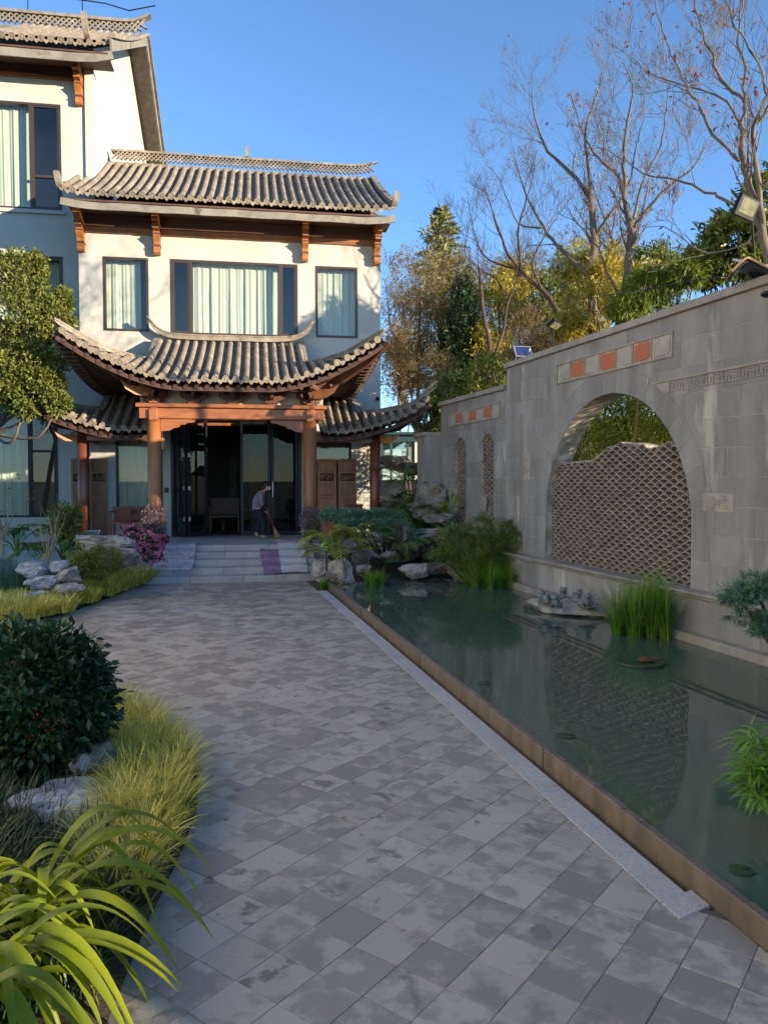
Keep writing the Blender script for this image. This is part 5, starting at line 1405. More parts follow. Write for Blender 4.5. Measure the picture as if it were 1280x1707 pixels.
limb_tree('bare_tree', 'dark thin two-stemmed bare tree between conifer and wall', [
    (C6((395, 1240), (372, 1090), (352, 950), (345, 860)), 21, 21, .12, .06),
    (C6((385, 1180), (420, 1080), (440, 980), (470, 900), (500, 850)), 21, 20.6, .09, .02),
    (C6((440, 980), (400, 900), (360, 880), (320, 840)), 20.8, 21.5, .05, .012),
    (C6((352, 950), (300, 880), (290, 800)), 21, 21.6, .04, .01)], 15, 'barkdark', None, 0, depth=3, dens=.65, tw_len=1.1)
limb_tree('bare_tree', 'small brown bare tree beside right corner of the house', [
    (C6((110, 1330), (100, 1180), (105, 1060), (95, 960)), 25, 25, .10, .05),
    (C6((100, 1150), (60, 1060), (50, 960), (40, 900)), 25, 25.5, .05, .012), (C6((105, 1060), (150, 980), (170, 900)), 25, 24.6, .05, .012)], 18, 'bark', 'l_brown', 700, .12, depth=3, dens=.9, tw_len=1.3)
limb_tree('bare_tree', 'twiggy bare tree standing behind the pale-trunked ones', [
    (C6((760, 1200), (765, 960), (780, 860), (770, 760)), 24, 24, .16, .09), (C6((770, 760), (730, 650), (700, 560)), 24, 24.5, .06, .012), (C6((780, 800), (850, 720), (900, 680)), 24, 23.5, .06, .012), (C6((775, 820), (700, 740), (640, 640)), 24, 25, .06, .012)], 21, 'bark', 'l_tan', 500, .12, depth=3, dens=.65, tw_len=1.4)

# ---------------- leafy trees and shrubs on the hill
def px_blob(x, y, Y, rx, rz, ry=None, w=1.):      # ellipsoid from its picture extents at distance Y
    c = aty(x, y, Y); k = Y/F_PX; return (tuple(c), (rx*k, ry if ry else rx*k, rz*k), w)
def shrub(name, label, cat, blobs, mt, n, size, seed, stem='barkdark', trunk=True, **kw):
    cx = sum(b[0][0] for b in blobs)/len(blobs); cy = sum(b[0][1] for b in blobs)/len(blobs); zb = min(b[0][2]-b[1][2] for b in blobs)
    hz = min(hill_h(cx, cy)-.1, zb) if kw.pop('onhill', True) else zb
    T = thing(name, label, cat, (cx, cy, hz))
    crown('crown' if cat == 'tree' else 'foliage', M[mt], T, blobs, n, size, seed=seed, **kw)
    if trunk:
        mb = MB(); rg = random.Random(seed); top = max(blobs, key=lambda b: b[1][2])[0]
        for k in range(3 if cat != 'tree' else 1):
            b = blobs[k % len(blobs)]; e = Vector(b[0])+Vector((0, 0, b[1][2]*.4))
            s_ = Vector((cx+rg.uniform(-.15, .15), cy+rg.uniform(-.15, .15), hz-.1)); mid = s_.lerp(e, .5)+Vector((rg.uniform(-.3, .3), rg.uniform(-.3, .3), 0))
            mb.tube(catmull([s_, mid, e], 4), [.10-.008*i for i in range(9)] if cat == 'tree' else [.04-.003*i for i in range(9)], 6)
        for b in blobs:
            for k in range(4):
                s_ = Vector((cx, cy, hz)).lerp(Vector(b[0]), .7); a = nrm(np.array([[rg.gauss(0, 1), rg.gauss(0, 1), rg.gauss(.4, 1)]]))[0]; e = Vector(b[0])+Vector((a[0]*b[1][0], a[1]*b[1][1], a[2]*b[1][2]))*.85
                mb.tube([s_, s_.lerp(e, .5)+Vector((0, 0, .08)), e], [.03, .02, .008], 5, cap=False)
        mb.build('trunk', M[stem], T, smooth=True)
    return T
# conifer: tiers of drooping sprays
def conifer(label, px, py_top, py_base, Y, halfw, seed):
    top = aty(px, py_top, Y); base = aty(px, py_base, Y); Hh = top.z-base.z; k = Y/F_PX
    T = thing('conifer', label, 'tree', (base.x, base.y, base.z)); rs = np.random.RandomState(seed); rg = random.Random(seed)
    tr = MB(); tr.tube([base, base.lerp(top, .5), top], [.2, .12, .02], 7); tr.build('trunk', M['barkdark'], T, smooth=True)
    br = MB(); P = []; D = []
    nt_ = 34
    for i in range(nt_):
        t = (i/nt_); z = base.z+Hh*(.12+.88*t); R_ = halfw*k*(1-t)**.8*rg.uniform(.75, 1.15)+.08
        for j in range(7):
            a = rg.uniform(0, 6.283); out = np.array([math.cos(a), math.sin(a), 0]); m = 26
            L = R_*rg.uniform(.7, 1.1)
            tip = Vector((base.x+out[0]*L, base.y+out[1]*L, z+L*.12)); br.tube([(base.x, base.y, z-.05), tip], [.025, .005], 3, cap=False)
            tt = rs.rand(m)**.7; q = np.stack([base.x+out[0]*L*tt, base.y+out[1]*L*tt, z+L*(.25*tt-.12*tt**2)-.02], 1)+rs.normal(0, .05+.05*L, (m, 3))*np.array([1, 1, .45])
            P.append(q); D.append(nrm(out+rs.normal(0, .55, (m, 3))+np.array([0, 0, .1])))
    P = np.concatenate(P); D = np.concatenate(D); V, F_ = leaves_np(P, D, .30*rs.uniform(.6, 1.2, len(P)), .28, rs)
    o = bpy.data.objects.new('crown', npmesh('crown', V, F_, M['l_conifer'])); link(o, T); br.build('branches', M['barkdark'], T)
conifer('tall pointed conifer rising above the brown shrubs beside the house', 735, 345, 690, 31, 112, 3)
shrub('willow_shrub', 'yellow-brown feathery tree in front of the conifer', 'tree', [px_blob(700, 520, 28, 55, 95), px_blob(745, 480, 28, 40, 70), px_blob(675, 590, 27, 40, 60)], 'l_tan', 9000, .20, 31, width=.14, droop=.5, spread=.2, shell=.3)
shrub('brown_shrub', 'dry brown thicket against the right house corner', 'shrub', [px_blob(662, 600, 24, 32, 60), px_blob(690, 650, 24, 45, 45), px_blob(730, 630, 24, 40, 50)], 'l_brown', 9000, .13, 32, width=.2, spread=.2, shell=.25)
shrub('dark_evergreen', 'dark green columnar evergreen behind the brown thicket', 'tree', [px_blob(770, 540, 26, 22, 80), px_blob(755, 600, 26, 25, 60)], 'l_dark', 7000, .16, 33, width=.4)
shrub('evergreen_shrub', 'green shrubs spilling over the low end of the wall', 'shrub', [px_blob(765, 660, 18.8, 50, 36), px_blob(815, 630, 18.4, 45, 34), px_blob(715, 700, 19.5, 26, 36), px_blob(775, 730, 18.8, 55, 60)], 'l_ever', 14000, .12, 34, width=.3, spread=.14)  # brought near, with a hidden low lobe added, to block sun from the house
shrub('yellow_tree', 'yellow-leaved tree behind the dark bare tree', 'tree', [px_blob(830, 520, 27, 48, 60), px_blob(850, 470, 28, 40, 38), px_blob(815, 580, 26, 40, 45)], 'l_yellow', 9000, .15, 35, width=.35, spread=.15, shell=.3)
shrub('olive_tree', 'olive-green tree behind the leaning bare tree', 'tree', [px_blob(900, 500, 29, 60, 50), px_blob(955, 480, 30, 45, 45)], 'l_olive', 9000, .17, 36, width=.35, spread=.15, shell=.3)
shrub('brown_shrub', 'reddish-brown dry shrub below the leaning bare tree', 'shrub', [px_blob(885, 560, 23, 42, 45), px_blob(920, 590, 22, 40, 30)], 'l_brown', 7000, .12, 37, width=.2, spread=.2, shell=.2)
shrub('bamboo_clump', 'bright yellow bamboo clump above the middle of the wall', 'bamboo', [px_blob(980, 510, 17.5, 42, 40), px_blob(950, 545, 17.5, 30, 25), px_blob(1005, 470, 18, 30, 35)], 'l_yellow', 7000, .16, 38, width=.16, droop=.6, spread=.16)
shrub('bamboo_clump', 'green bamboo clump right of the yellow one, above the wall', 'bamboo', [px_blob(1090, 480, 15.5, 48, 30), px_blob(1140, 455, 15, 30, 22), px_blob(1050, 515, 15.5, 36, 20)], 'l_bamboo', 7000, .16, 39, width=.16, droop=.6, spread=.16)
shrub('olive_tree', 'rounded olive tree in the gap behind the green bamboo', 'tree', [px_blob(1090, 455, 24, 55, 45), px_blob(1040, 480, 25, 40, 40)], 'l_olive', 7000, .16, 40, width=.35, spread=.15)
shrub('glossy_tree', 'dark glossy evergreen tree at the right edge behind the tall bare tree', 'tree', [px_blob(1235, 410, 15, 60, 60), px_blob(1290, 350, 15, 55, 70), px_blob(1175, 440, 15.5, 30, 30)], 'l_ever', 12000, .15, 41, width=.4, spread=.14)
shrub('bamboo_clump', 'bamboo thicket seen through the arch', 'bamboo', [(tuple(WL.wld((u, 2.6, z))), (.7, 1.0, 1.5)) for u, z in ((-6.5, 2.9), (-5.4, 3.3), (-4.4, 3.2), (-3.4, 3.2), (-2.0, 2.6), (-8.0, 2.6))], 'l_bamboo', 36000, .15, 42, width=.15, droop=.5, spread=.16, shell=.2)
cl = bpy.data.objects['bamboo_clump.002'] if 'bamboo_clump.002' in bpy.data.objects else None
rg = random.Random(4); mb = MB()
for k in range(14):
    q = WL.wld((rg.uniform(-8, -2), rg.uniform(1.6, 3.0), 0)); x, y = q.x, q.y; t = rg.uniform(-.2, .2); mb.tube([(x, y, 0), (x+t*.5, y, 2), (x+t*1.3, y, 3.7)], [.025, .023, .012], 6)
mb.build('culms', M['barkpale'], cl)

shrub('brown_shrub', 'dense tan thicket behind the yellow-leaved tree', 'shrub', [px_blob(800, 500, 31, 45, 55), px_blob(860, 540, 30, 50, 60), px_blob(780, 600, 28, 40, 50)], 'l_tan', 8000, .16, 43, width=.2, spread=.2, shell=.2)
shrub('brown_shrub', 'brown undergrowth low behind the step of the wall', 'shrub', [px_blob(850, 600, 19, 40, 28), px_blob(800, 640, 20, 40, 30), px_blob(910, 570, 19, 40, 25)], 'l_brown', 7000, .11, 44, width=.22, spread=.2, shell=.2)
shrub('yellow_shrub', 'golden shrub between the two pale bare trunks', 'shrub', [px_blob(1010, 440, 22, 40, 40), px_blob(960, 440, 23, 40, 36), px_blob(1060, 470, 20, 40, 30)], 'l_yellow', 7000, .13, 45, width=.3, spread=.18, shell=.25)
shrub('tan_tree', 'pale brown wispy tree far behind the conifer', 'tree', [px_blob(690, 500, 36, 50, 50), px_blob(780, 470, 37, 40, 45), px_blob(860, 450, 38, 50, 40), px_blob(940, 430, 38, 60, 40)], 'l_brown', 9000, .2, 46, width=.15, spread=.22, shell=.2)
# ---------------- round tree at the left edge
lt = [px_blob(20, 530, 16.6, 70, 85), px_blob(60, 580, 16.4, 50, 68), px_blob(-30, 600, 16.6, 70, 80), px_blob(90, 535, 16.6, 30, 36), px_blob(66, 635, 16.2, 38, 42), px_blob(10, 635, 16.1, 45, 45), px_blob(25, 470, 16.6, 48, 45), px_blob(112, 560, 16.5, 16, 14, w=.35), px_blob(104, 500, 16.7, 14, 16, w=.3), px_blob(60, 440, 16.6, 20, 16, w=.35), px_blob(96, 670, 16.1, 18, 16, w=.35), px_blob(40, 682, 16.0, 22, 12, w=.35)]
T = shrub('round_tree', 'dense round olive-green tree at the left edge in front of the wing', 'tree', lt, 'l_olive', 44000, .095, 50, width=.4, spread=.12, trunk=False, onhill=False, sv=.5)
mb = MB(); b0 = aty(-55, 980, 16.6); b0.z = 0; c0 = Vector(lt[0][0])
mb.tube(catmull([b0, b0.lerp(c0, .5)+Vector((-.1, 0, 0)), c0], 4), [.09-.006*i for i in range(9)], 7)
for b in lt[1:]: mb.tube(catmull([b0.lerp(c0, .55), b0.lerp(Vector(b[0]), .8), Vector(b[0])], 3), [.05, .04, .035, .03, .025, .02, .012], 5)
mb.build('trunk', M['bark'], T, smooth=True)

# ---------------- rocks
def rock(label, c, r, seed, mt='rock', cat='rock', cuts=12, rough=.13, rotz=0., name='rock', flat=0., group=None):
    bm = bmesh.new(); bmesh.ops.create_icosphere(bm, subdivisions=4, radius=1.0); rg = random.Random(seed)
    pl = []
    for k in range(cuts):
        n = Vector((rg.gauss(0, 1), rg.gauss(0, 1), rg.gauss(0, .8))).normalized(); pl.append((n, rg.uniform(.55, .85)))
    pl.append((Vector((rg.uniform(-.12, .12), rg.uniform(-.12, .12), 1)).normalized(), rg.uniform(.5, .75)-flat))
    off = Vector((rg.uniform(0, 50), rg.uniform(0, 50), rg.uniform(0, 50)))
    for v in bm.verts:
        p = v.co.copy()
        for n, d in pl:
            e = p.dot(n)-d
            if e > 0: p -= n*e*.92
        q = p*1.6+off
        p += p.normalized()*(mnoise.fractal(q, 1.0, 2.0, 4)*rough*1.3 + rough*.5*mnoise.noise(q*4) + .4*rough*mnoise.noise(Vector((q.x*.8, q.y*.8, q.z*7))))
        v.co = Vector((p.x*r[0], p.y*r[1], p.z*r[2]))
    me = bpy.data.meshes.new(name); bm.to_mesh(me); bm.free(); me.materials.append(M[mt])
    o = bpy.data.objects.new(name, me); o.location = c; o.rotation_euler = (0, 0, rotz); COL.objects.link(o)
    return setp(o, label, cat, group, 'thing')
def rock_px(label, x0, x1, y0, y1, Y, seed, mt='rock', dep=None, **kw):     # from picture extents at distance Y
    c = aty((x0+x1)/2, (y0+y1)/2, Y); k = Y/F_PX; rx, rz_ = (x1-x0)/2*k*1.18, (y1-y0)/2*k*1.25
    return rock(label, c, (rx, dep or rx*.8, rz_), seed, mt, **kw)
# far-left bed
rock_px('large pale boulder lying across the top beside pink flowers', 138, 222, 888, 918, 13.6, 1, 'rock', .35, flat=.1)
rock_px('broad grey boulder under the pale one by the pink flowers', 165, 234, 912, 948, 13.3, 2, 'rock', .35)
rock_px('blue-grey layered rock at left of the rock stack', 34, 80, 936, 962, 12.4, 3, 'rockblue', .3)
rock_px('long blue-grey rock in the middle of the left rock stack', 44, 96, 958, 985, 12.1, 4, 'rockblue', .3)
rock_px('flat bluish rock at the foot of the left rock stack', 40, 90, 982, 1002, 11.9, 5, 'rockblue', .3, flat=.15)
rock_px('square yellowish rock on top right of the left stack', 92, 138, 946, 972, 12.2, 6, 'rock', .28)
rock_px('small pale rock behind the yellowish square rock', 82, 128, 934, 954, 12.6, 7, 'rockblue', .25)
rock_px('flat rock below the yellowish square rock', 88, 140, 970, 994, 12.0, 8, 'rock', .28, flat=.1)
rock_px('grey rock at the left picture edge in the yellow grass', -20, 16, 995, 1022, 11.4, 9, 'rockblue', .25)
# near-left bed
rock_px('pale upright rock behind the red-berried shrub', 134, 176, 1098, 1165, 6.4, 10, 'rockblue', .16)
rock('large flat blue-grey rock between the berry shrub and strap leaves', tuple(atz(100, 1350, .08)), (.44, .38, .22), 11, 'rockblue', flat=.12)
rock_px('brownish half-hidden rock between berry shrub and yellow grass', 120, 200, 1245, 1300, 5.0, 12, 'rock', .2)
# right of the steps and rockery
rock_px('upright grey boulder standing at the pond corner by the steps', 550, 590, 926, 977, 14.2, 20, 'rock', .2)
rock_px('rust-coloured upright stone behind the pond-corner boulder', 585, 615, 912, 950, 14.9, 21, 'rockdark', .2)
rock_px('small pale rock at the foot of the split-leaf plant', 524, 556, 925, 970, 14.4, 22, 'rock', .18)
rock_px('flat tan boulder at the far water edge', 662, 716, 936, 962, 14.6, 23, 'rock', .3, flat=.1)
rock_px('low grey slab right of the tan boulder at the water edge', 700, 752, 938, 956, 15.0, 24, 'rockdark', .3)
rock_px('small round rock in dark leaves above the water', 635, 662, 916, 934, 15.0, 25, 'rock', .2)
rock_px('tall dark double boulder against the stone pier', 695, 742, 795, 858, 17.4, 26, 'rockdark', .35, cuts=6)
rock_px('pale overhanging ledge stone of the rockery', 708, 762, 853, 872, 16.4, 27, 'rock', .4, flat=.2)
rock_px('thin ledge stone under the pale overhang', 696, 752, 878, 890, 16.0, 28, 'rock', .4, flat=.2)
rock_px('broad brown ledge stone low in the rockery', 690, 750, 888, 904, 15.8, 29, 'rock', .4, flat=.15)
rock_px('blue-grey block left of the rockery ledges', 676, 708, 892, 916, 15.9, 30, 'rockblue', .3)
rock_px('dark block at the foot of the rockery', 640, 700, 900, 940, 16.2, 31, 'rockdark', .4)
rock_px('flat layered rock under the dwarf pine', 636, 690, 884, 905, 16.4, 32, 'rockdark', .4, flat=.1)
rock_px('dark brown stone below the tall double boulder', 690, 735, 842, 868, 17.2, 33, 'rockdark', .4)
rock_px('brown ledge stone left of the double boulder', 675, 705, 836, 852, 17.4, 34, 'rock', .35, flat=.15)
rock_px('small squarish rock on the slope among ferns', 648, 674, 814, 826, 18.0, 35, 'rock', .2)
rock_px('grey boulder on the slope beside the right red column', 632, 672, 824, 842, 18.2, 36, 'rockdark', .3)
rock_px('wide rough grey boulder below the glass pavilion', 634, 690, 758, 785, 20.5, 37, 'rockdark', .5)
rock_px('brown jagged boulder right of the wide grey one', 676, 714, 770, 795, 20.0, 38, 'rockdark', .45)
rock_px('dark mossy bank stone behind the rockery water', 700, 770, 900, 950, 16.6, 39, 'rockdark', .4)
rock_px('dark stone under the tall reeds', 740, 830, 930, 975, 14.6, 40, 'rockdark', .35)
rock_px('low pale stone in front of the rust-coloured stone', 588, 618, 940, 960, 14.4, 41, 'rock', .2)
rock('flat brown-edged stone slab carrying the frog figures', tuple(atz(946, 1014, .13)), (.80, .44, .19), 42, 'rock', flat=-.12, rotz=math.radians(-50), cuts=4, rough=.06)
# bank of soil filling behind the rockery
mb = MB(); gx, gy = np.linspace(-1.2, 2.6, 24), np.linspace(14.0, 22.5, 30); vv = []
for y in gy:
    for x in gx:
        t = max(0, min(1, (y-14.3)/5.0)); z = -.1+1.0*t+.12*mnoise.noise(Vector((x*1.3, y*1.3, 4)))
        hl = HS.loc((x, y, 0))
        if hl.x < 4.45 and hl.y > -3.0: z = min(z, .2)
        vv.append((float(x), float(y), z))
mb.add(vv, [(j*24+i, j*24+i+1, (j+1)*24+i+1, (j+1)*24+i) for j in range(29) for i in range(23)]); mb.build('bank', M['soil'], kind='structure', smooth=True)
# ================================================================== GARDEN PLANTS
def ribbon(mb, pts, w, fold=.25, side=None):
    """leaf ribbon with a V fold along its midrib; w list of widths"""
    pts = [Vector(p) for p in pts]; n = len(pts); base = len(mb.v)
    for i, p in enumerate(pts):
        d = (pts[min(i+1, n-1)]-pts[max(i-1, 0)]).normalized(); s_ = Vector(side) if side is not None else d.cross(Vector((0, 0, 1)))
        s_ = (s_-d*s_.dot(d)).normalized(); u = s_.cross(d)
        if u.z < 0: u = -u
        mb.v += [tuple(p-s_*w[i]/2+u*w[i]*fold*.5), tuple(p), tuple(p+s_*w[i]/2+u*w[i]*fold*.5)]
    for i in range(n-1):
        for k in (0, 1): mb.f.append((base+3*i+k, base+3*i+k+1, base+3*i+3+k+1, base+3*i+3+k)); mb.m.append(mb.cm)
def arch_pts(b, az, L, rise, fall, n=10, twist=0.):
    out = []; o = Vector((math.cos(az), math.sin(az), 0)); s_ = Vector((-o.y, o.x, 0))
    for i in range(n+1):
        t = i/n; out.append(Vector(b)+o*(L*(t*.95))+s_*(twist*t*t)+Vector((0, 0, rise*4*t*(1-t)*.5+rise*t*.6-fall*t**2.4)))
    return out
def strap_plant(name, label, base, leaves, mt, cat='plant'):
    T = thing(name, label, cat, base)
    for (b, az, L, rise, fall, w, tw) in leaves:
        P = arch_pts(b, az, L, rise, fall, 14, tw); n = len(P); mb = MB()
        ribbon(mb, P, [w*(min(1, .55+i/n*1.6) if i < n*.5 else max(.02, (1-((i/(n-1))-.5)/.5)**.55)) for i in range(n)], .35); mb.build('leaf', M[mt], T, smooth=True)
    return T
# strap-leaved clump in the foreground
rg = random.Random(8); Ls = []
bx_ = Vector((-1.60, 2.85, .1))
for k in range(64):
    az = rg.uniform(-1.2, 1.1); L = rg.uniform(.35, .68); b = bx_+Vector((rg.uniform(-.2, .25), rg.uniform(-.6, .45), 0)); Ls.append((b, az, L, rg.uniform(.22, .55), rg.uniform(.1, .42), rg.uniform(.04, .062), rg.uniform(-.15, .15)))
for (az, L, rise, fall, dy) in ((.30, .98, .52, .22, .3), (.12, .92, .46, .25, .2), (-.1, .88, .42, .26, .1), (.45, .85, .55, .2, .35), (-.3, .82, .40, .3, -.1), (.2, .95, .36, .25, -.2), (-.5, .78, .42, .4, -.3), (-.15, .85, .42, .4, -.35), (-.7, .75, .45, .45, -.4), (.05, .9, .3, .2, -.1), (-.2, .82, .3, .25, -.3), (.6, .7, .6, .2, .3), (.0, .8, .5, .5, -.2), (-.4, .72, .55, .6, -.25)):
    Ls.append((bx_+Vector((.1, dy, 0)), az, L*.86, rise, fall*.9, .068, 0))
strap_plant('strap_leaf_plant', 'large glossy strap-leaved plant in the bottom left corner', tuple(bx_), Ls, 'strap')
# clipped dark shrub with red berries
c0 = aty(62, 1182, 5.15)
T = thing('berry_shrub', 'dark green clipped shrub with red berries at the left', 'shrub', (c0.x, c0.y, .05))
bl = [((c0.x-.12, c0.y, .53), (.50, .46, .46), 2), ((c0.x+.08, c0.y-.02, .50), (.38, .42, .44), 2), ((c0.x-.35, c0.y, .48), (.4, .42, .42), 1)]
crown('foliage', M['l_dark'], T, bl, 21000, .062, .5, seed=60, clump=30, spread=.10, shell=.82, outward=1.0)
mb = MB(); rs = np.random.RandomState(3)
for b in bl: mb.ell(b[0], [q*.86 for q in b[1]], 14, 9)
mb.build('inner_leaves', M['l_dark'], T)
mb = MB(); rg = random.Random(6)
for k in range(26):
    b = rg.choice(bl[:2]); d = Vector((rg.gauss(.3, 1), rg.gauss(-.9, .7), rg.gauss(-.1, .9))).normalized(); c = Vector(b[0])+Vector((d.x*b[1][0], d.y*b[1][1], d.z*b[1][2]))*.99
    for j in range(rg.randint(5, 11)): mb.ell(tuple(c+Vector((rg.gauss(0, .022), rg.gauss(0, .02), rg.gauss(0, .02)))), (.0075,)*3, 6, 4)
mb.build('berries', M['berry'], T, smooth=True, kind='stuff')
# yellow ornamental grass, near and far
def area_tufts(poly, step, rg, z=.04, jit=.5, hf=None):
    xs = [p[0] for p in poly]; ys = [p[1] for p in poly]; out = []
    x = min(xs)
    while x < max(xs):
        y = min(ys)
        while y < max(ys):
            q = (x+rg.uniform(-jit, jit)*step, y+rg.uniform(-jit, jit)*step)
            if inside(q, poly): out.append((q[0], q[1], z, (hf(q) if hf else 1)*rg.uniform(.75, 1.2)))
            y += step
        x += step
    return out
rg = random.Random(31)
ne = [E2(*p) for p in ((150, 1185), (205, 1192), (255, 1222), (292, 1262), (315, 1300), (310, 1345), (292, 1410), (262, 1475), (225, 1520), (150, 1520), (165, 1420), (175, 1340), (165, 1290), (170, 1240))]
ne2 = [E2(*p) for p in ((-60, 1330), (60, 1400), (170, 1430), (230, 1530), (150, 1700), (-60, 1800))]
grass_tufts('grass', M['grassyellow'], None, area_tufts(ne, .11, rg, .04), 85, .25, .0105, 61, lean=(.35, 1.5), rad=.06, seg=6)
setp(bpy.data.objects['grass'], 'yellow-green tufted grass edging the near left bed', 'grass', None, 'stuff')
fe = [E2(*p) for p in ((-60, 1052), (0, 1046), (60, 1039), (110, 1028), (160, 1009), (205, 991), (262, 969), (236, 948), (200, 956), (150, 985), (90, 1003), (30, 1012), (-60, 1018))]
o = grass_tufts('grass', M['grassyellow'], None, area_tufts(fe, .15, rg, .06), 60, .28, .017, 62, lean=(.3, 1.4), rad=.1)
setp(o, 'yellow-green grass strip edging the far left bed', 'grass', None, 'stuff')
o = grass_tufts('ground_cover', M['l_dark'], None, area_tufts(ne2, .10, rg, .04)+area_tufts([(-4.6, .5), (-1.5, .5), (-1.75, 3.2), (-1.75, 4.6), (-2.3, 5.6), (-3.2, 7.4), (-4.6, 9.0)], .17, rg, .04), 30, .22, .012, 63, lean=(.3, 1.2), rad=.09)
setp(o, 'dark leafy ground cover filling the near left bed under the strap leaves', 'ground cover', None, 'stuff')
# green water grasses
def reed(name, label, px, py, z, n_t, per, ht, wd, rad, seed, mt='grassgreen', spreadx=.2):
    c = atz(px, py, z); r = random.Random(seed); T = thing(name, label, 'plant', (c.x, c.y, z)); tf = []
    for k in range(n_t): a = r.uniform(0, 6.28); q = spreadx*math.sqrt(r.random()); tf.append((c.x+q*math.cos(a), c.y+q*math.sin(a), z-.02, r.uniform(.8, 1.15)))
    grass_tufts('blades', M[mt], T, tf, per, ht, wd, seed, lean=(.05, 1.05), rad=rad, seg=5); return T
reed('water_grass', 'bright green water grass clump standing in front of the tile screen', 1068, 1056, .1, 20, 52, .74, .014, .06, 70, spreadx=.36)
reed('water_grass', 'fresh green grass at the water edge below the tall reeds', 815, 978, .1, 18, 46, .5, .012, .05, 71, spreadx=.42)
reed('water_grass', 'small grass tuft in the water beside the pond-corner boulder', 622, 976, .1, 8, 40, .34, .012, .04, 72, spreadx=.2)
reed('water_grass', 'small grass tuft at the end of the kerb by the steps', 543, 982, .0, 5, 40, .22, .01, .04, 73, spreadx=.1)
reed('arching_grass', 'soft arching grey-green grass at the left edge', 18, 992, .1, 10, 70, .62, .010, .06, 74, 'l_blue', spreadx=.25)
# umbrella reeds: stems with whorls of fine leaves
def papyrus(name, label, c, n, h, R_, seed, lsz=.22, mt='l_papyrus', per=34):
    T = thing(name, label, 'plant', tuple(c)); rs = np.random.RandomState(seed); st = MB(); P = []; D = []
    for k in range(n):
        a = rs.uniform(0, 6.283); q = math.sqrt(rs.rand()); b = Vector(c)+Vector((math.cos(a), math.sin(a)*.55, 0))*R_*.45*q; hh = h*rs.uniform(.45, 1.08)*(1-.25*q)
        top = b+Vector((math.cos(a)*R_*.75*q, math.sin(a)*R_*.4*q, hh)); st.tube([b, b.lerp(top, .5)+Vector((0, 0, .05)), top], [.006, .005, .003], 4, cap=False)
        d = nrm(rs.normal(size=(per, 3))*np.array([1, 1, .35])+np.array([0, 0, .12])); P.append(np.tile(tuple(top), (per, 1))+rs.normal(0, .015, (per, 3))); D.append(d)
    P = np.concatenate(P); D = np.concatenate(D); m = len(P)
    # each leaf a drooping strip of two pieces
    L = lsz*rs.uniform(.6, 1.2, m)[:, None]; S = nrm(np.cross(D, np.array([0, 0, 1.])+rs.normal(0, .2, (m, 3)))); w = .012
    mid = P+D*L*.55; tip = mid+nrm(D+np.array([0, 0, -.55]))*L*.5
    V = np.stack([P-S*w*.3, P+S*w*.3, mid+S*w*.5, mid-S*w*.5, tip], 1).reshape(-1, 3); i = np.arange(m)*5
    F_ = np.concatenate([np.stack([i, i+1, i+2], 1), np.stack([i, i+2, i+3], 1), np.stack([i+3, i+2, i+4], 1)], 0)
    o = bpy.data.objects.new('foliage', npmesh('foliage', V, F_, M[mt])); link(o, T); st.build('stems', M['grassgreen'], T)
    return T
papyrus('umbrella_reed', 'tall bushy umbrella reeds growing against the stone wall', atz(808, 972, .1), 190, 1.2, .85, 80)
papyrus('umbrella_reed', 'bright green feathery reed at the right picture edge in the pond', Vector((2.32, 3.95, .1)), 60, .62, .42, 81, .17, 'grassgreen')
# split-leaf philodendron
def lobed_leaf(mb, b, az, L, tilt, W, n=8, droop=.35):
    """pinnate lobed blade: a midrib with paired finger lobes"""
    o = Vector((math.cos(az), math.sin(az), 0)); s_ = Vector((-o.y, o.x, 0)); P = []
    for i in range(n+2):
        t = i/(n+1); P.append(Vector(b)+o*L*t*math.cos(tilt)+Vector((0, 0, L*(math.sin(tilt)*t-droop*t*t))))
    ribbon(mb, P, [.05*L*(1-.8*i/(n+1))+.012 for i in range(n+2)], .2)
    for i in range(1, n+1):
        t = i/(n+1); w = W*math.sin(math.pi*(.18+.72*t))*1.0
        d = (P[i+1]-P[i]).normalized()
        for sg in (-1, 1):
            e = (s_*sg*.9+d*.62).normalized(); q = [P[i], P[i]+e*w*.5+Vector((0, 0, .03*w)), P[i]+e*w+Vector((0, 0, -.22*w))]
            ribbon(mb, q, [L*.075, L*.085, .004], .15)
def philodendron(name, label, c, n, L, seed, mt='l_philo', az0=0, azr=3.14, h=.35, rad=.1):
    T = thing(name, label, 'plant', tuple(c)); r = random.Random(seed)
    st = MB()
    for k in range(n):
        az = az0+r.uniform(-azr, azr); hh = h*r.uniform(.3, 1.2); d = rad+r.uniform(.05, .25); b = Vector(c)+Vector((math.cos(az)*d, math.sin(az)*d, hh))
        st.tube(catmull([Vector(c), Vector(c)+Vector((math.cos(az)*d*.4, math.sin(az)*d*.4, hh*.7)), b], 3), .008, 5)
        l = L*r.uniform(.7, 1.15); mb = MB(); lobed_leaf(mb, b, az, l, r.uniform(.0, .75), l*.42, 8, r.uniform(.3, .6)); mb.build('leaf', M[mt], T, smooth=True)
    st.build('stalks', M['grassgreen'], T); return T
philodendron('split_leaf_plant', 'yellow-green split-leaf plant beside the pale runner and steps', aty(560, 935, 14.6), 18, .52, 90, az0=-1.57, azr=2.6, h=.5)
philodendron('split_leaf_plant', 'yellow-green split-leaf plant below the dwarf pine', aty(600, 925, 15.0), 12, .50, 91, az0=-1.2, azr=2.2, h=.45)
philodendron('split_leaf_plant', 'dark split-leaf plant over the rockery water', aty(680, 935, 15.3), 14, .5, 92, 'l_fern', az0=-1.6, azr=2.2, h=.4)
philodendron('split_leaf_plant', 'low split-leaf plant beside the pale overhanging ledge stone', aty(745, 860, 16.6), 12, .45, 93, 'l_philo', h=.35)
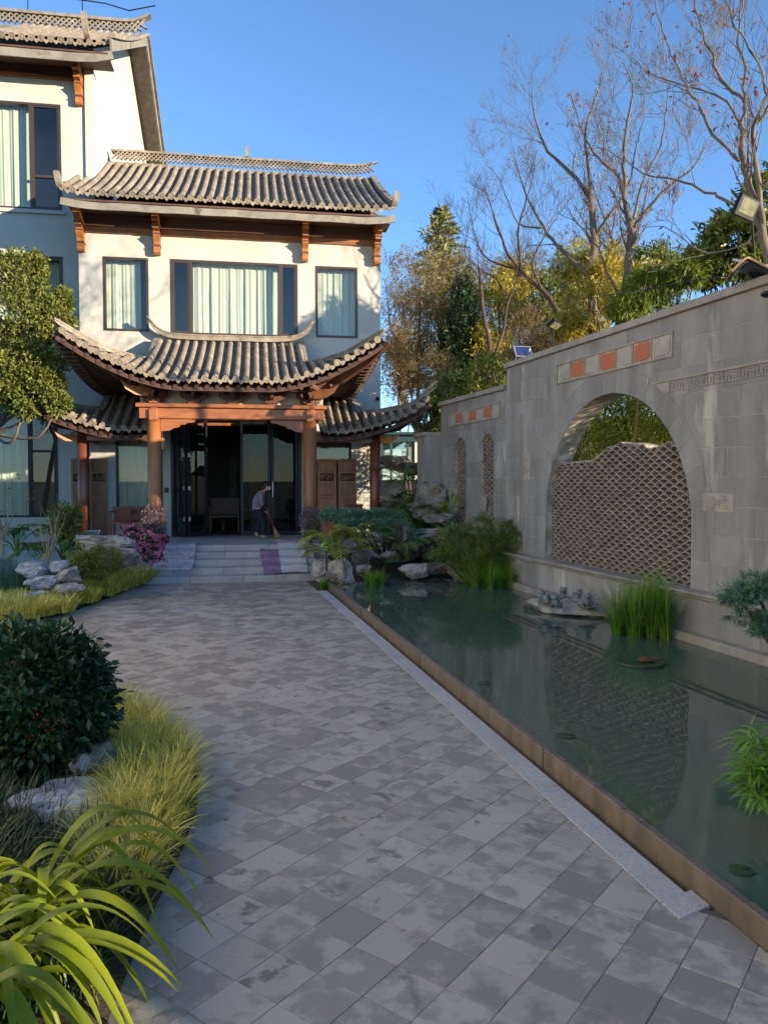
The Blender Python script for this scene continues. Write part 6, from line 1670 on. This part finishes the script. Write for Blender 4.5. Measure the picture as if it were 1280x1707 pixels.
philodendron('fern_plant', 'dark ferny plant high on the rockery by the grey boulder', aty(670, 812, 18.6), 16, .6, 94, 'l_fern', h=.4)
philodendron('fern_plant', 'green ferny plant beside the right red column', aty(668, 862, 17.6), 18, .6, 95, 'l_fern', h=.45)
philodendron('fern_plant', 'dark ferny plant behind the small bare shrub, far left', aty(30, 930, 14.2), 16, .65, 96, 'l_fern', h=.5)
philodendron('fern_plant', 'dark green split-leaf plant left of the pale boulders', aty(105, 935, 14.0), 18, .55, 97, 'l_fern', h=.45)
philodendron('fern_plant', 'low green plant at the foot of the left red column', aty(128, 935, 13.4), 10, .42, 98, 'l_philo', h=.3)
shrub('fern_bank', 'dark ferns covering the slope left of the tall double boulder', 'shrub', [((.55, 18.6, 1.35), (.5, .4, .3)), ((.9, 17.6, 1.05), (.4, .4, .25))], 'l_fern', 5000, .12, 99, width=.25, trunk=False, onhill=False)
# conical brownish-green shrub by the left column
shrub('leafy_shrub', 'yellow-green leafy shrub in front of the left red column', 'shrub', [px_blob(108, 868, 14.3, 22, 26)], 'l_olive', 1500, .11, 100, width=.3, trunk=True, onhill=False)
# juniper mound
shrub('juniper_mound', 'low dark green juniper mound below the pale boulders', 'shrub', [px_blob(166, 936, 12.7, 36, 26), px_blob(145, 942, 12.6, 22, 20)], 'l_ever', 6000, .075, 101, width=.16, trunk=False, onhill=False, spread=.12)
# flowers: mauve ball plant left and right of the door, pink bush
def ball_plant(label, px0, px1, py0, py1, Y, seed, n):
    c = aty((px0+px1)/2, (py0+py1)/2, Y); k = Y/F_PX; rx, rz_ = (px1-px0)/2*k, (py1-py0)/2*k
    T = thing('ball_flower_plant', label, 'plant', (c.x, c.y, c.z-rz_)); rg = random.Random(seed); P = []; D = []; rs = np.random.RandomState(seed); 
    st = MB()
    for j in range(n):
        d = Vector((rg.gauss(0, 1), rg.gauss(-.4, 1), rg.gauss(.1, 1))).normalized()*rg.uniform(.75, 1); q = np.array([c.x+d.x*rx, c.y+d.y*rx*.8, c.z+d.z*rz_]); m = 46
        dd = nrm(rs.normal(size=(m, 3))); P.append(q+dd*.045); D.append(nrm(dd+rs.normal(0, .5, (m, 3)))); st.tube([(c.x, c.y, c.z-rz_), tuple(q)], .004, 3, cap=False)
    P = np.concatenate(P); D = np.concatenate(D); V, F_ = leaves_np(P, D, .035*rs.uniform(.7, 1.3, len(P)), .8, rs)
    o = bpy.data.objects.new('flower_heads', npmesh('flower_heads', V, F_, M['mauve'])); link(o, T); o['kind'] = 'stuff'; st.build('stems', M['barkpale'], T)
    crown('foliage', M['l_fern'], T, [((c.x, c.y, c.z-rz_*.3), (rx*.7, rx*.6, rz_*.7))], 500, .07, .4, seed=seed)
ball_plant('greyish-mauve ball-flowered plant above the pink flowers', 234, 278, 842, 905, 15.6, 1, 70)
ball_plant('greyish-mauve ball-flowered plant right of the pale runner', 502, 536, 842, 902, 15.9, 2, 60)
bl = [px_blob(220, 888, 14.6, 16, 12), px_blob(242, 905, 14.5, 26, 18), px_blob(255, 922, 14.4, 16, 16), px_blob(268, 900, 14.6, 10, 10)]
T = thing('pink_flower_bush', 'pink flowering bush cascading beside the patterned rug', 'shrub', aty(242, 945, 14.6))
crown('leaves', M['l_dark'], T, bl, 2200, .06, .45, seed=110); crown('petals', M['pink'], T, bl, 4200, .04, .8, seed=111, shell=.75, clump=18, spread=.07, kind='stuff')
# blue-green dwarf pines
def pads(label, padlist, seed, n, name='dwarf_pine', size=.10, trunk=None):
    T = thing(name, label, 'tree', trunk[0]); crown('foliage', M['l_blue'], T, padlist, n, size, .13, seed=seed, clump=50, spread=.16, shell=.35, outward=.9)
    mb = MB(); t0 = Vector(trunk[0])
    for p in padlist: mb.tube(catmull([t0, t0.lerp(Vector(p[0]), .5)+Vector((0, 0, -.04)), Vector(p[0])], 4), [.035-.003*i for i in range(9)], 5)
    mb.build('trunk', M['barkdark'], T, smooth=True)
PB = lambda x, y, Y, rx, rz_, dep: (lambda c: (tuple(c), (rx*Y/F_PX, dep, rz_*Y/F_PX), rx*rz_))(aty(x, y, Y))
pads('spreading blue-green dwarf pine in front of the right porch', [PB(585, 862, 15.6, 48, 9, .3), PB(640, 860, 15.6, 36, 10, .3), PB(556, 856, 15.8, 24, 7, .25), PB(612, 874, 15.3, 44, 8, .25), PB(664, 878, 15.4, 20, 9, .25), PB(688, 890, 15.4, 12, 6, .2)], 120, 11000, trunk=(tuple(aty(640, 930, 15.8)), 0))
pads('blue-green pine branch reaching in at the right edge over the pond', [PB(1258, 985, 6.7, 48, 8, .2), PB(1232, 998, 6.6, 34, 6, .18), PB(1258, 1030, 6.6, 40, 7, .18), PB(1280, 1052, 6.5, 28, 6, .16), PB(1295, 966, 6.8, 50, 9, .2)], 121, 7000, size=.07, trunk=((3.75, 6.55, .05), 0), name='pine_shrub')
# small bare shrubs
def bare_shrub(label, px, py, Y, h, seed, mt='barkpale', n=7, leaf=None, nl=0):
    c = aty(px, py, Y); T = thing('bare_shrub', label, 'shrub', tuple(c)); mb = MB(); rg = random.Random(seed); ends.clear()
    tr = MB(); tr.tube([c, c+Vector((.02, 0, h*.22))], [.028, .024], 6); tr.build('stem', M[mt], T)
    for k in range(n):
        a = rg.uniform(0, 6.28); d = Vector((math.cos(a)*rg.uniform(.3, .9), math.sin(a)*.5, 1)); twigs(mb, c+Vector((.02, 0, h*.2)), d, h*rg.uniform(.5, .85), .016, 1, rg, up=.3, spread=.7, kids=(1, 3))
    mb.build('branches', M[mt], T)
    if nl:
        rs = np.random.RandomState(seed); E_ = np.array([tuple(e) for e in ends]); P = E_[rs.choice(len(E_), nl)]+rs.normal(0, .04, (nl, 3)); V, F_ = leaves_np(P, nrm(rs.normal(0, 1, (nl, 3))), .06*rs.uniform(.6, 1.3, nl), .4, rs); o = bpy.data.objects.new('leaves', npmesh('leaves', V, F_, M[leaf])); link(o, T)
bare_shrub('pale leafless shrub with many stems in the far left bed', 80, 945, 13.0, .95, 3, n=8, leaf='l_yellow', nl=14)
bare_shrub('leafless shrub with brown seed tops at the far left edge', 4, 925, 12.6, 1.15, 6, n=6, leaf='l_brown', nl=160)
# fallen leaves
lf = MB(); rg = random.Random(2)
for nm, px, py in (('curled brown leaf on the paving near the grass', 348, 1466), ('tiny brown leaf on the paving in the middle', 638, 1206)):
    c = atz(px, py, .012); mb = MB(); ribbon(mb, [(c.x-.03, c.y, .004), (c.x, c.y+.006, .016), (c.x+.03, c.y, .006)], [.004, .03, .004], .6); o = mb.build('fallen_leaf', M['l_brown']); setp(o, nm, 'leaf', None, 'thing')
# ================================================================== PERSON, BROOM, FURNITURE, LAMPS, POND THINGS
M['skin'] = mat('skin', sr(196, 150, 122), None, rough=.55); M['jacket'] = mat('jacket', sr(136, 124, 134), sr(114, 103, 114), 20, 4, rough=.9, bump=.2, bscale=60)
M['trousers'] = mat('trousers', sr(34, 34, 44), None, rough=.9); M['hair'] = mat('hair', sr(24, 20, 20), None, rough=.45); M['shoe'] = mat('shoe', sr(170, 150, 128), sr(120, 100, 84), 20, 3, rough=.8)
M['mask'] = mat('face_mask', sr(196, 206, 214), None, rough=.8); M['sleeve'] = mat('under_sleeve', sr(46, 36, 48), None, rough=.9)
M['straw'] = mat('straw', sr(186, 158, 104), sr(150, 122, 76), 30, 4, rough=.9, bump=.5, bscale=80); M['redhandle'] = mat('broom_handle', sr(150, 60, 44), None, rough=.5)
M['black'] = mat('black_metal', sr(24, 24, 26), None, rough=.45, metal=.2); M['lens'] = mat('lamp_lens', sr(136, 134, 104), sr(108, 108, 88), 12, 3, rough=.25)
M['solar'] = mat('solar_cells', sr(38, 48, 88), sr(52, 64, 104), 9, 2, rough=.15, spec=.8); M['alu'] = mat('aluminium', sr(190, 190, 188), None, rough=.4, metal=.6)
M['bronze'] = mat('brown_sheet', sr(150, 112, 70), sr(120, 88, 56), 6, 4, rough=.6); M['frog'] = mat('frog_stone', sr(136, 146, 142), sr(104, 114, 112), 14, 5, rough=.9, bump=.5, bscale=60)
M['dish'] = mat('dish', sr(44, 62, 40), sr(60, 84, 48), 8, 4, rough=.6); M['brownlump'] = mat('brown_lump', sr(120, 84, 60), sr(90, 62, 46), 14, 4, rough=.9, bump=.5)
M['greenball'] = mat('green_ball', sr(120, 168, 84), None, rough=.3); M['lantern'] = mat('lantern_pale', sr(206, 214, 204), None, rough=.6); M['teal'] = mat('teal_frame', sr(40, 66, 74), None, rough=.5)
M['glassfar'] = glass('pavilion_glass', (.75, .88, .9, 1), .25)
def skin(name, V, E_, mt, parent, root=0, sub=2, off=(0, 0, 0)):
    me = bpy.data.meshes.new(name); me.from_pydata([tuple(Vector(p)+Vector(off)) for p, r in V], E_, []); o = bpy.data.objects.new(name, me); link(o, parent); me.materials.append(M[mt])
    md = o.modifiers.new('skin', 'SKIN'); md.use_smooth_shade = True
    for i, (p, r) in enumerate(V):
        sv = me.skin_vertices[0].data[i]; sv.radius = (r, r) if not hasattr(r, '__len__') else r; sv.use_root = (i == root)
    if sub: s_ = o.modifiers.new('sub', 'SUBSURF'); s_.levels = sub; s_.render_levels = sub
    return o
pf = HS.loc(atz(437, 898, TZ)); PB0 = (pf.x, pf.y, TZ)
PER = thing('person', 'person in grey jacket and dark trousers bending to sweep before the door', 'person', PB0, HS)
def pv(x, y, z): return (PB0[0]+x, PB0[1]+y, PB0[2]+z)
# one body: pelvis, spine, neck, head, arms with hands, legs with feet
BV = [(pv(-.085, 0, .69), .10), (pv(-.11, 0, .80), .10), (pv(-.09, 0, .95), .115), (pv(-.01, 0, 1.08), .10), (pv(.05, 0, 1.135), .045), (pv(.075, 0, 1.16), .045), (pv(.11, 0, 1.20), .078), (pv(.135, 0, 1.265), .082), (pv(.145, 0, 1.32), .05),
      (pv(-.02, -.15, 1.06), .05), (pv(-.01, -.19, .83), .038), (pv(.075, -.13, .665), .027), (pv(.10, -.10, .625), .026),
      (pv(-.02, .15, 1.06), .05), (pv(.03, .18, .84), .038), (pv(.10, .08, .735), .027), (pv(.115, .04, .70), .026),
      (pv(-.07, -.08, .64), .085), (pv(.035, -.085, .37), .056), (pv(.01, -.08, .085), .038), (pv(.05, -.08, .04), .036), (pv(.12, -.08, .03), .03),
      (pv(-.09, .08, .64), .085), (pv(-.03, .085, .36), .056), (pv(-.135, .08, .125), .038), (pv(-.11, .08, .055), .036), (pv(-.05, .08, .03), .03)]
BE = [(0, 1), (1, 2), (2, 3), (3, 4), (4, 5), (5, 6), (6, 7), (7, 8), (3, 9), (9, 10), (10, 11), (11, 12), (3, 13), (13, 14), (14, 15), (15, 16), (0, 17), (17, 18), (18, 19), (19, 20), (20, 21), (0, 22), (22, 23), (23, 24), (24, 25), (25, 26)]
for hi, sgn in ((12, 1), (16, -1)):                 # four fingers and a thumb on each hand, closed round the handle
    hx = Vector(BV[hi][0])
    for k in range(4):
        a = hx+Vector((.022, sgn*.012, .016-.013*k)); b_ = a+Vector((.022, sgn*.026, -.012)); c_ = b_+Vector((-.012, sgn*.018, -.012)); i0 = len(BV)
        BV += [(a, .009), (b_, .008), (c_, .007)]; BE += [(hi, i0), (i0, i0+1), (i0+1, i0+2)]
    a = hx+Vector((.004, sgn*.022, .02)); b_ = a+Vector((.024, sgn*.012, -.006)); i0 = len(BV); BV += [(a, .010), (b_, .008)]; BE += [(hi, i0), (i0, i0+1)]
body = skin('body', BV, BE, 'skin', PER)
JV = [(pv(-.085, 0, .62), (.15, .18)), (pv(-.11, 0, .80), .125), (pv(-.09, 0, .95), (.13, .15)), (pv(-.012, 0, 1.085), (.105, .115)), (pv(.035, 0, 1.125), .062),
      (pv(-.02, -.16, 1.06), .065), (pv(-.012, -.195, .83), .056), (pv(.02, -.175, .775), .054), (pv(-.02, .16, 1.06), .065), (pv(.03, .185, .84), .056), (pv(.055, .15, .80), .052)]
skin('jacket', JV, [(0, 1), (1, 2), (2, 3), (3, 4), (3, 5), (5, 6), (6, 7), (3, 8), (8, 9), (9, 10)], 'jacket', PER)
for a, b_ in (((.0, -.187, .80), (.078, -.128, .66)), ((.045, .165, .82), (.102, .078, .735))): skin('under_sleeve', [(pv(*a), .046), (pv(*[(a[i]+b_[i])/2 for i in range(3)]), .04), (pv(*b_), .036)], [(0, 1), (1, 2)], 'sleeve', PER)
TV = [(pv(-.10, 0, .78), (.13, .16)), (pv(-.085, 0, .67), (.13, .16)), (pv(-.068, -.08, .60), .092), (pv(.035, -.085, .37), .07), (pv(.012, -.08, .075), .06), (pv(-.088, .08, .60), .092), (pv(-.03, .085, .36), .07), (pv(-.135, .08, .13), .06)]
skin('trousers', TV, [(0, 1), (1, 2), (2, 3), (3, 4), (1, 5), (5, 6), (6, 7)], 'trousers', PER)
for (h_, t_) in (((-.035, -.08, .045), (.13, -.08, .035)), ((-.16, .08, .10), (-.04, .08, .032))):
    a, b_ = Vector(pv(*h_)), Vector(pv(*t_)); mb = MB(); d = (b_-a); rt = d.to_track_quat('X', 'Z').to_matrix(); mb.ell(tuple((a+b_)/2), (d.length*.62, .045, .038), 12, 8, rt); mb.build('shoe', M['shoe'], PER, smooth=True)
mb = MB(); mb.ell(pv(.115, 0, 1.285), (.088, .088, .082), 14, 9); mb.ell(pv(.065, 0, 1.235), (.06, .08, .075), 12, 8); mb.ell(pv(.03, 0, 1.20), (.04, .045, .045), 10, 7); mb.build('hair', M['hair'], PER, smooth=True)
mb = MB(); mb.ell(pv(.178, 0, 1.205), (.038, .055, .05), 12, 8); mb.build('face_mask', M['mask'], PER, smooth=True)
mb = MB(); mb.ell(pv(.208, 0, 1.245), (.014, .011, .016), 8, 6); mb.build('nose', M['skin'], PER, smooth=True)
for sgn in (-1, 1):
    mb = MB(); mb.ell(pv(.198, sgn*.034, 1.265), (.008, .013, .007), 8, 6); mb.build('eye', M['hair'], PER, smooth=True)
    mb = MB(); mb.ell(pv(.115, sgn*.082, 1.235), (.018, .008, .028), 8, 6); mb.build('ear', M['skin'], PER, smooth=True)
# broom
g0, g1 = Vector(pv(.085, -.02, .80)), Vector(pv(.27, -.10, .29)); g2 = Vector(pv(.375, -.14, .012))
BR = thing('broom', 'straw broom with red handle held by the sweeping person', 'broom', tuple(g2), HS)
mb = MB(); mb.tube([g0, g1], .014, 8); mb.build('handle', M['redhandle'], BR, smooth=True)
mb = MB(); rg = random.Random(1); d = (g2-g1); sx = d.cross(Vector((0, 1, 0))).normalized()
for k in range(46):
    q = rg.uniform(-1, 1); w = rg.uniform(-1, 1); mb.tube([g1-d*.08, g1+d*.3+sx*q*.028+Vector((0, w*.014, 0)), g2+sx*q*.075+Vector((0, w*.02, 0))], [.007, .007, .0045], 4, cap=False)
mb.build('bristles', M['straw'], BR)
mb = MB(); 
for t in (.02, .14): mb.tube([g1+d*t+sx*(-.03), g1+d*t+sx*.03], .02, 6)
mb.build('binding', M['redhandle'], BR)

# chairs on the porch and in the hall
def chair(label, u, v, z, w=.55, dep=.5, hb=.95, mt='woodred', rot=0., name='wooden_chair'):
    T = thing(name, label, 'chair', (u, -v, z), HS); T.rotation_euler.z += rot
    def B(nm, x0, x1, y0, y1, z0, z1): mb = MB(); mb.cbox(u+x0, u+x1, -v+y0, -v+y1, z+z0, z+z1, .006); return mb.build(nm, M[mt], T)
    h = w/2
    B('seat', -h, h, -dep/2, dep/2, .40, .45)
    for sx in (-1, 1):
        for sy in (-1, 1): B('leg', sx*(h-.03)-.025, sx*(h-.03)+.025, sy*(dep/2-.03)-.025, sy*(dep/2-.03)+.025, 0, .4)
        B('armrest', sx*(h-.03)-.03, sx*(h-.03)+.03, -dep/2, dep/2-.05, .66, .70); B('arm_post', sx*(h-.03)-.02, sx*(h-.03)+.02, -dep/2+.02, -dep/2+.06, .45, .66)
    B('backrest', -h+.02, h-.02, dep/2-.05, dep/2, .45, hb)
    B('top_rail', -h, h, dep/2-.06, dep/2+.01, hb, hb+.06)
for (px, py, lab) in ((205, 884, 'left dark red wooden chair under the left porch window'), (238, 886, 'right dark red wooden chair under the left porch window')):
    q = HS.at(px, py, 1.3); chair(lab, q.x, 1.3, TZ, .5, hb=.72)
q = HS.at(592, 860, 1.3); chair('dark red wooden chair beside the right red column', q.x, 1.3, TZ, .45, hb=.75)
q = HS.at(375, 880, -1.6); chair('dark wooden armchair just inside the open door', q.x, -1.6, TZ, .8, .7, .85, 'wooddark', name='armchair')
q = HS.at(388, 870, -2.6); T = thing('low_table', 'low dark table with red cloth inside the hall', 'table', (q.x+.1, 2.6, TZ), HS)
mb = MB(); mb.cbox(q.x-.3, q.x+.7, 2.3, 3.0, TZ+.52, TZ+.58, .01); mb.build('tabletop', M['wooddark'], T)
for sx in (-.25, .65):
    for sy in (2.35, 2.95): mb = MB(); mb.box(q.x+sx-.03, q.x+sx+.03, sy-.03, sy+.03, TZ, TZ+.52); mb.build('leg', M['wooddark'], T)
mb = MB(); mb.cbox(q.x-.2, q.x+.3, 2.28, 2.7, TZ+.582, TZ+.60, .004); o = mb.build('red_cloth', mat('red_cloth', sr(170, 40, 36), None, rough=.9), T)
# lantern on the left porch column
q = HS.at(270, 735, 2.5); T = thing('wall_lantern', 'small brown lantern hanging on the left porch column', 'lantern', (q.x, -2.5, q.z-.2), HS)
mb = MB(); mb.lathe([(.02, q.z-.22), (.07, q.z-.18), (.055, q.z+.02), (.02, q.z+.06)], (q.x+.02, -2.55, 0), 6); mb.build('shade', M['carved'], T)
mb = MB(); mb.tube([(q.x-.12, -2.55, q.z+.22), (q.x+.02, -2.55, q.z+.2), (q.x+.02, -2.55, q.z+.05)], .008, 5); mb.build('hook', M['black'], T)
# garden lamps
def garden_lamp(label, px, py, Y, s_):
    c = aty(px, py, Y); T = thing('garden_lamp', label, 'lamp', tuple(c)); mb = MB(); mb.cbox(c.x-s_, c.x+s_, c.y-s_, c.y+s_, c.z+.04, c.z+s_*1.6, .01); mb.build('shade', M['lantern'], T)
    mb = MB(); mb.cbox(c.x-s_*1.15, c.x+s_*1.15, c.y-s_*1.15, c.y+s_*1.15, c.z+s_*1.6, c.z+s_*1.6+.025, .006); mb.build('lid', M['granite'], T); mb = MB(); mb.cbox(c.x-s_*.8, c.x+s_*.8, c.y-s_*.8, c.y+s_*.8, c.z-.5, c.z+.04, .008); mb.build('post', M['granite'], T)
garden_lamp('small pale lamp box at the foot of the left red column', 155, 900, 15.2, .1); garden_lamp('small white lamp box among ferns in the far left bed', 110, 902, 14.6, .07); garden_lamp('small pale lamp box below the dwarf pine', 676, 884, 15.6, .06)
# green ball with dark dots
c = aty(544, 911, 14.1); T = thing('green_ball', 'green ball with black dots among the split leaves', 'ornament', (c.x, c.y, c.z-.1))
mb = MB(); mb.ell(tuple(c), (.1, .1, .1), 16, 12); mb.build('ball', M['greenball'], T, smooth=True)
for a, e in ((-1.9, .3), (-1.3, .25), (-1.6, -.2), (-2.2, -.25), (-1.05, -.3)):
    d = Vector((math.cos(a)*math.cos(e), math.sin(a)*math.cos(e), math.sin(e))); mb = MB(); mb.ell(tuple(c+d*.092), (.022, .022, .022), 8, 6); mb.build('dot', M['black'], T, smooth=True)
mb = MB(); mb.tube([tuple(c+Vector((0, 0, -.09))), (c.x, c.y+.03, c.z-.45)], .012, 5); mb.build('stake', M['black'], T)

# ---------------- frogs on the slab, dish, lily pads
def frog(label, px, py, s_, rot, leafpad=True):
    c = atz(px, py, .24); T = thing('frog_figure', label, 'frog figure', tuple(c)); T.rotation_euler.z = rot; m = MB(); X = lambda x, y, z: (c.x+x*s_, c.y+y*s_, c.z+z*s_)
    ry = Matrix.Rotation(-.7, 3, 'Y')
    m.ell(X(0, 0, .45), (.38*s_, .33*s_, .45*s_), 12, 9, ry); m.ell(X(.28, 0, .85), (.28*s_, .30*s_, .2*s_), 12, 8); m.ell(X(.30, .16, 1.03), (.09*s_,)*3, 8, 6); m.ell(X(.30, -.16, 1.03), (.09*s_,)*3, 8, 6)
    for q in (-1, 1):
        m.ell(X(-.18, q*.34, .25), (.34*s_, .14*s_, .22*s_), 10, 7); m.ell(X(.12, q*.42, .06), (.24*s_, .1*s_, .06*s_), 8, 6)
        m.tube([X(.25, q*.22, .6), X(.40, q*.27, .3), X(.42, q*.28, .05)], [.09*s_, .07*s_, .06*s_], 6); m.ell(X(.50, q*.28, .04), (.13*s_, .09*s_, .05*s_), 8, 5)
    m.build('body', M['frog'], T, smooth=True)
    if leafpad: m = MB(); m.lathe([(.1*s_, -.06*s_), (.62*s_, -.03*s_), (.72*s_, .03*s_), (.6*s_, .03*s_), (.1*s_, 0)], X(.15, 0, 0), 14); m.build('leaf_base', M['frog'], T, smooth=True)
frog('leftmost small stone frog on the slab in the pond', 909, 1006, .17, 2.6, False); frog('stone frog at the front of the slab, second from left', 926, 1012, .16, -2.2, True)
frog('tallest stone frog in the middle of the slab', 937, 1002, .20, -1.6, True); frog('stone frog right of the tallest one on the slab', 961, 1003, .17, -1.0, False); frog('rightmost stone frog sitting on its own leaf on the slab', 975, 1011, .18, -.9, True)
c = atz(1066, 1106, .1); T = thing('floating_dish', 'dark round floating dish with a brown lump beside the water grass', 'dish', tuple(c))
mb = MB(); mb.lathe([(.0, .004), (.2, .006), (.235, .03), (.25, .028), (.22, -.02), (.02, -.03)], tuple(c), 28); mb.build('dish', M['dish'], T, smooth=True)
mb = MB(); mb.ell((c.x+.07, c.y+.02, c.z+.035), (.09, .05, .035), 12, 8); mb.tube([(c.x+.14, c.y+.01, c.z+.045), (c.x+.24, c.y-.01, c.z+.06)], [.014, .006], 6); mb.build('lump', M['brownlump'], T, smooth=True)
def pad(label, px, py, r_):
    c = atz(px, py, .104); mb = MB(); pl = [(r_*math.cos(a), r_*math.sin(a)*.92) for a in np.linspace(.3, 6.0, 18)]+[(0, 0)]; mb.prism(pl, (c.x, c.y, .1005), (1, 0, 0), (0, 1, 0), (0, 0, 1), .006); o = mb.build('lily_pad', M['dish']); setp(o, label, 'lily pad', None, 'thing')
pad('lily pad floating near the middle of the pond edge wall', 944, 1226, .07); pad('small lily pad floating in the far half of the pond', 805, 1138, .06); pad('lily pad near the bottom right of the pond', 1235, 1450, .06)

# ---------------- solar lamps, floodlights, cable
def slab_px(T, nm, corners, Y, th, mt):      # thin plate from four picture corners with own distances
    P = [aty(x, y, Y+d) for x, y, d in corners]; n = (P[1]-P[0]).cross(P[3]-P[0]).normalized()*th; mb = MB(); mb.add([tuple(p) for p in P]+[tuple(p+n) for p in P], [(0, 1, 2, 3), (7, 6, 5, 4), (0, 4, 5, 1), (1, 5, 6, 2), (2, 6, 7, 3), (3, 7, 4, 0)]); return mb.build(nm, M[mt], T)
b0 = WL.wld((-.62, .42, 4.13))
T = thing('solar_lamp', 'curved brown solar lamp on top of the wall at the right edge', 'lamp', tuple(b0))
pts = [aty(1212, 460, 8.3), aty(1222, 449, 8.3), aty(1238, 437, 8.3), aty(1252, 442, 8.3), aty(1285, 458, 8.25), aty(1330, 470, 8.2)]
mb = MB(); mb.sweep(catmull(pts, 4), .42, .022, side=(.25, .97, 0)); mb.build('canopy', M['bronze'], T)
mb = MB(); mb.sweep([p-Vector((0, 0, .03)) for p in catmull(pts, 4)[2:]], .36, .026, side=(.25, .97, 0)); mb.build('housing', M['black'], T)
c = aty(1268, 444, 8.3); mb = MB(); t = MB().box(-.19, .19, -.14, .14, -.01, .01); R_ = Matrix.Rotation(.35, 3, 'X') @ Matrix.Rotation(.18, 3, 'Y'); mb.add([R_ @ Vector(q)+c+Vector((0, .1, .05)) for q in t.v], t.f); o = mb.build('solar_panel', M['solar'], T)
for (x0, x1, y0, y1) in ((-.205, .205, -.155, -.14), (-.205, .205, .14, .155), (-.205, -.19, -.14, .14), (.19, .205, -.14, .14)): mb = MB(); t = MB().box(x0, x1, y0, y1, -.013, .015); mb.add([R_ @ Vector(q)+c+Vector((0, .1, .05)) for q in t.v], t.f); mb.build('panel_rim', M['alu'], o)
mb = MB(); mb.tube([tuple(b0), tuple(aty(1244, 460, 8.45)), tuple(aty(1246, 448, 8.4))], .014, 6); mb.build('bracket', M['alu'], T)
mb = MB(); mb.ell(tuple(aty(1284, 490, 7.9)), (.1, .1, .035), 12, 7); mb.tube([tuple(aty(1284, 488, 7.9)), tuple(aty(1300, 465, 8.1))], .012, 6); mb.build('lamp_head', M['black'], T, smooth=True)
b0 = WL.wld((-6.45, .42, 4.12)); c = b0+Vector((0, 0, .2))
T = thing('solar_light', 'small solar panel standing on the wall above the step', 'solar panel', tuple(b0)); R_ = Matrix.Rotation(.25, 3, 'Z') @ Matrix.Rotation(1.0, 3, 'X')
mb = MB(); t = MB().box(-.15, .15, -.11, .11, -.008, .008); mb.add([R_ @ Vector(q)+c for q in t.v], t.f); o = mb.build('cells', M['solar'], T)
for (x0, x1, y0, y1) in ((-.165, .165, -.122, -.11), (-.165, .165, .11, .122), (-.165, -.15, -.11, .11), (.15, .165, -.11, .11)): mb = MB(); t = MB().box(x0, x1, y0, y1, -.012, .012); mb.add([R_ @ Vector(q)+c for q in t.v], t.f); mb.build('rim', M['alu'], T)
for sx in (-.12, .12): mb = MB(); mb.tube([tuple(b0+Vector((sx, .05, 0))), tuple(c+Vector((sx, .03, .05)))], .01, 5); mb.build('leg', M['alu'], T)
def flood(label, px, py, Y, w, h, R_, pole):
    c = aty(px, py, Y); T = thing('floodlight', label, 'floodlight', tuple(c)); 
    def bx(nm, x0, x1, y0, y1, z0, z1, mt): mb = MB(); t = MB().cbox(x0, x1, y0, y1, z0, z1, .006); mb.add([R_ @ Vector(q)+c for q in t.v], t.f); return mb.build(nm, M[mt], T)
    bx('housing', -w/2, w/2, -.03, .05, -h/2, h/2, 'black'); bx('lens', -w*.40, w*.40, -.036, -.026, -h*.34, h*.40, 'lens')
    for x in (-w/2-.012, w/2): bx('yoke', x, x+.012, -.0, .03, -h*.5, h*.55, 'black')
    mb = MB(); mb.tube([tuple(c+Vector(pole[0])), tuple(c+Vector(pole[1]))], .018, 6); mb.build('mount', M['black'], T)
flood('black floodlight mounted in the tall bare tree', 1243, 346, 10.6, .34, .27, Matrix.Rotation(.30, 3, 'Z') @ Matrix.Rotation(.35, 3, 'X') @ Matrix.Rotation(.22, 3, 'Y'), ((.1, .05, -.1), (.28, .35, -.5)))
flood('small floodlight on a pole behind the wall under the leaning tree', 924, 542, 15.5, .30, .20, Matrix.Rotation(.5, 3, 'Z') @ Matrix.Rotation(.95, 3, 'X') @ Matrix.Rotation(.3, 3, 'Y'), ((0, .05, 0), (-.1, .1, -2.2)))
mb = MB(); mb.tube(catmull([aty(1008, 492, 14.5), aty(1060, 486, 13), aty(1140, 470, 11.5), aty(1200, 462, 10.2), aty(1236, 452, 9.2)], 4), .009, 5); o = mb.build('cable', M['black']); setp(o, 'black cable hanging above the wall top at the right', 'cable', None, 'thing')

# ---------------- glass pavilion beyond the rockery
T = thing('glass_pavilion', 'small dark-framed glass pavilion beyond the rockery', 'pavilion', tuple(aty(672, 800, 23.5)))
A = lambda x, y, Y=23.5: aty(x, y, Y)
def bar_px(nm, x0, x1, y0, y1, Y, dep, mt): a, b_ = aty(x0, y1, Y), aty(x1, y0, Y); mb = MB(); mb.box(a.x, b_.x, Y, Y+dep, a.z, b_.z); return mb.build(nm, M[mt], T)
for (x0, x1) in ((634, 638), (650, 654), (686, 691)): bar_px('post', x0, x1, 735, 800, 23.5, .1, 'teal')
bar_px('roof_beam', 630, 712, 724, 736, 23.4, 2.4, 'teal'); bar_px('roof_slab', 626, 716, 720, 724, 23.2, 2.8, 'teal'); bar_px('glass_pane', 638, 650, 736, 800, 23.54, .01, 'glassfar'); bar_px('glass_pane', 654, 686, 736, 800, 23.54, .01, 'glassfar')
bar_px('white_wall', 691, 712, 733, 800, 23.45, .2, 'plaster'); bar_px('back_wall', 634, 691, 736, 800, 25.5, .1, 'plaster')
